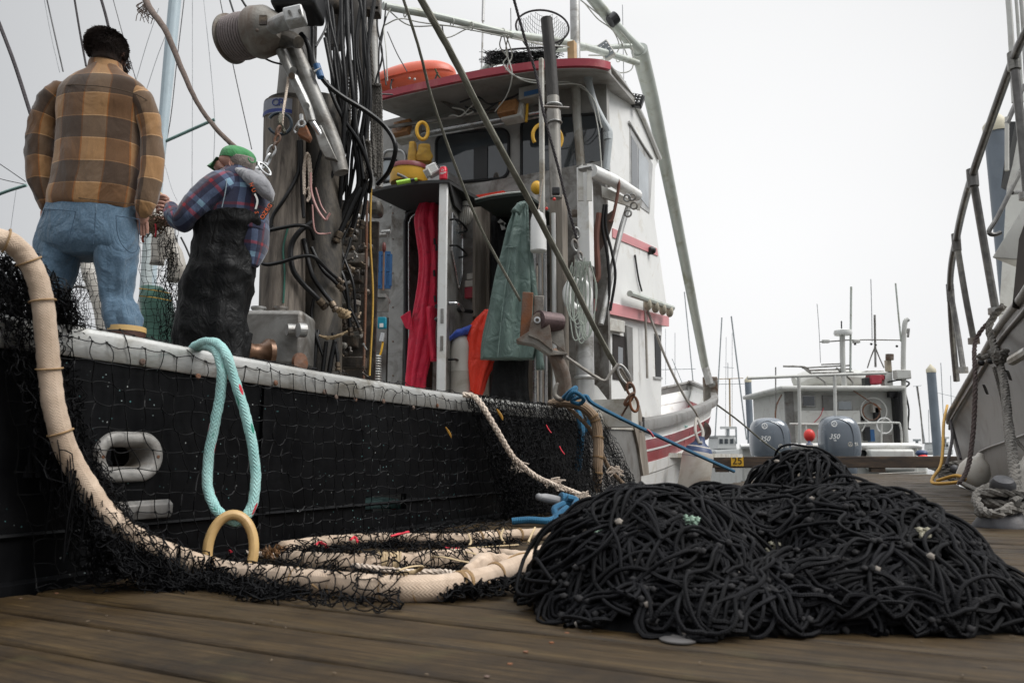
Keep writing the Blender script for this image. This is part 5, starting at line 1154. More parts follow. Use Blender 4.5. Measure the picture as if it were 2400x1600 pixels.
# flood lamps
def flood(x, y, d, w2, h2, tilt, label, face, body):
    t = thing('flood_light', label, 'flood light', W(x, y, d), None); a = R(tilt)
    ex = vec((math.cos(a), -.3, math.sin(a))); ex = unit(ex); ez = unit(vec((-math.sin(a), 0, math.cos(a)))); ez = unit(ez-ex*(ez@ex)); ey = np.cross(ez, ex)
    MB().box(W(x, y, d)+ey*.05, (PX(w2, d), .09, PX(h2, d)), (ex, ey, ez)).build('housing', body, t, bevel=.015)
    MB().box(W(x, y, d)-ey*.0, (PX(w2*.82, d), .012, PX(h2*.82, d)), (ex, ey, ez)).build('lens', face, t)
    for i in range(-1, 2):
        for j in range(-1, 2): MB().ball(W(x, y, d)+ex*PX(w2*.25*i, d)+ez*PX(h2*.25*j, d)-ey*.008, PX(w2*.09, d), nu=8, nv=6).build('led', STEEL, t)
flood(1420, 116, 8.8, 30, 46, 30, 'tilted white flood light on the overhead tube', GLASSL, WHITED)
flood(1413, 184, 8.0, 26, 24, 40, 'small square lamp under the right end of the red roof edge', STEEL, BLACKP)
flood(1491, 232, 9.0, 34, 32, -20, 'black flood light on the sloping roof side', BLACKP, BLACKP)
MB().cyl(W(1462, 205, 9.6), W(1462, 192, 9.6), .03).build('antenna_base', BLACKP, boat); MB().cyl(W(1459, 12, 9.6), W(1462, 192, 9.6), .005).build('antenna', WIREL, boat)
pole('whip_antenna', [(1134, -30, 9.5), (1132, 50, 9.5)], 8, ALU, 10); pole('whip_antenna', [(1132, 50, 9.5), (1129, 160, 9.5)], 4.5, ALU, 8)
pole('whip_antenna', [(1197, 20, 9.5), (1198, 90, 9.5)], 2.2, WIRE, 6)
# --- long running lines across the cabin front
line('stay_pipe', 'thick weathered stay running from the top of the picture down to the rail shackle', 'stay', [(984, -6, 4.6), (1060, 130, 4.8), (1142, 290, 5.1), (1235, 460, 5.5), (1330, 640, 6.0), (1400, 780, 6.4), (1448, 868, 6.7)], 15, MUDROPE, n=14, wob=.08)
line('running_line', 'thin mossy line running down to the rusty roller fairlead', 'rope', [(944, -6, 5.2), (975, 90, 5.3), (994, 160, 5.4), (1012, 230, 5.5), (1060, 370, 5.7), (1120, 520, 5.9), (1172, 620, 6.0), (1220, 706, 6.1)], 7, MUDROPE, n=8, wob=.08)
line('twisted_line', 'dark twisted line hanging down past the exhaust pipe', 'rope', [(1203, -6, 6.2), (1230, 90, 6.3), (1258, 180, 6.4), (1275, 270, 6.4), (1305, 380, 6.5), (1330, 480, 6.6), (1352, 560, 6.7)], 7.5, DARKROPE, kind='laid')
line('tail_line', 'grey line sagging from the roller fairlead to the shackle', 'rope', [(1316, 828, 6.4), (1350, 852, 6.4), (1392, 880, 6.5), (1418, 892, 6.5), (1432, 874, 6.5), (1450, 852, 6.5)], 8, LINEROPE, wob=.1)
sh = thing('swivel_shackle', 'heavy steel swivel hook and shackles at the foot of the thick stay', 'shackle', W(1470, 920, 6.7))
MB().tube(cablepts([(1448, 866, 6.7), (1462, 890, 6.7), (1474, 912, 6.7)], 4), PX(11, 6.7), 12).build('sleeve', DARKST, sh)
for x, y, rl, rw, a in ((1463, 878, 26, 11, (.5, 0, -1)), (1478, 912, 15, 9, (.3, .2, -1)), (1475, 935, 16, 8, (-.6, .3, -1)), (1486, 946, 18, 10, (.2, 0, -1))):
    chainlink(W(x, y, 6.65), a, (1, .3, .3), PX(rl, 6.7), PX(rw, 6.7), PX(3.4, 6.7)).build('link', GALV if y < 900 else RUST, sh)
line('shackle_strap', 'rusty strap running from the shackle down to the rail', 'strap', [(1474, 945, 6.7), (1462, 965, 6.8), (1452, 984, 6.8)], 5, RUST)
line('drop_line', 'pale thin line falling from the wheelhouse gutter to the fender', 'rope', [(1504, 690, 9.4), (1530, 760, 9.4), (1565, 850, 9.6), (1605, 930, 10.0), (1632, 968, 10.6), (1640, 1000, 11)], 6, LINEROPE)
line('drop_line', 'short pale line hanging straight down from the wheelhouse gutter', 'rope', [(1505, 690, 9.35), (1512, 740, 9.3), (1515, 820, 9.3), (1517, 886, 9.3)], 6, LINEROPE)
line('mooring_line', 'thin tan mooring line from the bow bracket to the dock', 'rope', [(1676, 945, 15), (1730, 985, 16), (1790, 1035, 17), (1838, 1068, 18)], 4, MUDROPE)
# roller fairlead with bracket on its arm
rf = thing('roller_fairlead', 'rusty roller fairlead in a welded bracket on a curved steel arm', 'roller', W(1290, 940, 6.1))
MB().box(W(1234, 742, 6.1), (PX(26, 6.1), .12, PX(112, 6.1)), (unit(vec((1, 0, -.06))), Y, unit(vec((.06, 0, 1))))).build('plate', RUST, rf, bevel=.006)
MB().box(W(1262, 722, 6.15), (PX(24, 6.1), .10, PX(56, 6.1)), (unit(vec((1, 0, -.06))), Y, unit(vec((.06, 0, 1))))).build('plate', RUSTG, rf, bevel=.006)
cheek = [(1242, 762), (1246, 742), (1258, 732), (1272, 732), (1284, 744), (1290, 770), (1296, 822), (1262, 796), (1238, 786)]
MB().prism([W(x, y, 5.98) for x, y in cheek], Y*.02).build('cheek', RUSTG, rf, smooth=0, bevel=.004)
MB().prism([W(x+30, y+4, 6.10) for x, y in cheek], Y*.02).build('cheek', RUSTG, rf, smooth=0, bevel=.004)
a, b_ = W(1262, 750, 6.0), W(1310, 756, 6.14); MB().cyl(a, b_, PX(23, 6.1), n=26).build('roller', mat('worn_drum', (.12, .08, .08), .5, .4, .3, 20), rf)
MB().lathe(W(1259, 750, 5.97), -Y, [(PX(8, 6), 0), (PX(8, 6), .01), (PX(4.5, 6), .012), (PX(4.5, 6), 0)], 16).build('axle_nut', STEEL, rf)
MB().prism([W(x, y, 6.0) for x, y in [(1210, 795), (1240, 776), (1296, 820), (1328, 826), (1330, 830), (1290, 832), (1250, 806), (1214, 800)]], Y*.16).build('foot', RUSTG, rf, smooth=0, bevel=.003)
MB().tube(cablepts([(1292, 822, 6.1), (1308, 850, 6.1), (1320, 890, 6.15), (1322, 950, 6.2)], 6), [PX(14, 6.1), PX(17, 6.1), PX(19, 6.1), PX(19, 6.1)], 20).build('arm', RUSTG, rf)
hk = T1(MB().tube(cablepts([(1309, 897, 5.9), (1303, 905, 5.9), (1300, 925, 5.9), (1312, 935, 5.9), (1326, 930, 5.9), (1330, 918, 5.9)], 5), [PX(3, 6), PX(5, 6), PX(6, 6), PX(6, 6), PX(4, 6)], 10), 'steel_hook', RUSTG, 'open steel hook in front of the curved arm, beside the blue knot', 'hook')
# blue hauling line with a knot
mb = MB(); mb.tube(cablepts([(1320, 932, 5.8), (1338, 915, 5.75), (1350, 908, 5.8), (1344, 925, 5.75), (1330, 935, 5.75), (1345, 918, 5.7), (1368, 934, 5.75), (1358, 946, 5.8), (1340, 938, 5.8), (1372, 928, 5.8), (1385, 942, 5.8), (1420, 962, 5.9), (1500, 1002, 6.2), (1560, 1030, 6.4), (1640, 1068, 6.8), (1720, 1104, 7.2)], 7), PX(4.8, 6), 10)
T1(mb, 'mooring_rope', BLUEROPE, 'blue rope knotted at the steel hook and running down to the dock', 'rope', smooth=60)
line('red_whipping', 'red twine wrapped on the blue rope', 'twine', [(1516, 1006, 6.2), (1524, 1012, 6.2), (1532, 1024, 6.2)], 5, RED)
# life ring with hanging lines
lr = thing('life_ring', 'white life ring hung on the aluminium base post behind a tangle of cords', 'life ring', W(1354, 735, 7.0))
MB().ring(W(1354, 692, 7.0), vec((.35, -1, 0)), PX(27, 7.0), PX(12, 7.0), 40, 14, r2=PX(34, 7.0)).build('ring', WHITE, lr)
mb = MB()
for k in range(12):
    x = 1342+k*3.2; b0 = 740+rs.uniform(0, 60); mb.tube(cablepts([(x+rs.uniform(-6, 6), 600+rs.uniform(0, 30), 6.75), (x-rs.uniform(8, 20), 690, 6.8), (x-6, b0, 6.8), (x+10, b0-6, 6.8), (x+rs.uniform(10, 26), 680, 6.8), (x+6, 612, 6.75)], 5), .0055, 5)
T1(mb, 'cord_tangle', mat('pale_green_cord', (.36, .40, .35), .8, 0, .2), 'tangle of pale thin cords draped over the life ring', 'cord')
for x, y, rl in ((1352, 545, 12), (1348, 575, 14), (1356, 640, 12), (1360, 600, 10)): chainlink(W(x, y, 6.9), (.2, .2, -1), (1, .3, 0), PX(rl, 6.9), PX(rl*.5, 6.9), .012).build('post_shackle', GALV, boat)
for y in (500, 530, 560): MB().box(W(1350, y, 7.1), (.08, .08, .06)).build('post_fitting', RUSTG, boat, bevel=.01)
# white float bottle, red tipped wand
fb = thing('float_bottle', 'white plastic float hanging on a cord in front of the grey sleeve', 'float', W(1263, 590, 6.9))
c = W(1262, 590, 6.9); MB().lathe(c, Z, [(0, 0), (PX(18, 6.9), .0), (PX(20, 6.9), .01), (PX(19, 6.9), .30), (PX(15, 6.9), .36), (PX(5, 6.9), .385), (PX(4, 6.9), .40), (0, .40)], 26).build('body', WHITE, fb)
MB().tube(cablepts([(1262, 492, 6.9), (1266, 470, 6.9), (1272, 420, 6.9)], 4), .006, 6).build('cord', CREAMROPE, fb)
for x, y in ((1281, 489), (1299, 467)): T1(MB().ball(W(x, y, 6.8), PX(4, 6.8)), 'red_bead', BUOYR, 'tiny red ball %s the white float' % ('just right of' if x < 1290 else 'on the wooden post above'), 'ball')
# hung gear under the roof: rings and vests
def hring(x, y, d, r1, r2, label, arc=(0, 1), m=YELLOW, tr=4.5):
    return T1(MB().ring(W(x, y, d), vec((.3, -1, 0)), PX(r1, d), PX(tr, d), 32, 10, r2=PX(r2, d), arc=arc), 'hose_ring', m, label, 'ring')
hring(990, 307, 8.0, 14, 22, 'yellow ring hanging on the lashed pole at the left window')
hring(1283, 322, 7.6, 38, 36, 'yellow horseshoe hanging behind the exhaust pipe', arc=(.40, 1.08))
line('yellow_strap', 'short yellow strap hanging under the soffit box', 'strap', [(1236, 240, 8.0), (1235, 262, 8.0), (1233, 286, 8.0)], 7, YELLOW)
for (x0, x1, y0, y1, lb) in ((955, 978, 332, 392, 'limp yellow life vest hanging left behind the folded one'), (974, 1014, 338, 384, 'folded yellow life vest hanging on the pole above the bucket lid')):
    c = W((x0+x1)/2, (y0+y1)/2, 8.2); mb = MB(); w2, h2 = PX((x1-x0)/2, 8.2), PX((y1-y0)/2, 8.2)
    mb.loft([(c+Z*h2*f, X*w2*g, Y*.07*g) for f, g in ((-1, .7), (-.9, 1), (-.4, 1.05), (.1, 1.0), (.5, .85), (.85, .78), (1, .66), (1.02, .3))], 22, 4, pw=3, fold=.012, fs=16, seed=int(x0)); T1(mb, 'life_vest', YELLOWF, lb, 'life vest')
# things on the canopy
bk = thing('bucket', 'yellow tub with a maroon lid on the door canopy', 'tub', W(958, 428, 8.0))
c = W(958, 432, 7.95); a_ = PX(46, 7.95); MB().lathe(c, Z, [(0, 0), (a_*.96, 0), (a_, .02), (a_, .155), (a_*1.02, .16)], 40).build('tub', YELLOW, bk); MB().lathe(c+Z*.16, Z, [(a_*1.04, -.02), (a_*1.05, .0), (a_*.98, .035), (a_*.4, .06), (0, .062)], 40).build('lid', MAROON, bk)
MB().tube(cablepts([(931, 408, 7.6), (945, 414, 7.6), (960, 424, 7.6)], 3), PX(4, 7.6), 8).build('handle', GREYP, bk)
cam_ = thing('work_lamp', 'white ribbed work lamp lying between the yellow tub and the soda can', 'lamp', W(1010, 420, 7.3)); a_ = R(28)
ex, ez = vec((math.cos(a_), 0, math.sin(a_))), vec((-math.sin(a_), 0, math.cos(a_)))
MB().box(W(1014, 400, 7.3), (PX(26, 7.3), .12, PX(26, 7.3)), (ex, Y, ez)).build('body', WHITE, cam_, bevel=.012)
MB().box(W(1002, 406, 7.22), (PX(15, 7.3), .03, PX(22, 7.3)), (ex, Y, ez)).build('lens_frame', WHITED, cam_, bevel=.005); MB().box(W(1002, 406, 7.2), (PX(10, 7.3), .01, PX(16, 7.3)), (ex, Y, ez)).build('lens', GREYP, cam_)
for k in range(5): MB().box(W(1014, 400, 7.3)+ez*PX(-9+4.5*k, 7.3)+ex*.02-Y*.062, (PX(20, 7.3), .006, .006), (ex, Y, ez)).build('rib', WHITE, cam_)
can = thing('soda_can', 'red soda can with white script on the canopy corner', 'can', W(1039, 424, 7.25))
c = W(1039, 423, 7.25); r_ = PX(10, 7.25); MB().lathe(c, Z, [(r_*.8, 0), (r_, .01), (r_, .115), (r_*.82, .132), (r_*.82, .136), (0, .132)], 28).build('can_body', CANRED, can); MB().lathe(c+Z*.133, Z, [(r_*.84, 0), (r_*.84, .005), (0, .002)], 20).build('can_top', STEEL, can)
for i, ch_ in enumerate('Dr'): 
    a_ = R(258+i*16); text(ch_, 'lettering', WHITE, c+Z*.09+vec((math.cos(a_), math.sin(a_), 0))*(r_+.0015), (-math.sin(a_), math.cos(a_), .12), Z, .030, can, .0006, .3)
for i, ch_ in enumerate('Pepper'):
    a_ = R(232+i*15); text(ch_, 'lettering', WHITE, c+Z*(.058+.003*i)+vec((math.cos(a_), math.sin(a_), 0))*(r_+.0015), (-math.sin(a_), math.cos(a_), .12), Z, .034, can, .0006, .3)
p0, p1 = W(930, 429, 7.15), W(962, 423, 7.15); t_ = thing('marker_light', 'lime green glow stick lying on the canopy edge', 'light stick', p0)
MB().cyl(p0, p1, .022, n=14).build('tube', LIME, t_); MB().cyl(p1, W(972, 421, 7.15), .016, n=12).build('cap', BLACKP, t_); MB().cyl(W(972, 421, 7.15), W(978, 420, 7.15), .014, n=12).build('end', LIME, t_)
T1(MB().ball(W(1258, 440, 7.3), (.06, .05, .07)), 'yellow_float', YELLOW, 'small yellow float tucked on the grey sleeve', 'float')
# white tank & blue cloth
tk = thing('white_tank', 'white domed plastic tank between the door and the orange trousers', 'tank', W(1080, 935, 7.35)); c = W(1081, 945, 7.35); a_ = PX(27, 7.35); h_ = PX(162, 7.35)
MB().lathe(c, Z, [(a_, 0), (a_, h_*.45), (a_*1.03, h_*.46), (a_, h_*.47), (a_, h_*.75), (a_*.9, h_*.88), (a_*.65, h_*.96), (a_*.3, h_), (0, h_)], 32).build('tank_body', TANK, tk)
T1(MB().loft([(W(x, y, 7.3), X*.02+Z*.05, Y*.06) for x, y in [(1052, 796), (1066, 784), (1082, 778), (1102, 772)]], 12, 4, fold=.01), 'blue_tarp', BLUECLOTH, 'bunched blue tarp on top of the white tank', 'tarp')
T1(MB().loft([(W(x, y, 8.2), X*.09, Z*.03) for x, y in [(1132, 490), (1150, 492), (1172, 490)]], 12, 4, fold=.008), 'blue_bag', BLUECLOTH, 'blue bag hanging under the locker canopy', 'bag')
# ================================================================ people and hung clothing
SLIM = .94
def pr(xL, xR, y, d, dep): return (W((xL+xR)/2, y, d), X*PX((xR-xL)/2*SLIM, d), Y*dep)
def limb(mb, pts, fold=.006, fs=20, flat=.9, seed=1, n=22, seg=5, pw=2.0):   # pts: (px, py, d, radius px)
    P = np.array([W(a, b, c) for a, b, c, r in pts]); T, A, Bn = frames(P)
    return mb.loft([(P[i], A[i]*PX(pts[i][3]*.92, pts[i][2]), Bn[i]*PX(pts[i][3]*.92, pts[i][2])*flat) for i in range(len(P))], n, seg, pw=pw, fold=fold, fs=fs, seed=seed)
def hair(name, c, r, m, parent, n=2600, ln_=.035, down=.7, cut=None, rad=.0011):
    rs_ = np.random.RandomState(3); A_ = []; B_ = []
    while len(A_) < n:
        v = rs_.normal(size=3); v /= np.linalg.norm(v)
        if cut and not cut(v): continue
        p = vec(c)+v*vec(r); t = unit(v*.6+vec((rs_.normal()*.24, rs_.normal()*.24, -down))); A_.append(p-v*.004); B_.append(p+t*ln_*rs_.uniform(.5, 1.2)+v*.004)
    return MB().twine(A_, B_, rad).build(name, m, parent, kind='stuff')
# ---- man in the tan plaid jacket
D1 = 3.6
m1 = thing('person', 'man seen from behind in a tan plaid jacket and blue jeans', 'person', W(210, 1000, D1))
body = MB()
body.loft([(W(248, 196, D1), X*.085, Y*.075), (W(247, 165, D1), X*.062, Y*.062), (W(248, 140, D1), X*.058, Y*.064), (W(250, 122, D1-.01), X*.066, Y*.080), (W(251, 104, D1-.01), X*.070, Y*.084), (W(251, 92, D1-.01), X*.05, Y*.06), (W(251, 84, D1-.01), X*.02, Y*.03)], 26, 4)
body.loft([(W(215, 470, D1), X*.19, Y*.11), (W(225, 340, D1), X*.17, Y*.10), (W(240, 220, D1), X*.18, Y*.09), (W(247, 185, D1), X*.07, Y*.06)], 18, 3)
# nose, jaw and ears turned to the right
body.ball(W(285, 122, D1+.06), (.02, .035, .02)); body.ball(W(272, 148, D1+.05), (.045, .05, .03)); body.ball(W(287, 118, D1-.005), (.012, .022, .033)); body.ball(W(209, 118, D1+.0), (.010, .02, .033))
for s_, x in ((-1, 112), (1, 334)):      # hands in the pockets: palm, four fingers and thumb each
    c = W(x, 503, D1+.02); body.ball(c, (.028, .042, .052))
    for k in range(4): body.tube(spline([c+vec(((k-1.5)*.013, .005, -.035)), c+vec(((k-1.5)*.014, .012, -.075+.006*abs(k-1))), c+vec(((k-1.5)*.013, .02, -.105+.01*abs(k-1.4)))], 3), [.0095, .009, .0075], 8)
    body.tube(spline([c+vec((-.02*s_, .02, -.01)), c+vec((-.036*s_, .035, -.04)), c+vec((-.034*s_, .045, -.066))], 3), [.012, .011, .009], 8)
    limb(body, [(x, 495, D1, 14), (x+8*s_, 440, D1, 18), (x+12*s_, 370, D1, 20)], fold=0)
body.build('body', SKIN, m1, smooth=80)
hb = MB().ball(W(251, 103, D1-.012), (.080, .092, .076), nu=26, nv=18); hb.loft([(W(250, 104, D1-.02), X*.083, Y*.092), (W(248, 132, D1-.02), X*.070, Y*.076), (W(248, 146, D1-.02), X*.055, Y*.062)], 22, 4)
ho = hb.build('hair', HAIR, m1, smooth=180)
hair('hair_strands', W(250, 106, D1-.012), (.085, .098, .083), HAIR, m1, 12000, .019, .85, lambda v: not (v[2] < -.55 and v[1] > 0), .0010)
hair('beard', W(280, 146, D1+.05), (.04, .05, .04), HAIR, m1, 700, .018, .8)
jk = MB()
jk.loft([pr(108, 322, 496, D1, .125), pr(102, 326, 486, D1, .135), pr(104, 332, 462, D1, .14), pr(116, 338, 420, D1, .138), pr(124, 340, 360, D1, .132), pr(128, 342, 300, D1, .128), pr(128, 346, 250, D1-.01, .122), pr(128, 350, 220, D1-.015, .112), pr(140, 345, 200, D1-.02, .098), pr(165, 322, 183, D1-.02, .082), pr(192, 300, 170, D1-.02, .07), pr(207, 290, 160, D1-.015, .066)], 64, 7, pw=2.35, fold=.011, fs=7, seed=4)
jacket = jk.build('jacket', PLAID1, m1, smooth=180)
limb(MB(), [(178, 206, D1, 24), (140, 224, D1-.01, 38), (108, 266, D1-.01, 38), (95, 320, D1-.01, 37), (93, 378, D1-.01, 36), (98, 436, D1-.02, 31), (108, 480, D1-.02, 22), (112, 496, D1-.01, 14)], .013, 14, .95, 6, 34, 7).build('sleeve', PLAID1, jacket, smooth=180)
limb(MB(), [(296, 206, D1, 24), (332, 232, D1-.01, 36), (349, 276, D1-.01, 33), (356, 340, D1-.01, 32), (355, 400, D1-.02, 32), (345, 455, D1-.03, 30), (336, 492, D1-.03, 24), (333, 510, D1-.02, 14)], .013, 14, .95, 7, 34, 7).build('sleeve', PLAID1, jacket, smooth=180)
cl = MB(); cl.loft([(W(247, 178, D1-.01), X*.098, Y*.080), (W(247, 166, D1-.01), X*.086, Y*.074), (W(247, 150, D1-.0), X*.078, Y*.072), (W(247, 151, D1), X*.070, Y*.064)], 40, 4, caps=False, fold=.002); cl.build('collar', PLAID1, jacket, smooth=60)
def ontorso(x, y, off=.004, hw=108, xc=238, dep=.128): k = max(-.98, min(.98, (x-xc)/hw)); return W(x, y, D1-dep*(1-abs(k)**2.35)**(1/2.35)-off-.012)
MB().tube(spline([ontorso(x, y, .003) for x, y in [(142, 203), (165, 199), (200, 200), (240, 203), (280, 210), (320, 222), (346, 236)]], 6), .0022, 6).build('yoke_seam', mat('dark_seam', (.07, .045, .025), .9), jacket)
MB().tube(spline([ontorso(x, y, .004) for x, y in [(112, 452), (150, 458), (200, 466), (260, 473), (326, 480)]], 6), .0018, 6).build('hem_seam', mat('dark_seam', (.07, .045, .025)), jacket)
jn = MB()
jn.loft([pr(96, 330, 604, D1+.01, .10), pr(84, 330, 580, D1, .13), pr(84, 331, 548, D1, .142), pr(92, 329, 515, D1, .136), pr(104, 325, 480, D1, .125), pr(110, 320, 462, D1, .12)], 48, 6, pw=2.3, fold=.006, fs=9, seed=9)
limb(jn, [(150, 540, D1, 58), (136, 586, D1, 61), (126, 640, D1, 55), (116, 690, D1, 48), (108, 740, D1, 45), (104, 800, D1, 44)], .014, 13, .95, 11, 44, 8)
limb(jn, [(262, 540, D1, 60), (272, 592, D1, 59), (274, 640, D1, 52), (275, 700, D1, 42), (286, 735, D1, 47), (294, 762, D1, 45), (295, 774, D1, 42)], .017, 14, .95, 12, 44, 9)
jeans = jn.build('jeans', DENIM, m1, smooth=180)
def onhip(x, y, off=.004): return ontorso(x, y, off, 122, 207, .142)
for pts in ([(104, 490), (96, 520), (90, 556), (100, 566), (140, 572), (158, 566), (168, 535), (178, 496)], [(104, 490), (140, 492), (178, 496)], [(272, 506), (274, 540), (284, 570), (306, 592), (322, 584), (326, 550), (326, 514)], [(272, 506), (300, 510), (326, 514)], [(224, 486), (222, 530), (218, 572)]):
    MB().tube(spline([onhip(x, y, .002) for x, y in pts], 5), .0018, 6).build('pocket_seam', DENIMS, jeans)
for x in (226,): MB().tube(spline([onhip(x, 478, .006), onhip(x-1, 500, .006)], 2), .006, 6, flat=.4).build('belt_loop', DENIM, jeans)
for x, y0, nm in ((297, 770, 1), (104, 800, 2)):
    bt = MB(); bt.loft([(W(x, y0, D1), X*.082, Y*.088), (W(x, y0+20, D1), X*.080, Y*.086), (W(x, y0+70, D1), X*.062, Y*.07), (W(x, y0+120, D1), X*.05, Y*.062), (W(x, y0+150, D1+.05), X*.05, Y*.13), (W(x, y0+168, D1+.05), X*.048, Y*.135)], 28, 4)
    b_ = bt.build('boot', BOOT, m1); MB().loft([(W(x, y0-3, D1), X*.084, Y*.09), (W(x, y0+9, D1), X*.084, Y*.09)], 30, 2, caps=False).build('boot_band', BOOTB, b_)
# ---- man in the green cap
D2 = 4.2
m2 = thing('person', 'man in a green cap, navy and red plaid shirt and black bib trousers mending net', 'person', W(500, 960, D2))
body = MB()
body.loft([(W(570, 440, D2), X*.10, Y*.09), (W(562, 412, D2), X*.066, Y*.065), (W(556, 398, D2), X*.066, Y*.068), (W(551, 386, D2), X*.090, Y*.078), (W(552, 374, D2), X*.092, Y*.076), (W(553, 362, D2), X*.07, Y*.06), (W(553, 356, D2), X*.03, Y*.03)], 28, 4)
body.loft([(W(520, 384, D2), X*.03, Y*.05), (W(521, 396, D2), X*.045, Y*.055), (W(535, 404, D2), X*.05, Y*.05)], 18, 3)     # jaw and cheek
body.ball(W(511, 386, D2-.0), (.018, .016, .022)); body.ball(W(519, 379, D2-.04), (.010, .012, .007)); body.ball(W(516, 396, D2-.03), (.012, .02, .006))
body.ball(W(543, 382, D2-.068), (.013, .010, .024)); body.ring(W(543, 381, D2-.075), Y, .013, .0045, 18, 6, r2=.023)
# hand holding the needle: palm, fingers curled round it, thumb on top
hp0 = W(388, 480, D2-.05); body.ball(hp0, (.040, .030, .034), ax=(unit(vec((1, 0, -.3))), Y, unit(vec((.3, 0, 1)))))
body.tube(spline([W(408, 487, D2), W(398, 482, D2-.03), W(388, 478, D2-.05)], 3), [.028, .028, .026], 12)
for k, (x, y, l) in enumerate(((379, 466, 1), (375, 474, 1.05), (373, 483, 1), (374, 492, .85))):
    a = W(x+9, y+1, D2-.075); body.tube(spline([W(x+14, y+3, D2-.05), a, W(x-2*l, y-1, D2-.075), W(x-5*l, y+4, D2-.055), W(x-1, y+8, D2-.04)], 3), [.0105, .0105, .0095, .0085, .007], 8)
body.tube(spline([W(393, 468, D2-.06), W(385, 460, D2-.08), W(376, 459, D2-.085), W(371, 462, D2-.08)], 3), [.014, .012, .010, .008], 8)
limb(body, [(408, 488, D2, 12), (425, 512, D2, 17)], fold=0)
# other hand beyond, reaching to the net
limb(body, [(352, 515, D2+.10, 12), (400, 520, D2+.12, 16), (470, 520, D2+.1, 20)], fold=0)
c = W(352, 515, D2+.10); body.ball(c, (.03, .03, .035))
for k in range(4): body.tube(spline([c+vec((-.015, 0, -.01-k*.008+.02)), c+vec((-.05, -.005, .015-k*.015)), c+vec((-.07, -.01, -.0-k*.015))], 3), [.009, .009, .007], 8)
body.tube(spline([c+vec((.01, 0, .02)), c+vec((-.02, -.02, .045)), c+vec((-.04, -.02, .04))], 3), [.011, .010, .008], 8)
body.loft([(W(520, 640, D2), X*.14, Y*.12), (W(540, 520, D2), X*.12, Y*.10), (W(560, 430, D2), X*.10, Y*.08)], 16, 3)
body.build('body', SKIN, m2, smooth=80)
hg = MB().loft([(W(570, 402, D2-.01), X*.058, Y*.062), (W(566, 388, D2-.01), X*.076, Y*.076), (W(562, 374, D2-.005), X*.088, Y*.083)], 26, 4); hg.build('hair', HAIRG, m2, smooth=180)
cp_ = MB(); cx = vec((1, 0, -.22)); cx = unit(cx); cz = unit(vec((.22, 0, 1)))
cc = W(556, 378, D2)
cp_.loft([(cc-cz*.004, cx*.103, Y*.088), (cc+cz*.02, cx*.103, Y*.089), (cc+cz*.045, cx*.096, Y*.083), (cc+cz*.068, cx*.072, Y*.064), (cc+cz*.079, cx*.03, Y*.03), (cc+cz*.080, cx*.004, Y*.004)], 40, 5, fold=.0015, fs=20)
cap = cp_.build('cap', GREENCAP, m2, smooth=80)
bp_ = W(520, 374, D2); MB().grid(lambda u, v: bp_+vec((-.005-.075*u*(1-.5*(2*v-1)**2), (v-.5)*.15*(1-.25*u), -.045*u-.018*(2*v-1)**2+.004)), 8, 12).build('cap_brim', GREENCAP, cap, smooth=180)
MB().ring(W(590, 372, D2-.06), unit(vec((.8, -.6, 0))), .022, .004, 16, 6, arc=(0, .5)).build('cap_strap', GREENCAP, cap); MB().ball(cc+cz*.081, .006).build('cap_button', GREENCAP, cap)
st = MB()
st.loft([pr(470, 634, 545, D2, .15), pr(468, 636, 520, D2, .15), pr(474, 637, 490, D2, .15), pr(488, 636, 460, D2, .14), pr(494, 628, 435, D2, .125), pr(500, 614, 414, D2, .105), pr(520, 598, 400, D2, .08), pr(530, 590, 394, D2, .07)], 56, 6, pw=2.2, fold=.009, fs=10, seed=21)
st.loft([pr(560, 610, 624, D2, .05), pr(545, 620, 606, D2+.02, .09), pr(540, 630, 580, D2+.02, .12), pr(540, 634, 545, D2+.02, .13), pr(540, 634, 510, D2+.02, .13)], 30, 5, fold=.006, fs=10, seed=25)
shirt = st.build('shirt', PLAID2, m2, smooth=180)
limb(MB(), [(548, 425, D2-.04, 34), (520, 436, D2-.09, 44), (484, 462, D2-.11, 43), (452, 492, D2-.12, 41), (426, 520, D2-.12, 33), (410, 506, D2-.10, 27), (402, 490, D2-.07, 20), (399, 484, D2-.06, 17)], .012, 13, .95, 22, 34, 7).build('sleeve', PLAID2, shirt, smooth=180)
MB().tube(spline([W(525, 398, D2-.11), W(531, 420, D2-.155), W(528, 450, D2-.168), W(520, 486, D2-.165)], 6), .003, 6).build('shoulder_seam', mat('light_seam', (.24, .30, .34), .9), shirt)
bb = MB()
bb.loft([pr(408, 590, 860, D2, .15), pr(404, 584, 800, D2, .15), pr(405, 587, 740, D2, .155), pr(414, 596, 690, D2, .16), pr(428, 604, 645, D2, .165), pr(440, 610, 600, D2, .168), pr(450, 622, 560, D2, .168), pr(456, 632, 530, D2-.01, .166), pr(478, 624, 512, D2-.02, .155), pr(520, 612, 504, D2-.03, .14)], 60, 7, pw=2.3, fold=.020, fs=9, seed=29, flute=.009, fk=13)
limb(bb, [(460, 780, D2, 60), (450, 840, D2, 54), (452, 900, D2, 50), (455, 960, D2, 44)], .012, 10, .95, 31); limb(bb, [(548, 780, D2+.05, 52), (545, 840, D2+.05, 46), (546, 900, D2+.05, 44), (548, 960, D2+.05, 40)], .012, 10, .95, 32)
bibs = bb.build('bib_trousers', BLACKCLOTH, m2, smooth=180)
for x in (455, 548): MB().loft([(W(x, 930, D2), X*.09, Y*.10), (W(x, 975, D2), X*.085, Y*.10), (W(x-10, 1000, D2), X*.10, Y*.12), (W(x-12, 1012, D2), X*.10, Y*.12)], 22, 3).build('boot', RUBBER, m2)
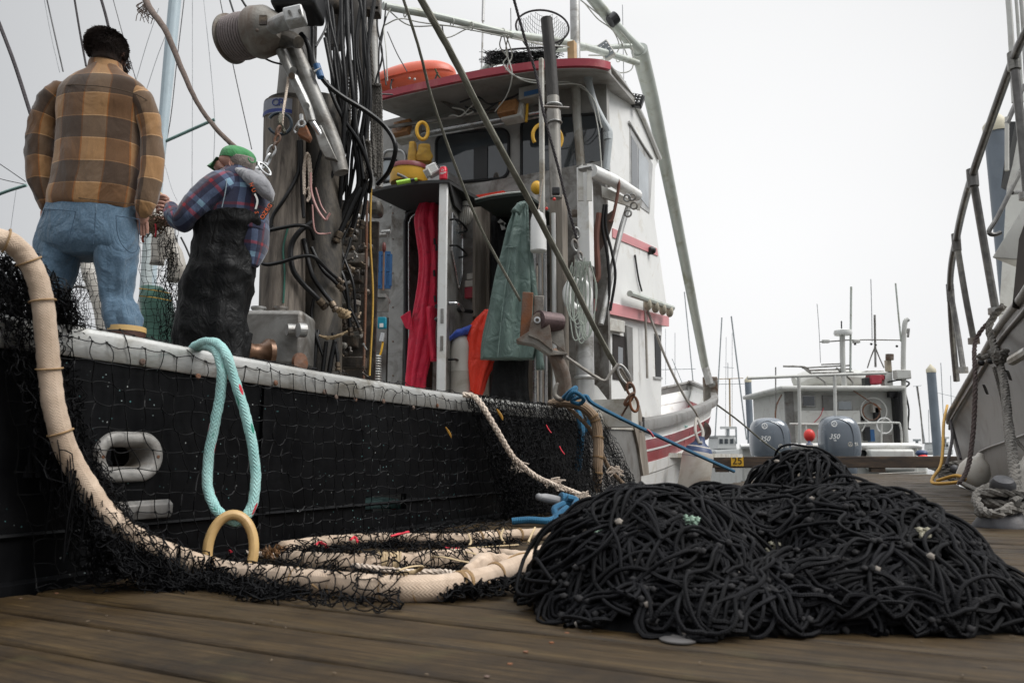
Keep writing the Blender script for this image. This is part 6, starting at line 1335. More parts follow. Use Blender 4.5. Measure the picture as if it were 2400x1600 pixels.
hd = MB(); limb(hd, [(545, 400, D2-.02, 10), (562, 402, D2-.08, 17), (590, 416, D2-.11, 26), (614, 436, D2-.11, 30), (630, 456, D2-.09, 22), (638, 470, D2-.05, 10)], .008, 15, .75, 24, 26, 6); limb(hd, [(560, 402, D2+.06, 14), (585, 404, D2+.05, 20), (615, 425, D2+.02, 20), (636, 455, D2-.02, 14)], .006, 15, .8, 27, 22, 6)
hd.build('hood', HOODIE, m2, smooth=180)
def strapm(pts, wpx, m, nm='suspender'):
    P = cablepts(pts, 5); return MB().tube(P, PX(wpx/2, D2), 8, flat=.25).build(nm, m, m2)
def ribbon(pts, wpx, m, nm):     # flat band facing the viewer's side of the body
    P = cablepts(pts, 5); T, A, Bn = frames(P); V = []
    for p, t in zip(P, T):
        sd_ = unit(np.cross(t, Y))*PX(wpx/2, D2); V += [p+sd_, p-sd_, p-sd_+Y*.004, p+sd_+Y*.004]
    n_ = len(P); F = [(4*i+j, 4*i+(j+1) % 4, 4*i+4+(j+1) % 4, 4*i+4+j) for i in range(n_-1) for j in range(4)]+[(0, 1, 2, 3), (4*n_-1, 4*n_-2, 4*n_-3, 4*n_-4)]
    return MB().add(V, F).build(nm, m, m2)
SUSP = mat('black_webbing', (.012, .011, .011), .8, 0, .2, 30); ORT = mat('orange_print', (.75, .13, .03), .7, 0, .1)
ribbon([(584, 418, D2-.14), (590, 432, D2-.145), (597, 456, D2-.150)], 9, SUSP, 'suspender')
ribbon([(597, 454, D2-.155), (603, 470, D2-.157), (599, 490, D2-.157)], 4, WHITE, 'suspender_tab')
ribbon([(600, 488, D2-.156), (602, 500, D2-.158), (598, 512, D2-.158)], 8, SUSP, 'suspender')
ribbon([(637, 478, D2-.10), (626, 494, D2-.12), (612, 514, D2-.145)], 11, SUSP, 'suspender')
for ch_, x, y, dx, dy in (('H', 589, 433, .35, 1), ('U', 594, 446, .35, 1), ('S', 601, 498, .1, 1)): text(ch_, 'print', ORT, W(x, y, D2-.168), (dx, 0, -dy), (dy, 0, dx), .030, m2, .001)
for i, ch_ in enumerate('OZRG'): text(ch_, 'print', ORT, W(616+i*5.4, 508-i*8.4, D2-.155+.009*i), (.55, .1, .83), (-.83, 0, .55), .034, m2, .001)
# mending needle
T1(MB().tube(cablepts([(369, 442, D2-.08), (376, 452, D2-.08), (386, 462, D2-.08)], 3), [.004, .009, .007], 8, flat=.5), 'net_needle', mat('tan_needle', (.55, .36, .14), .5, 0, .1), 'flat tan net needle held between the fingers of the man in the cap', 'net needle')
# ---- hung clothing
def cloth(name, label, cat, rings, m, seed, fold=.012, fs=9, dep=.07, extra=(), n=72, flute=.018, fk=9):
    mb = MB(); mb.loft([pr(a, b, y, d, dep*k) for a, b, y, d, k in rings], n, 7, pw=2.2, fold=fold, fs=fs, seed=seed, stretch=.35, flute=flute, fk=fk)
    for e_ in extra: limb(mb, e_, fold*.8, fs*1.3, .7, seed+1, 26, 6)
    return T1(mb, name, m, label, cat, smooth=180)
dR = 7.85
red_ = cloth('work_trousers', 'crimson waterproof trousers hanging in the open doorway', 'trousers', [(999, 1028, 452, dR, .6), (986, 1029, 470, dR, 1), (972, 1029, 502, dR, 1.2), (972, 1027, 540, dR, 1.2), (982, 1028, 600, dR, 1.1), (979, 1026, 660, dR, 1), (966, 1026, 726, dR, .9), (958, 1023, 770, dR, .8), (952, 1012, 830, dR, .8), (948, 1000, 880, dR, .8), (947, 998, 914, dR, .8)], REDCLOTH, 41, extra=([(1008, 720, dR-.02, 20), (1012, 780, dR-.02, 18), (1015, 815, dR-.02, 16), (1017, 846, dR-.02, 15)],), fold=.016, fs=8)
MB().prism([W(x, y, dR-.06) for x, y in [(962, 726), (938, 742), (950, 768), (968, 776)]], Y*.02).build('pocket_flap', REDCLOTH, red_, smooth=60, bevel=.004)
for x, y in ((1018, 566), (1022, 580), (1017, 640), (1019, 700)): MB().tube(cablepts([(x, y-7, dR-.08), (x+1, y+7, dR-.08)], 2), .012, 8).build('toggle', RUBBER, red_)
dG = 7.05
gr_ = cloth('raincoat', 'grey-green rubber raincoat hanging under the locker canopy', 'raincoat', [(1214, 1233, 478, dG, .5), (1200, 1236, 510, dG, .8), (1184, 1240, 552, dG, 1), (1171, 1247, 600, dG, 1.1), (1158, 1254, 650, dG, 1.1), (1144, 1260, 710, dG, 1.1), (1132, 1262, 765, dG, 1.1), (1124, 1260, 815, dG, 1.1), (1122, 1254, 842, dG, 1.05)], GREENCLOTH, 42, fold=.022, fs=6, dep=.10, flute=.030, fk=11, extra=([(1234, 560, dG-.03, 14), (1246, 640, dG-.05, 16), (1256, 730, dG-.04, 16), (1262, 800, dG-.02, 19), (1266, 866, dG-.02, 17)],))
limb(MB(), [(1208, 500, dG-.06, 16), (1218, 484, dG-.05, 17), (1230, 478, dG-.03, 12)], .01, 14, .8, 5).build('hood', GREENCLOTH, gr_, smooth=180)
MB().tube(cablepts([(1196, 600, dG-.15), (1180, 700, dG-.16), (1166, 836, dG-.15)], 5), .006, 6).build('front_placket', GREENCLOTH, gr_)
MB().tube(cablepts([(1180, 577, dG-.13), (1200, 580, dG-.135), (1216, 577, dG-.13)], 4), .004, 6).build('yoke_seam', GREENCLOTH, gr_)
cloth('oilskin_trousers', 'bright orange oilskin trousers hanging left of the green raincoat', 'trousers', [(1136, 1160, 726, 7.3, .5), (1112, 1166, 748, 7.3, .9), (1092, 1170, 785, 7.3, 1), (1089, 1170, 840, 7.3, 1), (1092, 1152, 880, 7.3, 1), (1098, 1130, 928, 7.3, .9)], ORCLOTH, 43, fold=.02, fs=8, dep=.08)
cloth('waders', 'black rubber waders heaped below the green raincoat', 'waders', [(1165, 1240, 825, 7.25, .8), (1158, 1244, 850, 7.25, 1), (1150, 1246, 890, 7.25, 1.1), (1142, 1246, 925, 7.25, 1.2), (1150, 1246, 945, 7.25, 1.1)], BLACKCLOTH, 44, fold=.026, fs=8, dep=.10)
cloth('bib_overalls', 'black overalls with white buckles hanging deep in the locker', 'overalls', [(1160, 1205, 478, 7.9, .6), (1152, 1215, 520, 7.9, 1), (1150, 1212, 600, 7.9, 1), (1148, 1200, 700, 7.9, 1)], BLACKCLOTH, 45, fold=.016, fs=9, dep=.07)
for x, y, a in ((1178, 530, .3), (1211, 486, -.4), (1176, 522, 1.2)): T1(MB().box(W(x, y, 7.0+.75), (PX(10, 7.7), .008, PX(18, 7.7)), (unit(vec((1, 0, a))), Y, unit(vec((-a, 0, 1))))), 'strap_buckle', WHITE, 'white strap buckle on the overalls, ' + {530: 'lower left one', 486: 'upper right one', 522: 'small slanted one on the left'}[y], 'buckle')
T1(MB().tube(cablepts([(1205, 515, 7.6), (1207, 500, 7.6), (1205, 488, 7.6)], 3), .02, 6, flat=.3), 'orange_strap', ORT, 'short orange printed strap beside the raincoat collar', 'strap')
# ================================================================ nets and ropes in the foreground
def netgrid(fn, nu, nv, r, jit=.008, seed=0, sag=.006, miss=.0, mb=None, hang=True, knots=0.0):
    rs_ = np.random.RandomState(seed); P = np.array([[fn(i/nu, j/nv) for j in range(nv+1)] for i in range(nu+1)])+rs_.normal(size=(nu+1, nv+1, 3))*jit
    A_, B_ = [], []
    def edge(p, q):
        if rs_.rand() < miss: return
        m = (p+q)/2+rs_.normal(size=3)*sag*1.3; m[2] -= abs(rs_.normal())*sag*1.3 if hang else 0
        a = .5625*p+.375*m+.0625*q; c = .25*p+.5*m+.25*q; e = .0625*p+.375*m+.5625*q
        A_.extend([p, a, c, e]); B_.extend([a, c, e, q])
    for i in range(nu+1):
        for j in range(nv+1):
            if i < nu: edge(P[i, j], P[i+1, j])
            if j < nv: edge(P[i, j], P[i, j+1])
    mb = mb or MB(); mb.twine(np.array(A_), np.array(B_), r)
    if knots:
        K = P.reshape(-1, 3); K = K[rs_.rand(len(K)) < knots]; mb.twine(K-vec((0, 0, r*1.6)), K+vec((0, 0, r*1.6)), r*2.1, sides=4)
    return mb
def wv(a, *k): return sum(math.sin(a*q+q*1.7) for q in k)/len(k)
# net A: wide open meshes hanging over the rail, down the side and onto the dock
S0, S1 = 2.55, 7.2
def netA(u, v):
    s = S0+(S1-S0)*u; lean = .20*max(0, 1-(s-S0)/1.4)
    L_ = v*1.22; z_ = zr(s); w_ = .018*wv(s*9, 1, 1.7, 2.3)
    s2 = s+lean*(L_-.1)+.022*wv(L_*11+s*4, 1, 1.6)
    if L_ < .10: return B(s2, .10-L_*1.2, z_+.006)
    L_ -= .10
    if L_ < z_-.015: return B(s2, -.028-.02*abs(w_)*8*(L_/.8)-.02*(L_/z_)**2, z_-L_)
    e = L_-(z_-.015); return B(s2, -.05-e*.8, .012+.006*abs(wv(s*31, 1, 2.2)))
nA = netgrid(netA, 66, 17, .0020, .006, 1, .009, .01, knots=.9)
T1(nA, 'seine_net', NETTW, 'open-meshed black net draped over the aluminium rail and down the black side', 'net', smooth=0)
# net B: bunched dense net running from the rail to the pile
top = spline([Hp(x, y, -.035)+Z*.012 for x, y in [(1085, 926), (1150, 936), (1220, 944), (1290, 950), (1345, 958), (1400, 968)]], 6)
bot = spline([W(1175, 1215, 4.9), W(1230, 1205, 5.0), W(1290, 1195, 5.2), W(1360, 1180, 5.5), (W(1430, 1165, 5.9)), W(1490, 1142, 6.4)], 6)
def ip(P, u): i = u*(len(P)-1); k = min(len(P)-2, int(i)); return P[k]+(P[k+1]-P[k])*(i-k)
def netB(u, v, off=0, sh=0):
    u2 = u+.018*wv(u*60+v*5, 1, 1.9); a, b = ip(top, min(1, max(0, u2))), ip(bot, min(1, max(0, u2+sh*v)))
    p = a+(b-a)*v; sw = math.sin(v*math.pi); p = p-INN*(.05*sw+off+.018*wv(u*47+off*99, 1, 2.3)*sw); p[2] -= .10*sw*(.4+u*.6)
    p[2] = max(p[2], .02); return p
mb = MB()
for k, (nu, nv, sh, off) in enumerate(((86, 26, 0, .0), (70, 22, .06, .02), (54, 20, -.05, .035))): netgrid(lambda u, v: netB(u, v, off, sh), nu, nv, .0019, .007, 10+k, .008, .06, mb=mb)
T1(mb, 'seine_net', TWINE, 'bunched dense black net fanning from the rail down to the big pile', 'net', smooth=0)
# net C: heavy tangle over the rail at the left and down in front of the side
def netC(u, v, k=0):
    x0 = -60+250*u; y0 = 600+150*u**1.2+20*wv(u*20+k, 1, 1.6)
    x1 = 50+125*u; y1 = 830; x2 = 80+70*u; y2 = 1090; x3 = 205+230*u; y3 = 1352-20*u
    P = [(x0, y0, 2.15+.35*u), (x1, y1, 2.28+.3*u), (x2, y2, 2.36+.24*u), (x3, y3, 2.42)]
    w_ = [(1-v)**3, 3*v*(1-v)**2, 3*v*v*(1-v), v**3]; q = sum(vec(p)*c for p, c in zip(P, w_))
    p = W(q[0]+16*wv(v*22+u*9+k, 1, 1.7), q[1], q[2]+.05*wv(u*30+v*8+k*2, 1, 2.1)); p[2] = max(p[2], .012); return p
mb = MB()
for k in range(3): netgrid(lambda u, v: netC(u, v, k*1.7), 16, 34, .0016, .006, 20+k, .010, .04, mb=mb)
T1(mb, 'seine_net', TWINE, 'heavy black net tangle hanging at the left edge behind the tan float line', 'net', smooth=0)
# net heap on the stern rail at far left
mb = MB()
def heapn(u, v, k): p = W(-60+230*u+20*wv(v*9+k, 1, 2), 575+250*v+120*(u**2)*(1-v)+18*wv(u*15+k, 1, 1.6), 2.45+.25*v+.12*wv(u*11+v*13+k, 1, 2)); return p
for k in range(5): netgrid(lambda u, v: heapn(u, v, k*2.1), 14, 16, .0018, .010, 40+k, .014, .08, mb=mb)
rs = random.Random(2)
for k in range(16):
    x = rs.uniform(-40, 100); mb.tube(cablepts([(x, rs.uniform(600, 660)+x*.5, 2.5), (x+rs.uniform(0, 30), 740+x*.3, 2.5), (x+rs.uniform(10, 50), 900, 2.45), (x+rs.uniform(20, 70), 1120, 2.4)], 5), rs.uniform(.003, .010), 6, wob=.3)
T1(mb, 'net_heap', TWINE, 'dark net heap piled on the stern rail at the left edge', 'net heap', smooth=60)
# float line sleeve
RC = .034
def dockd(y, z=RC): return (CAMZ-z)*FPX/(y-1070)
def dk(x, y, z=RC): p = G(x, y, z); return (x, y, p[1])
main = [(-60, 556, 2.15), (8, 562, 2.2), (52, 592, 2.25), (88, 655, 2.28), (104, 740, 2.30), (114, 850, 2.32), (128, 960, 2.34), (158, 1060, 2.38), (198, 1130, 2.42), (246, 1200, 2.46), (320, 1262, 2.5), (418, 1306, 2.54), dk(520, 1337), dk(640, 1352), dk(790, 1368), dk(940, 1380), dk(1060, 1372), dk(1150, 1350), dk(1230, 1318), dk(1300, 1285)]
pm = cablepts(main, 8)
mb = MB().tube(pm, [.030, .031, .031, .032, .033, .034, .035, .036, .038, .034, .034], 22, wob=.035)
fl_ = T1(mb, 'float_line', CORK, 'thick tan sleeved float line curving from the left rail across the dock into the pile', 'float line', smooth=180)
def wraps(path, idx, r, m, parent, n=2, tr=.0028, name='whipping'):
    T, A, Bn = frames(path)
    for i in idx:
        i = min(len(path)-2, int(i*len(path))); c = path[i]; a = unit(T[i]+A[i]*random.uniform(-.35, .35))
        for k in range(n): MB().ring(c+T[i]*k*tr*1.7, unit(a+Bn[i]*.1*k), r+.0015, tr, 26, 6).build(name, m, parent)
LACE = mat('tan_lacing', (.30, .19, .09), .85, 0, .2, 40, .3, 90)
wraps(pm, [.06, .13, .19, .27, .34, .62, .70, .735, .775, .80, .855], .0345, LACE, fl_, 1)
wraps(pm, [.848, .852, .90], .0355, LACE, fl_, 3)
for a_, b_ in ((.72, .80), (.87, .95)): 
    i0, i1 = int(a_*len(pm)), int(b_*len(pm)); T, A, Bn = frames(pm[i0:i1]); n_ = i1-i0; th = np.linspace(0, 5, n_)
    MB().tube(pm[i0:i1]+(A*np.cos(th)[:, None]+Bn*np.sin(th)[:, None])*.0365, .003, 6).build('lacing', LACE, fl_)
# back float lines on the dock
b1 = cablepts([dk(660, 1284, .03), dk(760, 1270, .03), dk(900, 1262, .028), dk(1060, 1264, .028), dk(1180, 1255, .028), dk(1330, 1248, .028)], 8)
f1 = T1(MB().tube(b1, .0275, 18, wob=.05), 'float_line', CORK, 'straight pale float line lying farthest back along the dock edge', 'float line', smooth=180)
wraps(b1, [.70, .76, .84, .93], .028, LACE, f1, 2)
b2 = cablepts([dk(672, 1306, .03), dk(760, 1318, .03), dk(850, 1322, .032), dk(950, 1318, .030), dk(1060, 1308, .03), dk(1150, 1300, .025), dk(1240, 1305, .025), dk(1300, 1300, .025)], 8)
f2 = T1(MB().tube(b2, [.026, .034, .037, .037, .034, .026, .022, .022], 18, wob=.06), 'float_line', CORK, 'short bulging float line between the two longer ones, knotted with tan strips', 'float line', smooth=180)
wraps(b2, [.34, .36, .38, .40], .037, mat('tan_strip', (.45, .34, .2), .8), f2, 3, .004)
mb = MB(); laid(mb, cablepts([dk(520, 1296, .012), dk(600, 1296, .015), dk(700, 1312, .02), dk(800, 1322, .03), dk(870, 1330, .03), dk(960, 1340, .02), dk(1040, 1340, .02), dk(1100, 1352, .02)], 8), .0115)
T1(mb, 'laid_rope', CREAMROPE, 'cream twisted rope lying behind the thick float line', 'rope', smooth=60)
mb = MB(); P = cablepts([dk(1090, 1345, .045), dk(1130, 1322, .04), dk(1180, 1318, .04), dk(1220, 1320, .035)], 6); mb.tube(P, [.02, .035, .03, .02], 14, wob=.15); T1(mb, 'canvas_patch', CORK, 'frayed pale canvas patch with a red mark beside the float line', 'canvas')
for pts, lb in (([dk(990, 1296, .03), dk(1050, 1292, .05), dk(1100, 1294, .05), dk(1130, 1305, .04), dk(1155, 1312, .03)], 'upper loose tan strip on the middle float line'), ([dk(980, 1304, .04), dk(1040, 1305, .05), dk(1090, 1316, .04), dk(1150, 1322, .02)], 'lower loose tan strip on the middle float line'), ([dk(930, 1338, .04), dk(960, 1328, .05), dk(990, 1326, .05), dk(975, 1338, .03), dk(940, 1344, .03)], 'folded tan strip lying on the net'), ([dk(1090, 1284, .01), dk(1150, 1280, .01), dk(1215, 1276, .01)], 'long pale strip on the boards behind the float lines')):
    T1(MB().tube(cablepts(pts, 6), .007, 8, flat=.4, wob=.15), 'tan_strip', mat('tan_strip', (.45, .34, .2)), lb, 'strip')
for pts in ([(1098, 1252, 3.55), (1104, 1268, 3.4), (1100, 1278, 3.35)], [(1180, 1240, 3.6), (1174, 1256, 3.5), (1182, 1272, 3.4)], [(1254, 1236, 3.6), (1246, 1252, 3.5), (1238, 1270, 3.4)]):
    MB().tube(cablepts(pts, 5), .005, 7).build('tie', mat('tan_strip', (.45, .34, .2)), f1)
REDT = mat('red_twine', (.55, .02, .04), .7, 0, .2)
for pts, lb in (([dk(738, 1278, .05), dk(750, 1270, .06), dk(762, 1276, .06), dk(768, 1282, .05)], 'leftmost'), ([dk(822, 1264, .065), dk(832, 1258, .07), dk(838, 1268, .065)], 'second'), ([dk(916, 1256, .065), dk(940, 1250, .07), dk(958, 1246, .065)], 'third'), ([dk(1044, 1284, .03), dk(1060, 1286, .03), dk(1078, 1284, .02)], 'rightmost'), ([dk(520, 1290, .03), dk(532, 1288, .03), dk(542, 1292, .03)], 'nearest the cream ring')):
    T1(MB().tube(cablepts(pts, 5), .005, 7, wob=.3), 'red_tie', REDT, lb+' red tie among the float lines on the dock', 'tie')
mb = MB(); rs = random.Random(8)
for k in range(34): c = W(618+rs.uniform(0, 58), 1284+rs.uniform(0, 18), 2.95+rs.uniform(0, .15)); mb.ball(c, (rs.uniform(.006, .018), .01, rs.uniform(.005, .012)), ax=(unit(vec((rs.uniform(-1, 1), 0, rs.uniform(-1, 1)))), Y, Z), nu=7, nv=5, jit=.5)
T1(mb, 'seaweed_clump', WEED, 'rust-brown seaweed clump at the end of the float lines', 'seaweed', kind='stuff')
# nets lying over the float lines
def over(path, w0, w1, rz, k):
    T, A, Bn = frames(path); n_ = len(path)-1
    def f(u, v):
        i = u*n_; a = int(min(n_-1, i)); p = path[a]+(path[a+1]-path[a])*(i-a); sd_ = unit(np.cross(T[a], Z)); sd_ = sd_ if sd_[1] < 0 else -sd_
        l_ = w0+(w1-w0)*v+.02*wv(u*24+k, 1, 1.9); h_ = math.sqrt(max(0, 1-(l_/(rz*1.5))**2)); q = p+sd_*l_; zz = .010+(p[2]+rz*1.04-.010)*h_ if abs(l_) < rz*1.5 else max(.010, p[2]-.05-abs(l_)*.25 if p[2] > .1 else .010)
        q[2] = zz+.006*abs(wv(u*60+v*20+k, 1, 2.2)); return q
    return f
mb = MB(); i0, i1 = int(.52*len(pm)), int(.80*len(pm))
netgrid(over(pm[i0:i1], -.16, .13, .034, 0), 26, 7, .0021, .008, 50, .014, .05, mb=mb, hang=False)
netgrid(over(pm[i0:i1], -.02, .16, .034, 2), 30, 7, .0021, .012, 51, .016, .10, mb=mb, hang=False)
netgrid(over(pm[int(.34*len(pm)):int(.60*len(pm))], -.10, .07, .034, 4), 26, 7, .0021, .008, 52, .006, .05, mb=mb, hang=False)
i0, i1 = int(.46*len(pm)), int(.72*len(pm))
for k in range(5): netgrid(over(pm[i0:i1], .05, .12+.01*k, .034, 6+k), 40, 6, .0024, .012, 56+k, .01, .1, mb=mb, hang=False)
T1(mb, 'seine_net', TWINE, 'black meshes wrapped over and bunched in front of the thick float line', 'net', smooth=0)
mb = MB()
netgrid(over(b1[2:34], -.06, .16, .03, 1), 34, 7, .0022, .010, 61, .018, .1, mb=mb, hang=False)
netgrid(over(b2[0:34], -.10, .10, .035, 3), 30, 6, .0022, .010, 62, .018, .1, mb=mb, hang=False)
netgrid(over(b2[0:44], -.02, .16, .035, 5), 26, 6, .0022, .012, 63, .02, .15, mb=mb, hang=False)
netgrid(over(b1[10:30], .0, .14, .03, 8), 26, 6, .0022, .012, 64, .02, .1, mb=mb, hang=False)
T1(mb, 'seine_net', TWINE, 'loose black meshes scattered over the two back float lines', 'net', smooth=0)
mb = MB(); pe = cablepts([dk(1000, 1396, .01), dk(1100, 1396, .01), dk(1200, 1380, .01), dk(1290, 1350, .01)], 8)
for k in range(3): netgrid(over(pe, -.03, .03, .02, k), 30, 4, .0024, .010, 70+k, .006, .1, mb=mb, hang=False)
T1(mb, 'seine_net', TWINE, 'narrow frayed edge of black net trailing from the float line to the pile', 'net', smooth=0)
for pts, w_, lb in (([(1085, 925, 4.65), (1110, 928, 4.65), (1130, 950, 4.6), (1160, 1000, 4.6), (1195, 1060, 4.65), (1222, 1090, 4.7), (1262, 1120, 4.8), (1310, 1140, 5.0), (1385, 1168, 5.2)], 13, 'cream twisted rope lying diagonally on the dense net'), ([(1318, 945, 6.1), (1350, 970, 6.0), (1385, 1010, 6.0), (1405, 1050, 6.0), (1430, 1100, 6.1), (1478, 1150, 6.2)], 12, 'cream rope falling along the right edge of the dense net')):
    mb = MB(); laid(mb, cablepts(pts, 8), PX(w_/2, 5.2)); T1(mb, 'laid_rope', CREAMROPE if w_ == 13 else CORKD, lb, 'rope', smooth=60)
b3 = cablepts([(1290, 948, 6.1), (1320, 942, 6.0), (1365, 952, 5.95), (1395, 985, 5.95), (1402, 1040, 5.95), (1400, 1100, 5.95), (1398, 1150, 6.0)], 8)
f3 = T1(MB().tube(b3, PX(12, 6), 16, wob=.06), 'float_line', CORKD, 'dirty tan float line looped over the rail beside the blue rope', 'float line', smooth=180); wraps(b3, [.3, .45, .5, .62, .75, .85], PX(12.4, 6), LACE, f3, 2)
for x, y, lb in ((1215, 1090, 'frayed pale knot on the diagonal rope'), (1365, 1160, 'frayed pale knot at the foot of the diagonal rope'), (1440, 1100, 'frayed pale knot on the right-hand rope'), (1300, 1128, 'small frayed knot low on the dense net')):
    mb = MB(); rs2 = random.Random(x)
    for k in range(16): c = W(x, y, 5.0 if x < 1400 else 6.0); mb.tube(spline([c, c+vec((rs2.uniform(-.04, .04), -.02, rs2.uniform(-.02, .03))), c+vec((rs2.uniform(-.07, .07), -.02, rs2.uniform(-.06, .02)))], 3), .005, 5)
    T1(mb, 'rope_knot', CREAMROPE, lb, 'knot')
for x, y, h_, lb in ((1172, 970, 24, 'mustard-yellow leaf scrap caught high in the dense net'), (1052, 1012, 16, 'small yellowed leaf scrap caught in the open net')):
    c = W(x, y, 4.5); T1(MB().loft([(c+Z*.03+X*-.02, X*.005, Y*.003), (c, X*.010, Y*.004), (c-Z*.020+X*.010, X*.008, Y*.003), (c-Z*.035+X*.015, X*.003, Y*.002)], 10, 3, fold=.004), 'leaf_scrap', mat('mustard_leaf', (.38, .19, .02), .7, 0, .3, 30), lb, 'leaf scrap')
for x, y, q in ((1285, 1005, 'upper'), (1316, 1055, 'lower')): T1(MB().tube(cablepts([(x-5, y-10, 5.0), (x, y, 5.0), (x+7, y+9, 5.0)], 3), .004, 6, wob=.3), 'red_tie', REDT, q+' red thread caught in the dense net', 'tie')
# blue ropes behind and the mooring horn below
line('blue_strap', 'blue rope hanging down behind the dense net beside the dirty float line', 'rope', [(1352, 960, 6.2), (1362, 1000, 6.15), (1358, 1060, 6.15), (1354, 1100, 6.2)], 17, BLUEROPE, n=12)
line('blue_strap', 'second thinner blue rope crumpled under the rail end', 'rope', [(1372, 958, 6.25), (1384, 980, 6.2), (1376, 1000, 6.2), (1366, 1010, 6.2)], 15, BLUEROPE, n=12)
cl_ = thing('mooring_horn', 'grey rounded mooring horn lashed with blue rope at the dock edge', 'cleat', W(1300, 1200, 5.0))
MB().tube(cablepts([(1262, 1164, 4.7), (1285, 1168, 4.75), (1320, 1176, 4.9)], 4), [PX(7, 4.7), PX(10.5, 4.7), PX(11, 4.8), PX(11, 4.8)], 16).build('horn', mat('grey_horn', (.22, .22, .225), .5), cl_); MB().ball(W(1263, 1164, 4.7), PX(8.5, 4.7)).build('horn_tip', mat('grey_horn', (.42, .43, .44)), cl_)
mb = MB()
for k in range(4): mb.ring(W(1316+k*7, 1174+k*2, 4.85), unit(vec((1, .3, -.2))), PX(15, 4.85), PX(6, 4.85), 22, 8)
mb.tube(cablepts([(1322, 1180, 4.75), (1300, 1192, 4.7), (1302, 1212, 4.65), (1282, 1220, 4.6), (1240, 1218, 4.6), (1200, 1221, 4.6)], 6), PX(8, 4.7), 12); mb.tube(cablepts([(1330, 1190, 4.7), (1312, 1204, 4.65), (1300, 1222, 4.6)], 5), PX(8, 4.7), 12); mb.tube(cablepts([(1330, 1166, 4.8), (1350, 1172, 4.8), (1345, 1188, 4.75)], 5), PX(8, 4.7), 12)
T1(mb, 'mooring_rope', BLUEROPE, 'thick blue rope wound round the grey mooring horn', 'rope', smooth=60)
# aqua loop over the rail and the cream ring it holds
aq = cablepts([(455, 812, 2.95), (480, 802, 2.9), (510, 806, 2.84), (532, 835, 2.80), (548, 885, 2.80), (572, 960, 2.80), (590, 1035, 2.80), (599, 1110, 2.80), (592, 1180, 2.78), (566, 1218, 2.76), (536, 1216, 2.76), (505, 1190, 2.77), (487, 1140, 2.79), (489, 1070, 2.80), (504, 990, 2.80), (517, 920, 2.80), (519, 860, 2.80), (506, 822, 2.84), (480, 810, 2.92), (452, 816, 2.98)], 8)
T1(MB().tube(aq, PX(11.6, 2.8), 18, wob=.06), 'braided_loop', AQUA, 'aqua braided rope loop with red and green flecks hung over the rail', 'rope loop', smooth=180)
c = W(541, 1290, 2.72); T1(MB().ring(c, vec((.25, -1, .1)), PX(50, 2.72), PX(11.5, 2.72), 44, 14, r2=PX(80, 2.72), arc=(.0, 1)), 'cream_ring', RINGC, 'cream plastic ring hanging in the bottom of the aqua loop', 'ring', smooth=180)
# teal rope seen in the hull slot
line('slot_rope', 'aqua rope seen through the slot in the black side', 'rope', [(840, 1180, 4.15), (900, 1178, 4.35), (940, 1184, 4.5)], 26, AQUA, n=12)
# ================================================================ the big black net pile
LOB = [(.40, 2.26, .34, .38, .29), (.72, 2.44, .34, .30, .27), (1.08, 2.90, .24, .32, .40), (1.01, 2.28, .33, .36, .285), (1.20, 2.14, .13, .20, .12), (.46, 1.95, .32, .16, .10), (.92, 2.00, .40, .19, .17), (.22, 2.14, .17, .20, .17), (.74, 2.88, .22, .25, .27)]
def hgt(x, y):
    hs_ = [h*max(0, 1-((x-cx)/rx)**2-((y-cy)/ry)**2)**.62 for cx, cy, rx, ry, h in LOB]
    m = sum(h**5 for h in hs_)**.2; return m
def inside(x, y): return any(((x-cx)/rx)**2+((y-cy)/ry)**2 < 1 for cx, cy, rx, ry, h in LOB)
pile = thing('net_pile', 'large pile of thick black netting lying on the dock boards in the foreground', 'net pile', (.7, 2.2, 0))
nx, ny = 70, 60; V = []; F = []
for i in range(nx+1):
    for j in range(ny+1): x, y = -.05+1.65*i/nx, 1.70+1.65*j/ny; V.append((x, y, hgt(x, y)*.90-.03))
for i in range(nx):
    for j in range(ny): F.append((i*(ny+1)+j, (i+1)*(ny+1)+j, (i+1)*(ny+1)+j+1, i*(ny+1)+j+1))
MB().add(V, F).build('heap_core', TWINE, pile, smooth=180, kind='stuff')
rs = random.Random(11); strands = MB(); knots = MB(); lint = MB()
def fieldang(x, y): return 1.6*math.sin(x*4.1+1.3)+1.9*math.sin(y*5.3+x*2.2)+.8*math.sin(x*9.7-y*7.1)+rs_off
nb = 0
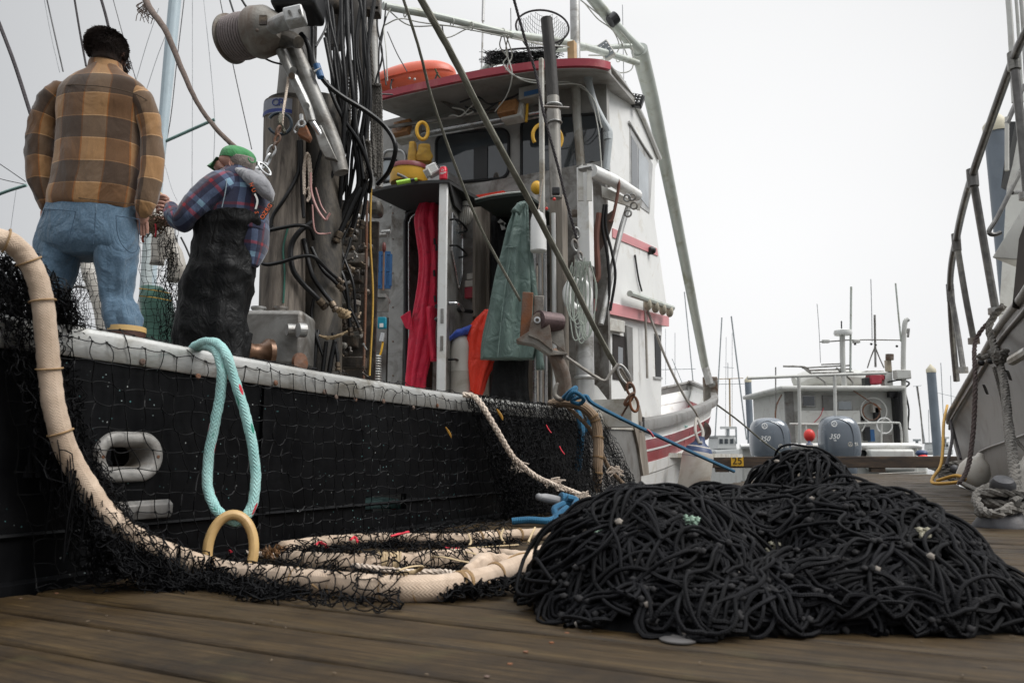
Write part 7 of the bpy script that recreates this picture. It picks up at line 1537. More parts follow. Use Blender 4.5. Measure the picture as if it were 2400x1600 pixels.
while nb < 330:
    cx, cy, rx, ry, h = rs.choice(LOB[:5]+LOB[:4]+LOB); a = rs.uniform(0, 6.28); q = math.sqrt(rs.random()); x, y = cx+rx*q*math.cos(a), cy+ry*q*math.sin(a)
    if not inside(x, y) or (y > 2.9 and rs.random() < .5): continue
    nb += 1; rs_off = rs.uniform(-.9, .9); pts = []; ang_ = fieldang(x, y)+rs.choice((0, math.pi)); n_ = rs.randint(9, 24); kk = rs.uniform(-.20, .20)
    for i in range(n_):
        pts.append((x, y)); t_a = fieldang(x, y); 
        ang_ += .16*math.sin(t_a-ang_)+kk+rs.uniform(-.26, .26)
        x2, y2 = x+.030*math.cos(ang_), y+.030*math.sin(ang_)
        if not inside(x2, y2):
            ang_ += 1.1*(1 if rs.random() < .9 else -1); x2, y2 = x+.02*math.cos(ang_), y+.02*math.sin(ang_)
        x, y = x2, y2
    P = np.array(pts); base = np.array([[p[0], p[1], hgt(p[0], p[1])] for p in P])
    if len(P) < 6: continue
    Ts = np.gradient(P, axis=0); Ts /= np.maximum(np.linalg.norm(Ts, axis=1)[:, None], 1e-6); Nn = np.stack([-Ts[:, 1], Ts[:, 0]], 1)
    gx = np.array([(hgt(p[0]+.02, p[1])-hgt(p[0]-.02, p[1]))/.04 for p in P]); gy = np.array([(hgt(p[0], p[1]+.02)-hgt(p[0], p[1]-.02))/.04 for p in P])
    sn = np.stack([-gx, -gy, np.ones(len(P))], 1); sn /= np.linalg.norm(sn, axis=1)[:, None]
    per = rs.uniform(3.6, 6.2); ph = rs.uniform(0, 6); ns = rs.randint(2, 5); lift = rs.uniform(-.016, .024); ii = np.arange(len(P))
    for k in range(ns):
        sprd = (.0035+.021*np.abs(np.sin(math.pi*ii/per+ph)))*(k-(ns-1)/2)+.005*np.sin(ii*.9+k*2)
        up = lift+.007*np.sin(ii*.55+k*1.9+ph)+.030*np.abs(np.sin(math.pi*ii/per+ph))*(rs.random()-.25)
        if rs.random() < .12: up = up+.03*np.sin(math.pi*ii/len(P))*rs.random()
        c = base.copy(); lat = np.cross(sn, np.stack([Ts[:, 0], Ts[:, 1], (gx*Ts[:, 0]+gy*Ts[:, 1])], 1)); lat /= np.maximum(np.linalg.norm(lat, axis=1)[:, None], 1e-6)
        c = c+lat*sprd[:, None]+sn*up[:, None]; c[:, 2] = np.maximum(c[:, 2], .006)
        Q = spline(c, 2); strands.tube(Q, rs.uniform(.0046, .0058), 7, cap=False)
    for i in range(len(P)):
        if abs(math.sin(math.pi*i/per+ph)) < .32 and rs.random() < .9:
            for k in range(rs.randint(1, 3)):
                p = base[i]+sn[i]*(lift+.008)+vec((rs.uniform(-.012, .012), rs.uniform(-.012, .012), 0)); p[2] = max(p[2], .008)
                (lint if rs.random() < .05 else knots).ball(p, (rs.uniform(.007, .011), rs.uniform(.007, .010), rs.uniform(.006, .010)), nu=7, nv=5, jit=.3)
# fold-over rings and skirt loops along the front edge
for k in range(64):
    x = rs.uniform(.10, 1.14); yb = 1.77+.08*abs(math.sin(x*3.1))+(.14 if x > 1.12 else 0)+(.22 if x < .2 else 0); r1, r2 = rs.uniform(.04, .13), rs.uniform(.02, .07); a0 = rs.uniform(0, 3)
    th = np.linspace(0, rs.uniform(3.5, 6.28), 22); wv_ = rs.uniform(0, 6)
    c = np.stack([x+r1*np.cos(th+a0)*(1+.2*np.sin(3*th+wv_)), yb+.09+r2*np.sin(th+a0)*(1+.25*np.sin(2*th+wv_)), .012+.020*np.abs(np.sin(th*1.7+wv_))+.0*th], 1)
    for i in range(len(c)): c[i, 2] = max(c[i, 2], hgt(c[i, 0], c[i, 1])*.98+.004)
    strands.tube(c, rs.uniform(.0046, .0058), 7)
for k in range(420):                               # small slack bights standing proud of the heap
    cx, cy, rx, ry, h = rs.choice(LOB[:5]+LOB); a = rs.uniform(0, 6.28); q = math.sqrt(rs.random())*.97; x, y = cx+rx*q*math.cos(a), cy+ry*q*math.sin(a); a2 = rs.uniform(0, 6.28); l_ = rs.uniform(.018, .05); up = rs.uniform(.012, .034)
    P4 = [vec((x+f*l_*math.cos(a2)+g*.02*math.sin(a2), y+f*l_*math.sin(a2)-g*.02*math.cos(a2), 0)) for f, g in ((-1, 0), (-.6, .4), (0, 1), (.5, .3), (.8, -.5))]
    for p_, u_ in zip(P4, (-.008, .7, 1.0, .8, -.3)): p_[2] = max(.006, hgt(p_[0], p_[1])+u_*up)
    strands.tube(spline(P4, 3), rs.uniform(.0040, .0050), 6, cap=False)
    for p_ in (P4[0], P4[4]): knots.ball(p_+vec((0, 0, .004)), rs.uniform(.006, .0095), nu=6, nv=4, jit=.3)
# stray loops at the pile's left foot
for k in range(7):
    p0 = W(1245+k*6, 1378+rs.uniform(-8, 10), 2.25); strands.tube(spline([p0, p0+vec((-.03, -.01, .012)), p0+vec((-.055+rs.uniform(-.01, .01), -.01, -.0)), p0+vec((-.03, .01, .0))], 4), .003, 6)
strands.build('twine_strand', PILETW, pile, smooth=180, kind='stuff'); knots.build('knot', GKNOT, pile, smooth=180, kind='stuff'); lint.build('knot_lint', KNOT, pile, smooth=180, kind='stuff')
for x, y, d, m, lb in ((1395, 1250, 1.83, mat('green_lint', (.30, .42, .33), .9, 0, .2, 60), 'pale green lint tuft on the left lobe of the pile'), (1618, 1222, 2.05, mat('green_lint', (.30, .42, .33)), 'small greenish tuft in the middle of the pile'), (2152, 1250, 1.83, mat('cream_lint', (.45, .42, .32), .9, 0, .2, 60), 'cream cork scrap on the right lobe of the pile'), (1808, 1282, 1.98, mat('cream_lint', (.45, .42, .32)), 'pale scrap beside the fold in the middle of the pile')):
    mb = MB()
    # rest it on the heap where this sight line meets the surface
    q = None
    for t_ in np.linspace(1.5, 3.0, 400):
        p = W(x, y, t_)
        if p[2] < hgt(p[0], p[1])+.012: q = p; break
    q = q if q is not None else W(x, y, d)
    for k in range(7): mb.ball(q+vec((rs.uniform(-.018, .018), rs.uniform(-.014, 0), rs.uniform(-.010, .016)))-vec((0, .012, 0)), (rs.uniform(.005, .010), .006, rs.uniform(.004, .009)), nu=7, nv=5, jit=.5)
    T1(mb, 'lint_tuft', m, lb, 'lint tuft')
c = G(1590, 1496, .004); T1(MB().lathe(c, Z, [(.0, .006), (.03, .005), (.042, .001), (.042, -.002)], 26), 'scallop_shell', mat('shell_grey', (.085, .08, .078), .5, 0, .1), 'flat pale shell half under the front edge of the pile', 'shell')
# ================================================================ boat on the right
rbt = thing('moored_boat', 'grey-beige hulled boat with a steel bow rail at the right edge of the dock', 'boat', W(2400, 1100, 7))
topL = [(2560, 440, 4.4), (2470, 570, 5.0), (2400, 688, 5.6), (2336, 775, 7.0), (2284, 866, 8.6), (2242, 938, 10.2), (2224, 972, 11.2), (2222, 990, 11.8)]
midL = [(2760, 1120, 4.6), (2600, 1112, 5.3), (2500, 1100, 6.1), (2400, 1090, 7.5), (2322, 1075, 9.0), (2266, 1062, 10.6), (2236, 1040, 11.6), (2226, 1010, 11.9)]
tp = spline([W(*p) for p in topL], 6); md = spline([W(*p) for p in midL], 6)
V = []; nr = 12
for a, b in zip(tp, md):
    bo = b.copy(); bo = bo+vec((.35, .12, 0)); bo[2] = -.7
    for k in range(nr+1):
        f = k/nr
        if f < .7: g = f/.7; p = a+(b-a)*g; p = p+vec((.07, .03, 0))*math.sin(g*math.pi)
        else: g = (f-.7)/.3; p = b+(bo-b)*g
        V.append(p)
F = [(i*(nr+1)+j, (i+1)*(nr+1)+j, (i+1)*(nr+1)+j+1, i*(nr+1)+j+1) for i in range(len(tp)-1) for j in range(nr)]
MB().add(V, F).build('hull', BOATP, rbt, smooth=50)
MB().tube(tp, PX(7, 8), 10).build('gunwale', mat('speckled_gunwale', (.40, .39, .37), .6, .1, .3, 60, .3, 90), rbt, smooth=180)
MB().tube(tp-Z*.10+vec((-.0, -.02, 0)), .016, 8).build('rub_strake', BOATP, rbt, smooth=180)
V = []
for p in tp: V += [p, p+vec((1.6, .5, .02))]
MB().add(V, [(2*i, 2*i+1, 2*i+3, 2*i+2) for i in range(len(tp)-1)]).build('deck', WHITED, rbt)
kn = spline([W(2420, 1010, 6.7), W(2360, 1032, 7.8), W(2310, 1050, 9.0), W(2290, 1060, 9.6)], 5); MB().tube(kn-Y*.04, .014, 6).build('knuckle', BOATP, rbt)
for x, y, d, a in ((2372, 880, 6.4, .9), (2316, 913, 8.0, .8), (2370, 961, 6.7, .8)):
    c = W(x, y, d)-vec((.05, .03, 0)); e1 = unit(vec((.55, .55, -.55))); MB().loft([(c-vec((.02, .02, 0)), e1*PX(17, d), np.cross(e1, unit(vec((-.9, .45, 0))))*PX(6.5, d)), (c+vec((.03, .02, 0)), e1*PX(17, d), np.cross(e1, unit(vec((-.9, .45, 0))))*PX(6.5, d))], 20, 2).build('hull_port', BLACKP, rbt)
MB().tube(spline([W(2372, 845, 6.1), W(2410, 822, 5.7)], 3), .04, 8).build('fender_rail', WHITED, rbt)
RSS = mat('dull_stainless', (.14, .135, .13), .35, .75, .3, 12, .1, 50, dirt=(.30, .29, .26), dirtamt=.35)
rail = [(2460, -20, 5.0), (2404, 78, 5.3), (2376, 138, 5.6), (2326, 275, 6.3), (2279, 411, 7.0), (2256, 492, 7.8), (2241, 562, 8.6), (2230, 622, 9.3), (2227, 680, 10.0), (2232, 780, 10.4), (2242, 893, 10.6)]
MB().tube(cablepts(rail, 6), [PX(11, 5.3), PX(10, 6), PX(9, 7), PX(8, 8.6), PX(7, 10), PX(7, 10.5)], 14).build('bow_rail', RSS, rbt)
for pts, w_ in (([(2376, 138, 5.6), (2392, 290, 5.6), (2408, 460, 5.6)], 20), ([(2279, 411, 7.0), (2306, 570, 7.1), (2334, 730, 7.1)], 18), ([(2241, 562, 8.6), (2262, 690, 8.6), (2283, 800, 8.6)], 14), ([(2227, 680, 10.0), (2244, 775, 9.9), (2258, 868, 9.7)], 12)):
    MB().tube(cablepts(pts, 4), PX(w_/2, pts[0][2]), 14).build('stanchion', RSS, rbt)
    x, y, d = pts[0]; MB().tube(cablepts([(x-1, y-14, d), (x+2, y+26, d)], 2), PX(w_*.72, d), 14).build('rail_joint', RSS, rbt)
    x, y, d = pts[-1]; MB().cyl(W(x, y+6, d), W(x-1, y-8, d), PX(w_*.9, d)).build('rail_base', GALV, rbt)
# superstructure glimpsed above the deck
MB().prism([W(x, y, 7.6) for x, y in [(2362, 400), (2400, 255), (2470, 200), (2470, 900), (2352, 930), (2340, 760)]], vec((1.2, .9, 0))).build('cabin_side', BOATW, rbt, smooth=0)
MB().prism([W(x, y, 6.2) for x, y in [(2324, 604), (2400, 480), (2440, 430), (2440, 560), (2392, 610)]], vec((.5, .4, 0))).build('bridge_shelf', BOATW, rbt, smooth=0, bevel=.01)
MB().tube(cablepts([(2440, 330, 6.1), (2396, 395, 6.1), (2340, 505, 6.1), (2318, 542, 6.1), (2330, 550, 6.1), (2345, 545, 6.1)], 4), PX(5.5, 6.1), 10).build('hand_rail', RSS, rbt)
MB().tube(cablepts([(2372, 452, 6.1), (2400, 450, 6.3)], 3), PX(5, 6.1), 8).build('rail_bracket', RSS, rbt)
MB().prism([W(x, y, 5.8) for x, y in [(2388, 560), (2410, 500), (2440, 480), (2440, 680), (2372, 720)]], vec((.3, .25, 0))).build('dark_opening', INTER, rbt, smooth=0)
MB().tube(cablepts([(2360, 275, 7.4), (2360, 400, 7.4)], 2), PX(5, 7.4), 10).build('pipe', WHITED, rbt); MB().tube(cablepts([(2400, 200, 7.4), (2372, 262, 7.4), (2360, 290, 7.4)], 4), PX(6, 7.4), 10).build('pipe', RSS, rbt)
MB().prism([W(x, y, 7.5) for x, y in [(2366, 285), (2380, 285), (2362, 380), (2346, 440)]], vec((.1, .08, 0))).build('dark_trim', BLACKP, rbt, smooth=0)
for x, w_ in ((2368, 14), (2386, 8), (2398, 10)): MB().tube(cablepts([(x-6, -20, 9), (x, 60, 9), (x+10, 240, 9)], 3), PX(w_/2, 9), 10).build('mast', BOATW, rbt)
for x, y in ((2300, 862), (2322, 858), (2340, 828), (2372, 775)): MB().ball(W(x, y-12, 7.2), .03).build('deck_fitting', RUBBER, rbt)
# fenders, bollard, cleats and ropes on the right edge of the dock
FEND = mat('cream_fender', (.50, .47, .42), .5, 0, .08, 3, .05, 20, dirt=(.40, .34, .28), dirtamt=.25)
def fender(x, yb, yt, wpx, d, label, top=None, tilt=0, m=None):
    t = thing('fender', label, 'fender', W(x, yb, d), 'fenders along the dock'); a, b = W(x, yb, d), W(x+tilt, yt, d); ax_ = b-a; L_ = np.linalg.norm(ax_); r = PX(wpx/2, d)
    MB().lathe(a, ax_, [(r*.25, -r*.15), (r*.7, 0), (r, r*.5), (r, L_-r*.9), (r*.75, L_-r*.35), (r*.3, L_), (r*.22, L_+r*.3), (0, L_+r*.3)], 30).build('fender_body', m or FEND, t, smooth=60)
    if top: MB().lathe(a, ax_, [(r*1.01, L_-r*1.0), (r*.80, L_-r*.40), (r*.36, L_-r*.02), (r*.26, L_+r*.35), (0, L_+r*.36)], 30).build('fender_top', FENDB, t, smooth=60)
    return t
fender(2270, 1140, 1072, 66, 8.2, 'tilted cream fender beside the bow of the right boat', tilt=26)
fender(2402, 1290, 1078, 62, 5.0, 'cream fender cut by the right edge, beside the big bollard', tilt=4)
fender(1618, 1190, 1035, 72, 9.6, 'cream fender with a blue top hanging off the bow of the red-striped boat', top=True, tilt=22)
for pts in ([(1640, 1036, 9.5), (1634, 1010, 9.6), (1630, 975, 10.6), (1632, 962, 11)], [(1640, 1036, 9.5), (1648, 1005, 9.6), (1638, 985, 10.2), (1630, 975, 10.6)], [(1625, 1020, 9.6), (1628, 990, 10), (1640, 980, 10.6)]):
    pass
line('fender_line', 'doubled pale line tying the blue-topped fender to the bow', 'rope', [(1640, 1040, 9.5), (1630, 1010, 9.7), (1632, 980, 10.4), (1640, 992, 10.2), (1648, 1015, 9.8), (1642, 1040, 9.5)], 7, LINEROPE)
bo_ = thing('bollard', 'grey cast-iron bollard wrapped in thick grey rope on the right edge of the dock', 'bollard', G(2350, 1238, 0))
c = G(2350, 1234, 0); d_ = c[1]
MB().lathe(c, Z, [(PX(62, d_), 0), (PX(60, d_), .015), (PX(46, d_), .06), (PX(32, d_), .11), (PX(24, d_), .15), (PX(24, d_), .20), (0, .20)], 32).build('base', BOLLARD, bo_)
MB().lathe(c+Z*.17+X*-.01-Y*.03, unit(vec((-.1, -.5, 1))), [(PX(20, d_), 0), (PX(23, d_), .02), (PX(26, d_), .06), (PX(26, d_), .09), (PX(20, d_), .115), (PX(8, d_), .125), (0, .126)], 30).build('knob', BOLLARD, bo_)
mb = MB(); cc_ = c+Z*.12
for k, (rr_, zz, tl) in enumerate(((46, -.02, .2), (44, .02, -.15), (48, .05, .25))):
    th = np.linspace(.3*k, 6.0+.3*k, 40); P = np.array([cc_+vec((PX(rr_, d_)*math.cos(t), PX(rr_*.9, d_)*math.sin(t), zz+tl*PX(rr_, d_)*math.cos(t+k))) for t in th]); laid(mb, P, PX(11, d_), dens=.8)
P = cablepts([(2372, 1186, d_-.22), (2340, 1204, d_-.28), (2304, 1196, d_-.15), (2288, 1170, d_-.05), (2300, 1150, d_+.02), (2330, 1140, d_+.12), (2366, 1150, d_+.1), (2380, 1170, d_-.1)], 8); laid(mb, P, PX(11, d_), dens=.8)
P = cablepts([(2378, 1180, d_-.15), (2382, 1140, d_), (2372, 1060, 4.9), (2362, 980, 5.5), (2354, 900, 6.1), (2340, 840, 6.6), (2326, 800, 6.9), (2318, 770, 7.0), (2330, 740, 7.0), (2352, 716, 6.9)], 8); laid(mb, P, PX(11, 5.4), dens=.8)
T1(mb, 'mooring_rope', GREYROPE, 'thickest grey laid mooring rope from the bollard up to the right boat', 'rope', smooth=60)
mb = MB(); 
for k in range(3): mb_p = [(2322+5*k, 822+9*k, 6.5), (2340, 832+9*k, 6.4), (2358-3*k, 824+9*k, 6.5)]; laid(mb, cablepts(mb_p, 5), PX(9, 6.4))
laid(mb, cablepts([(2322, 832, 6.5), (2300, 838, 6.6), (2292, 832, 6.6)], 4), PX(7, 6.4)); T1(mb, 'rope_hitch', GREYROPE, 'hitch knot on the thick rope below the deck edge of the right boat', 'knot', smooth=60)
for lb, pts, r_, m, kd in (('dark worn rope falling straight from the right boat deck to the dock', [(2326, 745, 7.2), (2296, 780, 7.3), (2284, 815, 7.3), (2286, 900, 7.1), (2282, 1000, 7.0), (2272, 1080, 6.9), (2258, 1120, 6.8), (2248, 1132, 6.7)], 5.5, mat('dark_worn_rope', (.10, .075, .07), .9, 0, .3, 60, .4, 90), 'laid'),
    ('thin grey rope running diagonally across the right hull', [(2330, 860, 6.9), (2348, 930, 6.8), (2362, 1000, 6.6), (2385, 1035, 6.4), (2410, 1060, 6.2)], 4.5, GREYROPE, 'laid'), ('short grey rope end hanging from the diagonal one', [(2372, 1015, 6.5), (2375, 1050, 6.5), (2372, 1085, 6.5)], 4.5, GREYROPE, 'laid'),
    ('yellow hose line hanging from the bow tip of the right boat', [(2220, 950, 10.8), (2212, 990, 10), (2210, 1050, 9.5), (2204, 1092, 9.2), (2186, 1120, 8.6), (2190, 1132, 8.3), (2240, 1130, 8.0), (2262, 1122, 8.0), (2240, 1114, 8.2), (2196, 1126, 8.4)], 3.6, mat('yellow_line', (.48, .27, .05), .7, 0, .2), 'tube'),
    ('dark thin line hanging just right of the yellow one', [(2228, 985, 11), (2232, 1020, 10.6), (2226, 1060, 10), (2218, 1090, 9.6)], 3.5, DARKROPE, 'tube'), ('second dark thin line slanting down from the bow tip', [(2228, 985, 11), (2240, 1030, 10.6), (2252, 1075, 10)], 3, DARKROPE, 'tube')):
    line('mooring_line', lb, 'rope', pts, r_*2, m, kind=kd)
for x, y, r_, lb in ((2228, 1108, 26, 'middle dock cleat wrapped in old grey rope'), (2190, 1088, 17, 'farthest dock cleat wrapped in old grey rope')):
    t = thing('dock_cleat', lb, 'cleat', G(x, y+r_*.6, 0)); c = G(x, y+r_*.55, 0); d_ = c[1]
    MB().lathe(c, Z, [(PX(r_*.8, d_), 0), (PX(r_*.4, d_), PX(r_*.4, d_)), (PX(r_*.4, d_), PX(r_*.9, d_)), (0, PX(r_*.9, d_))], 18).build('base', BOLLARD, t)
    MB().ball(c+Z*PX(r_*.9, d_)-Y*PX(r_*.5, d_), (PX(r_*.45, d_),)*3).build('horn', BOLLARD, t)
    mb = MB()
    for k in range(5): th = np.linspace(0, 6.1, 26); a_ = k*.7; P = np.array([c+Z*PX(r_*.7, d_)+vec((PX(r_*.85, d_)*math.cos(q), PX(r_*.6, d_)*math.sin(q), PX(r_*.5, d_)*math.sin(q+a_)+PX(3*(k-2), d_))) for q in th]); laid(mb, P, PX(r_*.2, d_))
    T1(mb, 'rope_wrap', GREYROPE, 'grey rope wound on the '+('middle' if x > 2200 else 'farthest')+' dock cleat', 'rope', smooth=60)
line('dock_rope', 'thin rope lying on the boards toward the farthest cleat', 'rope', [(2060, 1110, 18), (2110, 1108, 18), (2170, 1106, 17)], 3, LINEROPE)
line('dock_rope', 'pale rope lying on the boards behind the pile', 'rope', [(2010, 1162, 7.8), (2040, 1166, 7.5), (2082, 1168, 7.4)], 6, CREAMROPE)
line('grey_tail', 'grey rope tail lying between the two nearer mooring points', 'rope', [(2250, 1128, 7.0), (2275, 1140, 6.2), (2300, 1152, 5.6)], 9, GREYROPE, kind='laid')
# ================================================================ pilings
def piling(x0, y0, x1, y1, wpx, d, label):
    t = thing('piling', label, 'piling', W(x1, y1, d), 'round dock pilings'); c = W(x1, y1, d); top = W(x0, y0, d); r = PX(wpx/2, d); c[0] = top[0]; c[2] = -1.0
    MB().cyl(c, top, r, n=30).build('shaft', PILING, t, smooth=60); MB().lathe(top-Z*r*.5, Z, [(r*1.08, 0), (r*1.08, r*.75), (r*.5, r*1.5), (0, r*2.1)], 30).build('cap', PILECAP, t, smooth=60)
piling(2336, 300, 2345, 900, 56, 15, 'large blue-grey piling with a pointed cream cap behind the right bow rail')
piling(2182, 868, 2186, 1060, 20, 34, 'slim blue-grey piling to the right of the outboard boat')
piling(1753, 892, 1753, 1060, 15, 36, 'slim pale piling with a cream cap left of the outboard boat')
# ================================================================ outboard boat beyond the dock end
DF = 26.0
fb_ = thing('workboat', 'grey aluminium workboat seen from astern with two big outboard engines', 'workboat', W(1980, 1130, DF))
def fbox(name, x0, y0, x1, y1, d, dep, m, parent=fb_, bevel=0.0):
    a, b = W((x0+x1)/2, y0, d), W((x0+x1)/2, y1, d); return MB().box(((a+b)/2)+Y*dep/2, (PX(x1-x0, d), dep, a[2]-b[2])).build(name, m, parent, bevel=bevel)
def fpole(name, pts, w_, m, parent=fb_): return MB().tube(cablepts([(p[0], p[1], p[2] if len(p) > 2 else DF) for p in pts], 4), PX(w_/2, DF), 10).build(name, m, parent)
fbox('cabin', 1842, 912, 2122, 1040, DF+.5, 3.5, BOATW); fbox('roof', 1830, 903, 2124, 914, DF-.2, 4.4, BOATW, bevel=.06)
w_ = fbox('window', 1879, 924, 1912, 954, DF+.42, .06, ALU, bevel=.03); fbox('pane', 1883, 928, 1909, 950, DF+.38, .04, GLASS, w_)
fbox('door', 1930, 926, 1962, 1000, DF+.42, .06, GREYP); fbox('door_frame', 1962, 926, 2014, 1000, DF+.44, .05, BOATW); w_ = fbox('window', 1962, 938, 1998, 962, DF+.40, .05, ALU, bevel=.02); fbox('pane', 1966, 941, 1995, 959, DF+.36, .04, GLASSL, w_)
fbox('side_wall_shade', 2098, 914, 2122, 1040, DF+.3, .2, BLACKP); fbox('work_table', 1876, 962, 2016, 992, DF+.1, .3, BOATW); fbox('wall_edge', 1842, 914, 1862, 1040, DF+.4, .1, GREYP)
for x0, y0, x1, y1, m in ((2046, 946, 2064, 966, TANK), (2028, 1000, 2040, 1032, BLACKP), (2040, 1006, 2050, 1034, BLUEP), (2070, 1018, 2092, 1036, GREYP), (2085, 912, 2105, 930, BLACKP), (2015, 975, 2030, 985, RUBBER), (2052, 955, 2064, 985, RUBBER), (2020, 976, 2028, 984, WHITE)): fbox('deck_gear', x0, y0, x1, y1, DF+.2, .2, m)
for c_, r_, m in (((2048, 962), 30, BOATW), ((2042, 964), 20, RUST), ((2073, 997), 18, WHITE)): MB().ring(W(c_[0], c_[1], DF+.1), Y, PX(r_, DF), PX(1.6, DF), 30, 6).build('hose_ring', m, fb_)
fpole('cable', [(2000, 915), (2030, 935), (2052, 950), (2066, 960)], 2.5, RUST); fpole('cable', [(1930, 955), (1922, 975), (1908, 990)], 2, RED)
for pts, w_, m in (([(1752, 886, DF-2), (1900, 880, DF-2), (2076, 874, DF-2)], 7, BOATW), ([(1872, 884, DF-2), (1874, 960, DF-2), (1874, 1040, DF-2)], 7, BOATW), ([(1956, 878, DF-2), (1957, 930, DF-2), (1958, 990, DF-2)], 7, BOATW),
    ([(2128, 748), (2120, 762), (2117, 850), (2120, 960), (2124, 1042)], 11, BOATW), ([(1974, 787), (1975, 850), (1979, 905)], 12, BOATW), ([(1972, 752), (1973, 790)], 3, RUBBER), ([(1922, 801), (1960, 799), (1980, 797), (2026, 796)], 3, ALUD), ([(2050, 738), (2051, 800), (2052, 860)], 5, ALUD),
    ([(2026, 796), (2052, 796), (2110, 797)], 3, ALUD), ([(2051, 812), (2040, 840), (2033, 862)], 3, ALUD), ([(2051, 812), (2062, 840), (2072, 862)], 3, ALUD), ([(1995, 672), (1994, 760), (1993, 870)], 5, GREENBOOM), ([(2099, 664), (2106, 740), (2112, 800)], 4, GREENBOOM),
    ([(2041, 654), (2043, 730), (2044, 800)], 1.8, WIREL), ([(1915, 712), (1920, 780), (1923, 850)], 1.4, WIREL), ([(1818, 860), (1818, 920), (1818, 980)], 3, ALUD), ([(1832, 924), (1820, 950), (1818, 980), (1830, 985)], 3.5, RUST), ([(1838, 912), (1850, 906), (1868, 908)], 3, BOATW),
    ([(1836, 858), (1885, 860), (1900, 874)], 5, ALUD), ([(1880, 862), (1990, 856)], 4, ALUD), ([(1890, 868), (1996, 864)], 4, ALUD), ([(1900, 874), (2000, 872)], 4, ALUD), ([(1925, 854), (1972, 852)], 3, ALUD), ([(1882, 860), (1900, 874), (1930, 892), (1936, 908)], 5, ALUD), ([(1960, 862), (1985, 882), (1998, 895), (2000, 908)], 5, ALUD),
    ([(1851, 993, DF-1), (1950, 994, DF-1), (2090, 990, DF-1), (2110, 998, DF-1), (2114, 1040, DF-1)], 4.5, BOATW), ([(1889, 994, DF-1), (1889, 1040, DF-1)], 4, BOATW), ([(2066, 992, DF-1), (2066, 1040, DF-1)], 4, BOATW), ([(2020, 1010, DF-1), (2030, 992, DF-1)], 3, BOATW),
    ([(2110, 920), (2112, 980), (2108, 1030)], 8, RUBBER), ([(2122, 920), (2130, 960), (2128, 1000), (2134, 1006)], 4, RUBBER), ([(2080, 895), (2110, 890), (2130, 896), (2125, 905), (2100, 912)], 4, RUBBER), ([(2150, 905, 30), (2158, 970, 30), (2164, 1040, 30)], 4, ALUD), ([(2125, 780), (2130, 770), (2128, 790)], 5, ALUD)):
    fpole('rail' if m is BOATW else 'spar', pts, w_, m)
c = W(1976, 786, DF); MB().lathe(c, Z, [(0, 0), (PX(19, DF), .01), (PX(21, DF), .07), (PX(20, DF), .17), (PX(8, DF), .22), (0, .22)], 24).build('radar_dome', WHITE, fb_)
for x in (1937, 2009): fbox('mast_lamp', x-8, 795, x+8, 803, DF-.1, .15, BOATW, bevel=.02)
for x, y in ((2004, 806), (2052, 808), (2042, 806), (2102, 811)): MB().ball(W(x, y, DF), PX(3, DF)).build('bulb', BLACKP, fb_)
fbox('exhaust', 2080, 843, 2090, 872, DF, .2, mat('tan_stack', (.35, .30, .22), .5)); MB().cyl(W(2085, 843, DF), W(2085, 830, DF), PX(9, DF)).build('exhaust_cap', RUSTG, fb_)
fbox('control_cabinet', 2102, 866, 2136, 887, DF-.3, .3, BOATW, bevel=.02); fbox('roof_locker', 2073, 870, 2092, 905, DF, .3, BOATW)
gen = thing('generator', 'small red generator on the roof of the grey workboat', 'generator', W(2052, 903, DF)); fbox('body', 2030, 868, 2072, 876, DF, .4, WHITED, gen, .02); fbox('engine', 2040, 876, 2068, 900, DF-.05, .4, RED, gen, .05); fbox('base', 2028, 884, 2042, 903, DF, .3, BLACKP, gen, .02); fbox('silencer', 2066, 878, 2076, 890, DF, .3, RED, gen, .02)
MB().tube(cablepts([(1866, 900, DF+1.5), (1900, 886, DF+1.5), (1960, 884, DF+1.5), (2020, 888, DF+1.5), (2030, 900, DF+1.5)], 4), .3, 14).build('roof_pod', BOATW, fb_)
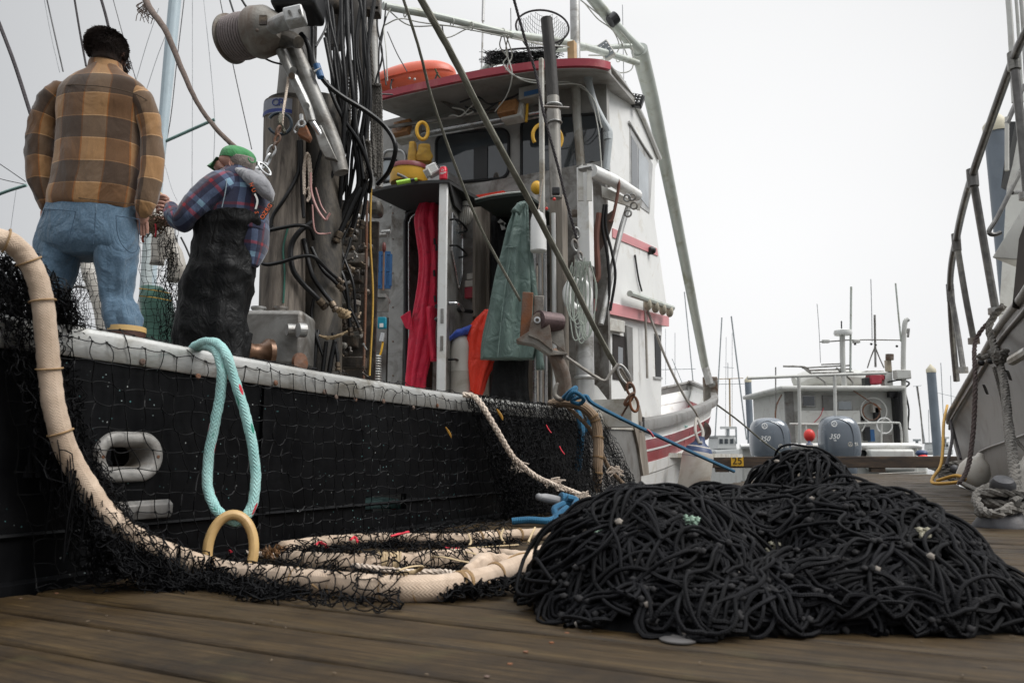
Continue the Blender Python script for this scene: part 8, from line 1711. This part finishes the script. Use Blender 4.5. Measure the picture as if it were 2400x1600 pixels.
# hull
MB().tube(cablepts([(1735, 1046, DF-1), (1800, 1045, DF-1), (2000, 1044, DF-1), (2140, 1044, DF-1), (2154, 1050, DF-.5)], 4), PX(6, DF), 12).build('gunwale', WHITE, fb_); fbox('transom', 1742, 1048, 2150, 1130, DF-.9, .3, BOATW, bevel=.05); fbox('transom_step', 2040, 1052, 2146, 1104, DF-1.4, .4, BOATW, bevel=.08)
MB().box(W(1950, 1100, DF)+Y*3-Z*.2, (PX(410, DF), 7, .9)).build('hull', BOATW, fb_, bevel=.1)
for i, (xc, yt) in enumerate(((1806, 980), (1969, 975))):
    t = thing('outboard_engine', 'blue-grey outboard engine marked 350, the %s one on the workboat stern' % ('left' if i == 0 else 'right'), 'outboard engine', W(xc, 1120, 23.5), 'outboard engines on the workboat')
    dE = 23.4; c0 = W(xc, 1068, dE); hw, hh = PX(44, dE), PX(1068-yt, dE); rings = []
    for f, g, sh_ in ((0, .93, 0), (.15, .98, 0), (.4, 1.0, 0), (.62, .97, 0), (.8, .88, -.02), (.92, .70, -.05), (.98, .45, -.07), (1.0, .18, -.08)): rings.append((c0+Z*hh*f+X*sh_*hw, X*hw*g, Y*hw*.9*g))
    co = MB().loft(rings, 36, 6, pw=3.2).build('cowling', ENG, t, smooth=70)
    # swept shoulder ridge and side panel
    MB().tube(cablepts([(xc-36, yt+20, dE-1.05), (xc-10, yt+6, dE-1.12), (xc+18, yt+16, dE-1.15), (xc+30, yt+40, dE-1.1), (xc+34, yt+90, dE-1.05)], 5), [.02, .035, .05, .04, .02], 8, flat=.5).build('ridge', ENG, co)
    MB().loft([(c0+X*hw*.0-Z*.0, X*hw*.80, Y*hw*.75), (c0-Z*PX(38, dE), X*hw*.72, Y*hw*.7), (c0-Z*PX(60, dE), X*hw*.45, Y*hw*.5)], 24, 3, pw=3).build('lower_casing', ENG, t, smooth=60)
    pf = W(xc-12, yt+46, dE-1.14); text('350', 'number', WHITE, W(xc-14, yt+48, dE-1.17), X, Z, .20, t, .004, .35); text('V8', 'number', WHITE, W(xc-12, yt+57, dE-1.17), X, Z, .07, t, .004)
    ec = W(xc-14, yt+18, dE-1.16); MB().ring(ec, Y, .075, .012, 20, 6).build('emblem', WHITE, t)
    for k in range(3): a_ = R(90+120*k); MB().box(ec+vec((math.cos(a_), 0, math.sin(a_)))*.035, (.07, .01, .016), (vec((math.cos(a_), 0, math.sin(a_))), Y, vec((-math.sin(a_), 0, math.cos(a_))))).build('emblem_fork', WHITE, t)
    e2 = W(xc+24, yt+66, dE-1.1); MB().ring(e2, Y, .06, .010, 18, 6).build('emblem', WHITED, t)
    for k in range(3): a_ = R(90+120*k); MB().box(e2+vec((math.cos(a_), 0, math.sin(a_)))*.03, (.06, .01, .014), (vec((math.cos(a_), 0, math.sin(a_))), Y, vec((-math.sin(a_), 0, math.cos(a_))))).build('emblem_fork', WHITED, t)
    text('YA', 'lettering', WHITED, W(xc+38, yt+66, dE-1.0), (.75, .5, 0), Z, .15, t, .004)
T1(MB().ball(W(1897, 1020, 24.5), (PX(13, 24.5), .15, PX(15, 24.5))), 'red_buoy', BUOYR, 'red buoy hanging between the two outboard engines', 'buoy')
fender(1897, 1075, 1036, 18, 24.2, 'small cream fender with a blue cap between the two engines', top=True)
for x, y, m, lb in ((2164, 1078, BUOYR, 'red round buoy low at the right end of the workboat'),): T1(MB().ball(W(x, y, 24.0), PX(14, 24)), 'red_buoy', m, lb, 'buoy')
T1(MB().ball(W(2160, 1062, 24.1), (PX(13, 24), .2, PX(8, 24))), 'blue_buoy', FENDB, 'dark blue buoy top just above the red buoy', 'buoy')
T1(MB().lathe(W(1868, 1062, 24.6), Y, [(PX(9, 24), 0), (PX(9, 24), .1), (0, .1)], 20), 'fender_pad', RUBBER, 'round black fender pad right of the left engine', 'fender pad')
T1(MB().lathe(W(2024, 1062, 24.6), Y, [(PX(8, 24), 0), (PX(8, 24), .1), (0, .1)], 20), 'fender_pad', RUBBER, 'round black fender pad right of the right engine', 'fender pad')
# ================================================================ far boats, with distance haze painted into their grey
FW = mat('far_white', (.60, .61, .60), .6, 0, .05); FT = mat('far_tan', (.40, .30, .18), .7); FG = mat('hazed_grey', (.33, .36, .37), .6); FGL = mat('far_window', (.05, .06, .07), .3)
def farboat(xc, yb, sc, d, label, poles, hullm=FW):
    t = thing('far_boat', label, 'boat', W(xc, yb, d), 'fishing boats beyond the dock'); P_ = lambda x, y: W(xc+x*sc, yb+y*sc, d)
    V = [P_(-34, -14), P_(36, -20), P_(34, 6), P_(-30, 6)]; MB().prism(V, Y*3.2).build('hull', hullm, t, smooth=0, bevel=.1)
    MB().prism([P_(-26, -44), P_(14, -44), P_(20, -16), P_(-28, -16)], Y*2.2).build('wheelhouse', hullm, t, smooth=0, bevel=.05)
    MB().prism([P_(-30, -48), P_(18, -48), P_(17, -44), P_(-29, -44)], Y*2.4).build('roof', hullm, t, smooth=0)
    for x in (-22, -10, 3): MB().prism([P_(x, -40)-Y*.03, P_(x+8, -40)-Y*.03, P_(x+8, -29)-Y*.03, P_(x, -29)-Y*.03], Y*.02).build('window', FGL, t, smooth=0)
    MB().cyl(P_(-2, -48), P_(-2, -64), .1).build('stack', FG, t); MB().box(P_(-2, -66), (.9*sc, .3, .15)).build('radar', hullm, t)
    for (x0, y0, x1, y1, w_, m) in poles: MB().tube(np.array([W(x0, y0, d), W(x1, y1, d)]), PX(w_/2, d), 8).build('pole', m, t)
farboat(1708, 1068, 1.0, 48, 'white troller with tall outrigger poles left of the workboat', [(1692, 744, 1676, 1025, 3, FG), (1714, 741, 1750, 1030, 3.5, FG), (1710, 888, 1711, 1002, 4, FT), (1680, 888, 1742, 886, 2, FT), (1682, 900, 1745, 899, 1.5, FG), (1706, 850, 1706, 890, 1.6, FG), (1696, 860, 1720, 862, 1.2, FG), (1716, 780, 1716, 1000, 1, FG), (1702, 790, 1700, 1020, 1, FG), (1725, 1000, 1726, 1040, 4, FG)])
farboat(1590, 1040, .8, 55, 'pale boat mostly hidden behind the bow, with one tall pole', [(1604, 684, 1625, 900, 2.5, FG), (1560, 770, 1560, 900, 1, FG), (1575, 840, 1600, 900, 1.5, FG), (1550, 866, 1630, 864, 1.5, FG), (1582, 780, 1582, 940, 1.2, FG)])
farboat(2216, 1062, .55, 60, 'small distant boat right of the slim piling', [(2205, 850, 2214, 1040, 1.6, FG), (2180, 862, 2190, 1040, 1.6, FG), (2228, 880, 2232, 1040, 1.4, FG), (2196, 920, 2240, 930, 1, FG)])
farboat(2150, 1064, .5, 58, 'small distant boat half hidden by the workboat', [(2148, 905, 2168, 1040, 2.2, FG), (2140, 905, 2160, 903, 1.2, FG), (2176, 960, 2178, 1040, 1.4, FG)], FG)
for i, (x0, y0, x1, y1, w_) in enumerate(((1652, 880, 1640, 1050, 1.6), (1662, 960, 1650, 1050, 1.4), (1738, 950, 1742, 1060, 1.5))): pass
# background behind the men at the left
T1(MB().tube(cablepts([(414, -40, 12), (396, 150, 12), (383, 290, 12), (370, 440, 12), (352, 700, 12)], 4), [PX(15, 12), PX(14, 12), PX(12, 12), PX(11, 12), PX(11, 12)], 16), 'sail_mast', mat('pale_blue_mast', (.42, .50, .54), .5, .1, .06), 'pale blue mast rising behind the man in the plaid jacket', 'mast')
line('spreader', 'green-grey spar reaching right from the pale blue mast', 'spar', [(382, 334, 12), (440, 308, 12), (503, 280, 12)], 8, mat('green_spar', (.15, .24, .22), .5)); line('spreader', 'grey outrigger spar sticking in from the left edge', 'spar', [(-20, 462, 9), (20, 447, 9), (62, 434, 9)], 8, mat('green_spar', (.15, .24, .22)))
stays = [([(-4, 50, 9), (34, 150, 9), (72, 268, 9)], 9, DARKROPE, 'thick dark stay crossing the upper left corner'), ([(174, -5, 9), (188, 80, 9), (202, 156, 9)], 5, DARKROPE, 'dark line meeting the man\'s left shoulder'), ([(236, -5, 9), (246, 30, 9), (254, 62, 9)], 7, DARKROPE, 'twisted dark line ending behind the man\'s hair'),
 ([(109, -5, 12), (128, 80, 12), (148, 168, 12)], 3.4, WIRE, 'thin dark wire left of the man, right one of a close pair'), ([(103, -5, 12), (120, 85, 12), (140, 170, 12)], 1.6, WIREL, 'faint wire left of the man, left one of a close pair'), ([(264, -5, 12), (290, 90, 12), (320, 192, 12)], 2, WIRE, 'thin wire slanting right from behind the man\'s head'),
 ([(372, 20, 14), (345, 100, 14), (318, 192, 14)], 1.6, WIREL, 'faint wire slanting down left of the mast'), ([(400, 55, 14), (370, 130, 14), (343, 212, 14)], 1.6, WIREL, 'fainter parallel wire nearest the mast, left side'), ([(432, -5, 14), (415, 140, 14), (398, 290, 14), (370, 420, 14)], 2.2, WIRE, 'thin wire hugging the right side of the pale mast'),
 ([(451, -5, 14), (451, 220, 14), (450, 460, 14)], 1.6, WIREL, 'faint vertical wire right of the pale mast'), ([(477, -5, 14), (492, 140, 14), (503, 275, 14), (501, 380, 14)], 1.8, WIREL, 'faint wire running to the tip of the spar'), ([(515, -5, 10), (550, 170, 10), (590, 350, 10)], 2.6, WIRE, 'thin dark wire slanting down to the green cap'), ([(908, 75, 7), (930, 125, 7), (954, 168, 7)], 3, WIRE, 'short dark wire left of the orange life raft'),
 ([(-4, 382, 9), (30, 405, 9), (60, 426, 9)], 2.4, WIRE, 'dark wire running to the outrigger spar tip'), ([(-4, 418, 9), (20, 424, 9), (58, 432, 9)], 2, WIRE, 'lower wire running to the outrigger spar'), ([(38, 445, 12), (30, 500, 12), (22, 560, 12)], 1.2, WIREL, 'faint wire hanging below the outrigger spar'), ([(385, 380, 14), (402, 440, 14), (415, 470, 14)], 1.6, WIREL, 'faint wire between the two men, upper part')]
for pts, w_, m, lb in stays: line('rigging_wire', lb, 'wire', pts, w_, m, n=6)
rp_ = cablepts([(338, -10, 4.6), (352, 22, 4.55), (388, 72, 4.5), (425, 160, 4.5), (462, 240, 4.5), (505, 300, 4.5), (552, 346, 4.5), (600, 384, 4.48)], 8)
mb = MB().tube(rp_, [PX(9, 4.5), PX(8, 4.5), PX(7, 4.5), PX(5.5, 4.5), PX(6, 4.5), PX(6, 4.5)], 12, wob=.05)
rs2 = random.Random(4)
for k in range(26): c = W(345+rs2.uniform(-12, 14), 4+rs2.uniform(0, 22), 4.55); mb.tube(spline([c, c+vec((rs2.uniform(-.05, .03), 0, -.03)), c+vec((rs2.uniform(-.06, .04), 0, -rs2.uniform(.05, .1)))], 3), .0025, 5)
T1(mb, 'frayed_rope', mat('brown_grey_rope', (.17, .13, .11), .9, 0, .3, 60, .4, 120), 'frayed grey-brown rope sweeping down to the hook by the green cap', 'rope', smooth=60)
# net being mended between the men, net mass, posts behind
def mendf(x0, x1, y0, y1, d, k):
    def f(u, v): return W(x0+(x1-x0)*u+(6*wv(v*13+k, 1, 1.7)+8*v*(u-.5)), y0+(y1-y0)*v, d+.06*wv(u*14+k, 1, 2)+.03*wv(v*9, 1))
    return f
mb = MB(); netgrid(mendf(330, 372, 540, 800, 4.35, 0), 3, 17, .0016, .003, 90, .002, mb=mb); netgrid(mendf(372, 418, 520, 810, 4.3, 2), 9, 20, .0016, .006, 91, .004, .05, mb=mb); netgrid(mendf(385, 410, 560, 820, 4.25, 4), 8, 24, .0018, .008, 92, .004, .1, mb=mb); netgrid(mendf(352, 392, 470, 545, 4.25, 6), 5, 6, .0016, .008, 93, .004, mb=mb)
T1(mb, 'hanging_net', TWINE, 'black net hanging between the two men', 'net', smooth=0)
mb = MB(); netgrid(mendf(176, 250, 590, 800, 4.4, 1), 6, 16, .0016, .003, 94, .003, mb=mb); netgrid(mendf(172, 205, 640, 800, 4.35, 3), 7, 16, .0016, .006, 95, .004, .05, mb=mb)
T1(mb, 'hanging_net', TWINE, 'black net seen between the legs of the man in jeans', 'net', smooth=0)
mb = MB(); mb.tube(cablepts([(196, 588, 4.6), (212, 640, 4.6), (228, 690, 4.6), (236, 740, 4.6), (244, 790, 4.6)], 5), [PX(12, 4.6), PX(20, 4.6), PX(18, 4.6), PX(13, 4.6), PX(15, 4.6)], 16, wob=.05); T1(mb, 'canvas_roll', TANK, 'cream cloth roll behind the net between the jeans legs', 'cloth roll', smooth=180)
mb = MB(); mb.loft([(W(368, 620, 4.5), X*.05, Y*.03), (W(378, 580, 4.5), X*.06, Y*.04), (W(382, 540, 4.5), X*.07, Y*.05), (W(372, 510, 4.5), X*.09, Y*.05), (W(362, 490, 4.5), X*.05, Y*.03)], 18, 4, fold=.012); T1(mb, 'canvas_roll', TANK, 'cream cloth bunched inside the net at the mender\'s hands', 'cloth roll', smooth=180)
mb = MB(); mb.loft([(W(408, 660, 4.6), X*.05, Y*.04), (W(416, 630, 4.6), X*.055, Y*.05), (W(408, 590, 4.6), X*.05, Y*.05), (W(400, 560, 4.6), X*.03, Y*.04)], 18, 4, fold=.006); T1(mb, 'white_buoy', TANK, 'dull white float hanging behind the black bib trousers', 'float', smooth=180)
mb = MB()
for k in range(60): c = W(352+rs2.uniform(-16, 16), 524+rs2.uniform(-16, 16), 4.2); mb.tube(spline([c, c+vec((rs2.uniform(-.06, .06), 0, rs2.uniform(-.05, .05))), c+vec((rs2.uniform(-.06, .06), .02, rs2.uniform(-.06, .04)))], 3), .003, 5)
T1(mb, 'net_knot', mat('brown_olive_twine', (.11, .075, .045), .9, 0, .4, 30), 'brown tangled knot of netting by the plaid cuff', 'net knot')
line('red_tail', 'short red-brown cord tail below the tangled knot', 'cord', [(340, 545, 4.2), (334, 558, 4.2), (336, 568, 4.2)], 6, mat('red_brown', (.20, .04, .025), .8)); line('red_thread', 'red thread hanging in the mended net', 'thread', [(364, 525, 4.15), (366, 540, 4.15), (364, 555, 4.15)], 4, REDT)
for pts, lb in (([(410, 555, 4.7), (420, 590, 4.7), (434, 628, 4.7)], 'thick black hose left of the black bib trousers'), ([(424, 556, 4.7), (436, 580, 4.7), (446, 604, 4.7)], 'thin black hose left of the black bib trousers')): line('black_hose', lb, 'hose', pts, 7 if '410' in str(pts[0]) else 4.5, HOSE)
gn = thing('net_bag', 'dark green mesh bag with cords standing behind the hanging net', 'net bag', W(368, 840, 5.2))
MB().loft([(W(370, 860, 5.2), X*.12, Y*.12), (W(368, 800, 5.2), X*.12, Y*.12), (W(370, 740, 5.2), X*.115, Y*.12), (W(366, 690, 5.2), X*.10, Y*.1), (W(356, 672, 5.2), X*.07, Y*.07)], 26, 5, fold=.015, fs=12).build('bag', GREENNET, gn, smooth=180)
for y in (678, 695): MB().tube(cablepts([(326, y-2, 5.05), (360, y+2, 5.04), (402, y+10, 5.05)], 4), .004, 6).build('cord', YELLOWF, gn)
for x, w_, y0, y1, d, lb in ((352, 26, 520, 690, 8, 'pale vertical post behind the hanging net'), (170, 8, 640, 800, 8, 'thin pale post at the left of the net between the legs'), (386, 14, 700, 860, 7, 'dark post below the green mesh bag')):
    p0, p1 = W(x, y0, d), W(x, y1, d); p1[0] = p0[0]; p1[2] = -.6; T1(MB().cyl(p1, p0, PX(w_/2, d), n=16), 'far_post', mat('pale_post', (.42, .47, .47), .6) if d == 8 else DARKST, lb, 'post')
line('cross_rail', 'grey rail seen through the man\'s legs', 'rail', [(150, 672, 6), (180, 672, 6), (215, 674, 6)], 6, GREYP)
# a low net mass on the deck the men stand on
mb = MB()
def deckm(u, v): x, s_ = u, v; return B(2.6+3.0*u, .35+1.7*v, .62+.10*math.sin(u*9)*math.sin(v*7)+.05*math.sin(u*23+v*11)-.25*max(0, .15-v)/.15)
mb.grid(deckm, 30, 20); T1(mb, 'deck_net', TWINE, 'black net spread over the work deck under the men', 'net', smooth=180, kind='stuff')
# haze: one closed box of thin air round everything
hz = bpy.data.materials.new('haze_air'); hz.use_nodes = True; tt = hz.node_tree; tt.nodes.clear(); ou = tt.nodes.new('ShaderNodeOutputMaterial'); pv = tt.nodes.new('ShaderNodeVolumePrincipled')
pv.inputs['Color'].default_value = (.93, .94, .95, 1); pv.inputs['Density'].default_value = .010; tt.links.new(pv.outputs[0], ou.inputs['Volume'])
HAZE = False
if HAZE:
    b = MB().box((100, 750, 9.2), (1800, 2300, 21.6)).build('haze', hz, None, smooth=0, kind='stuff')
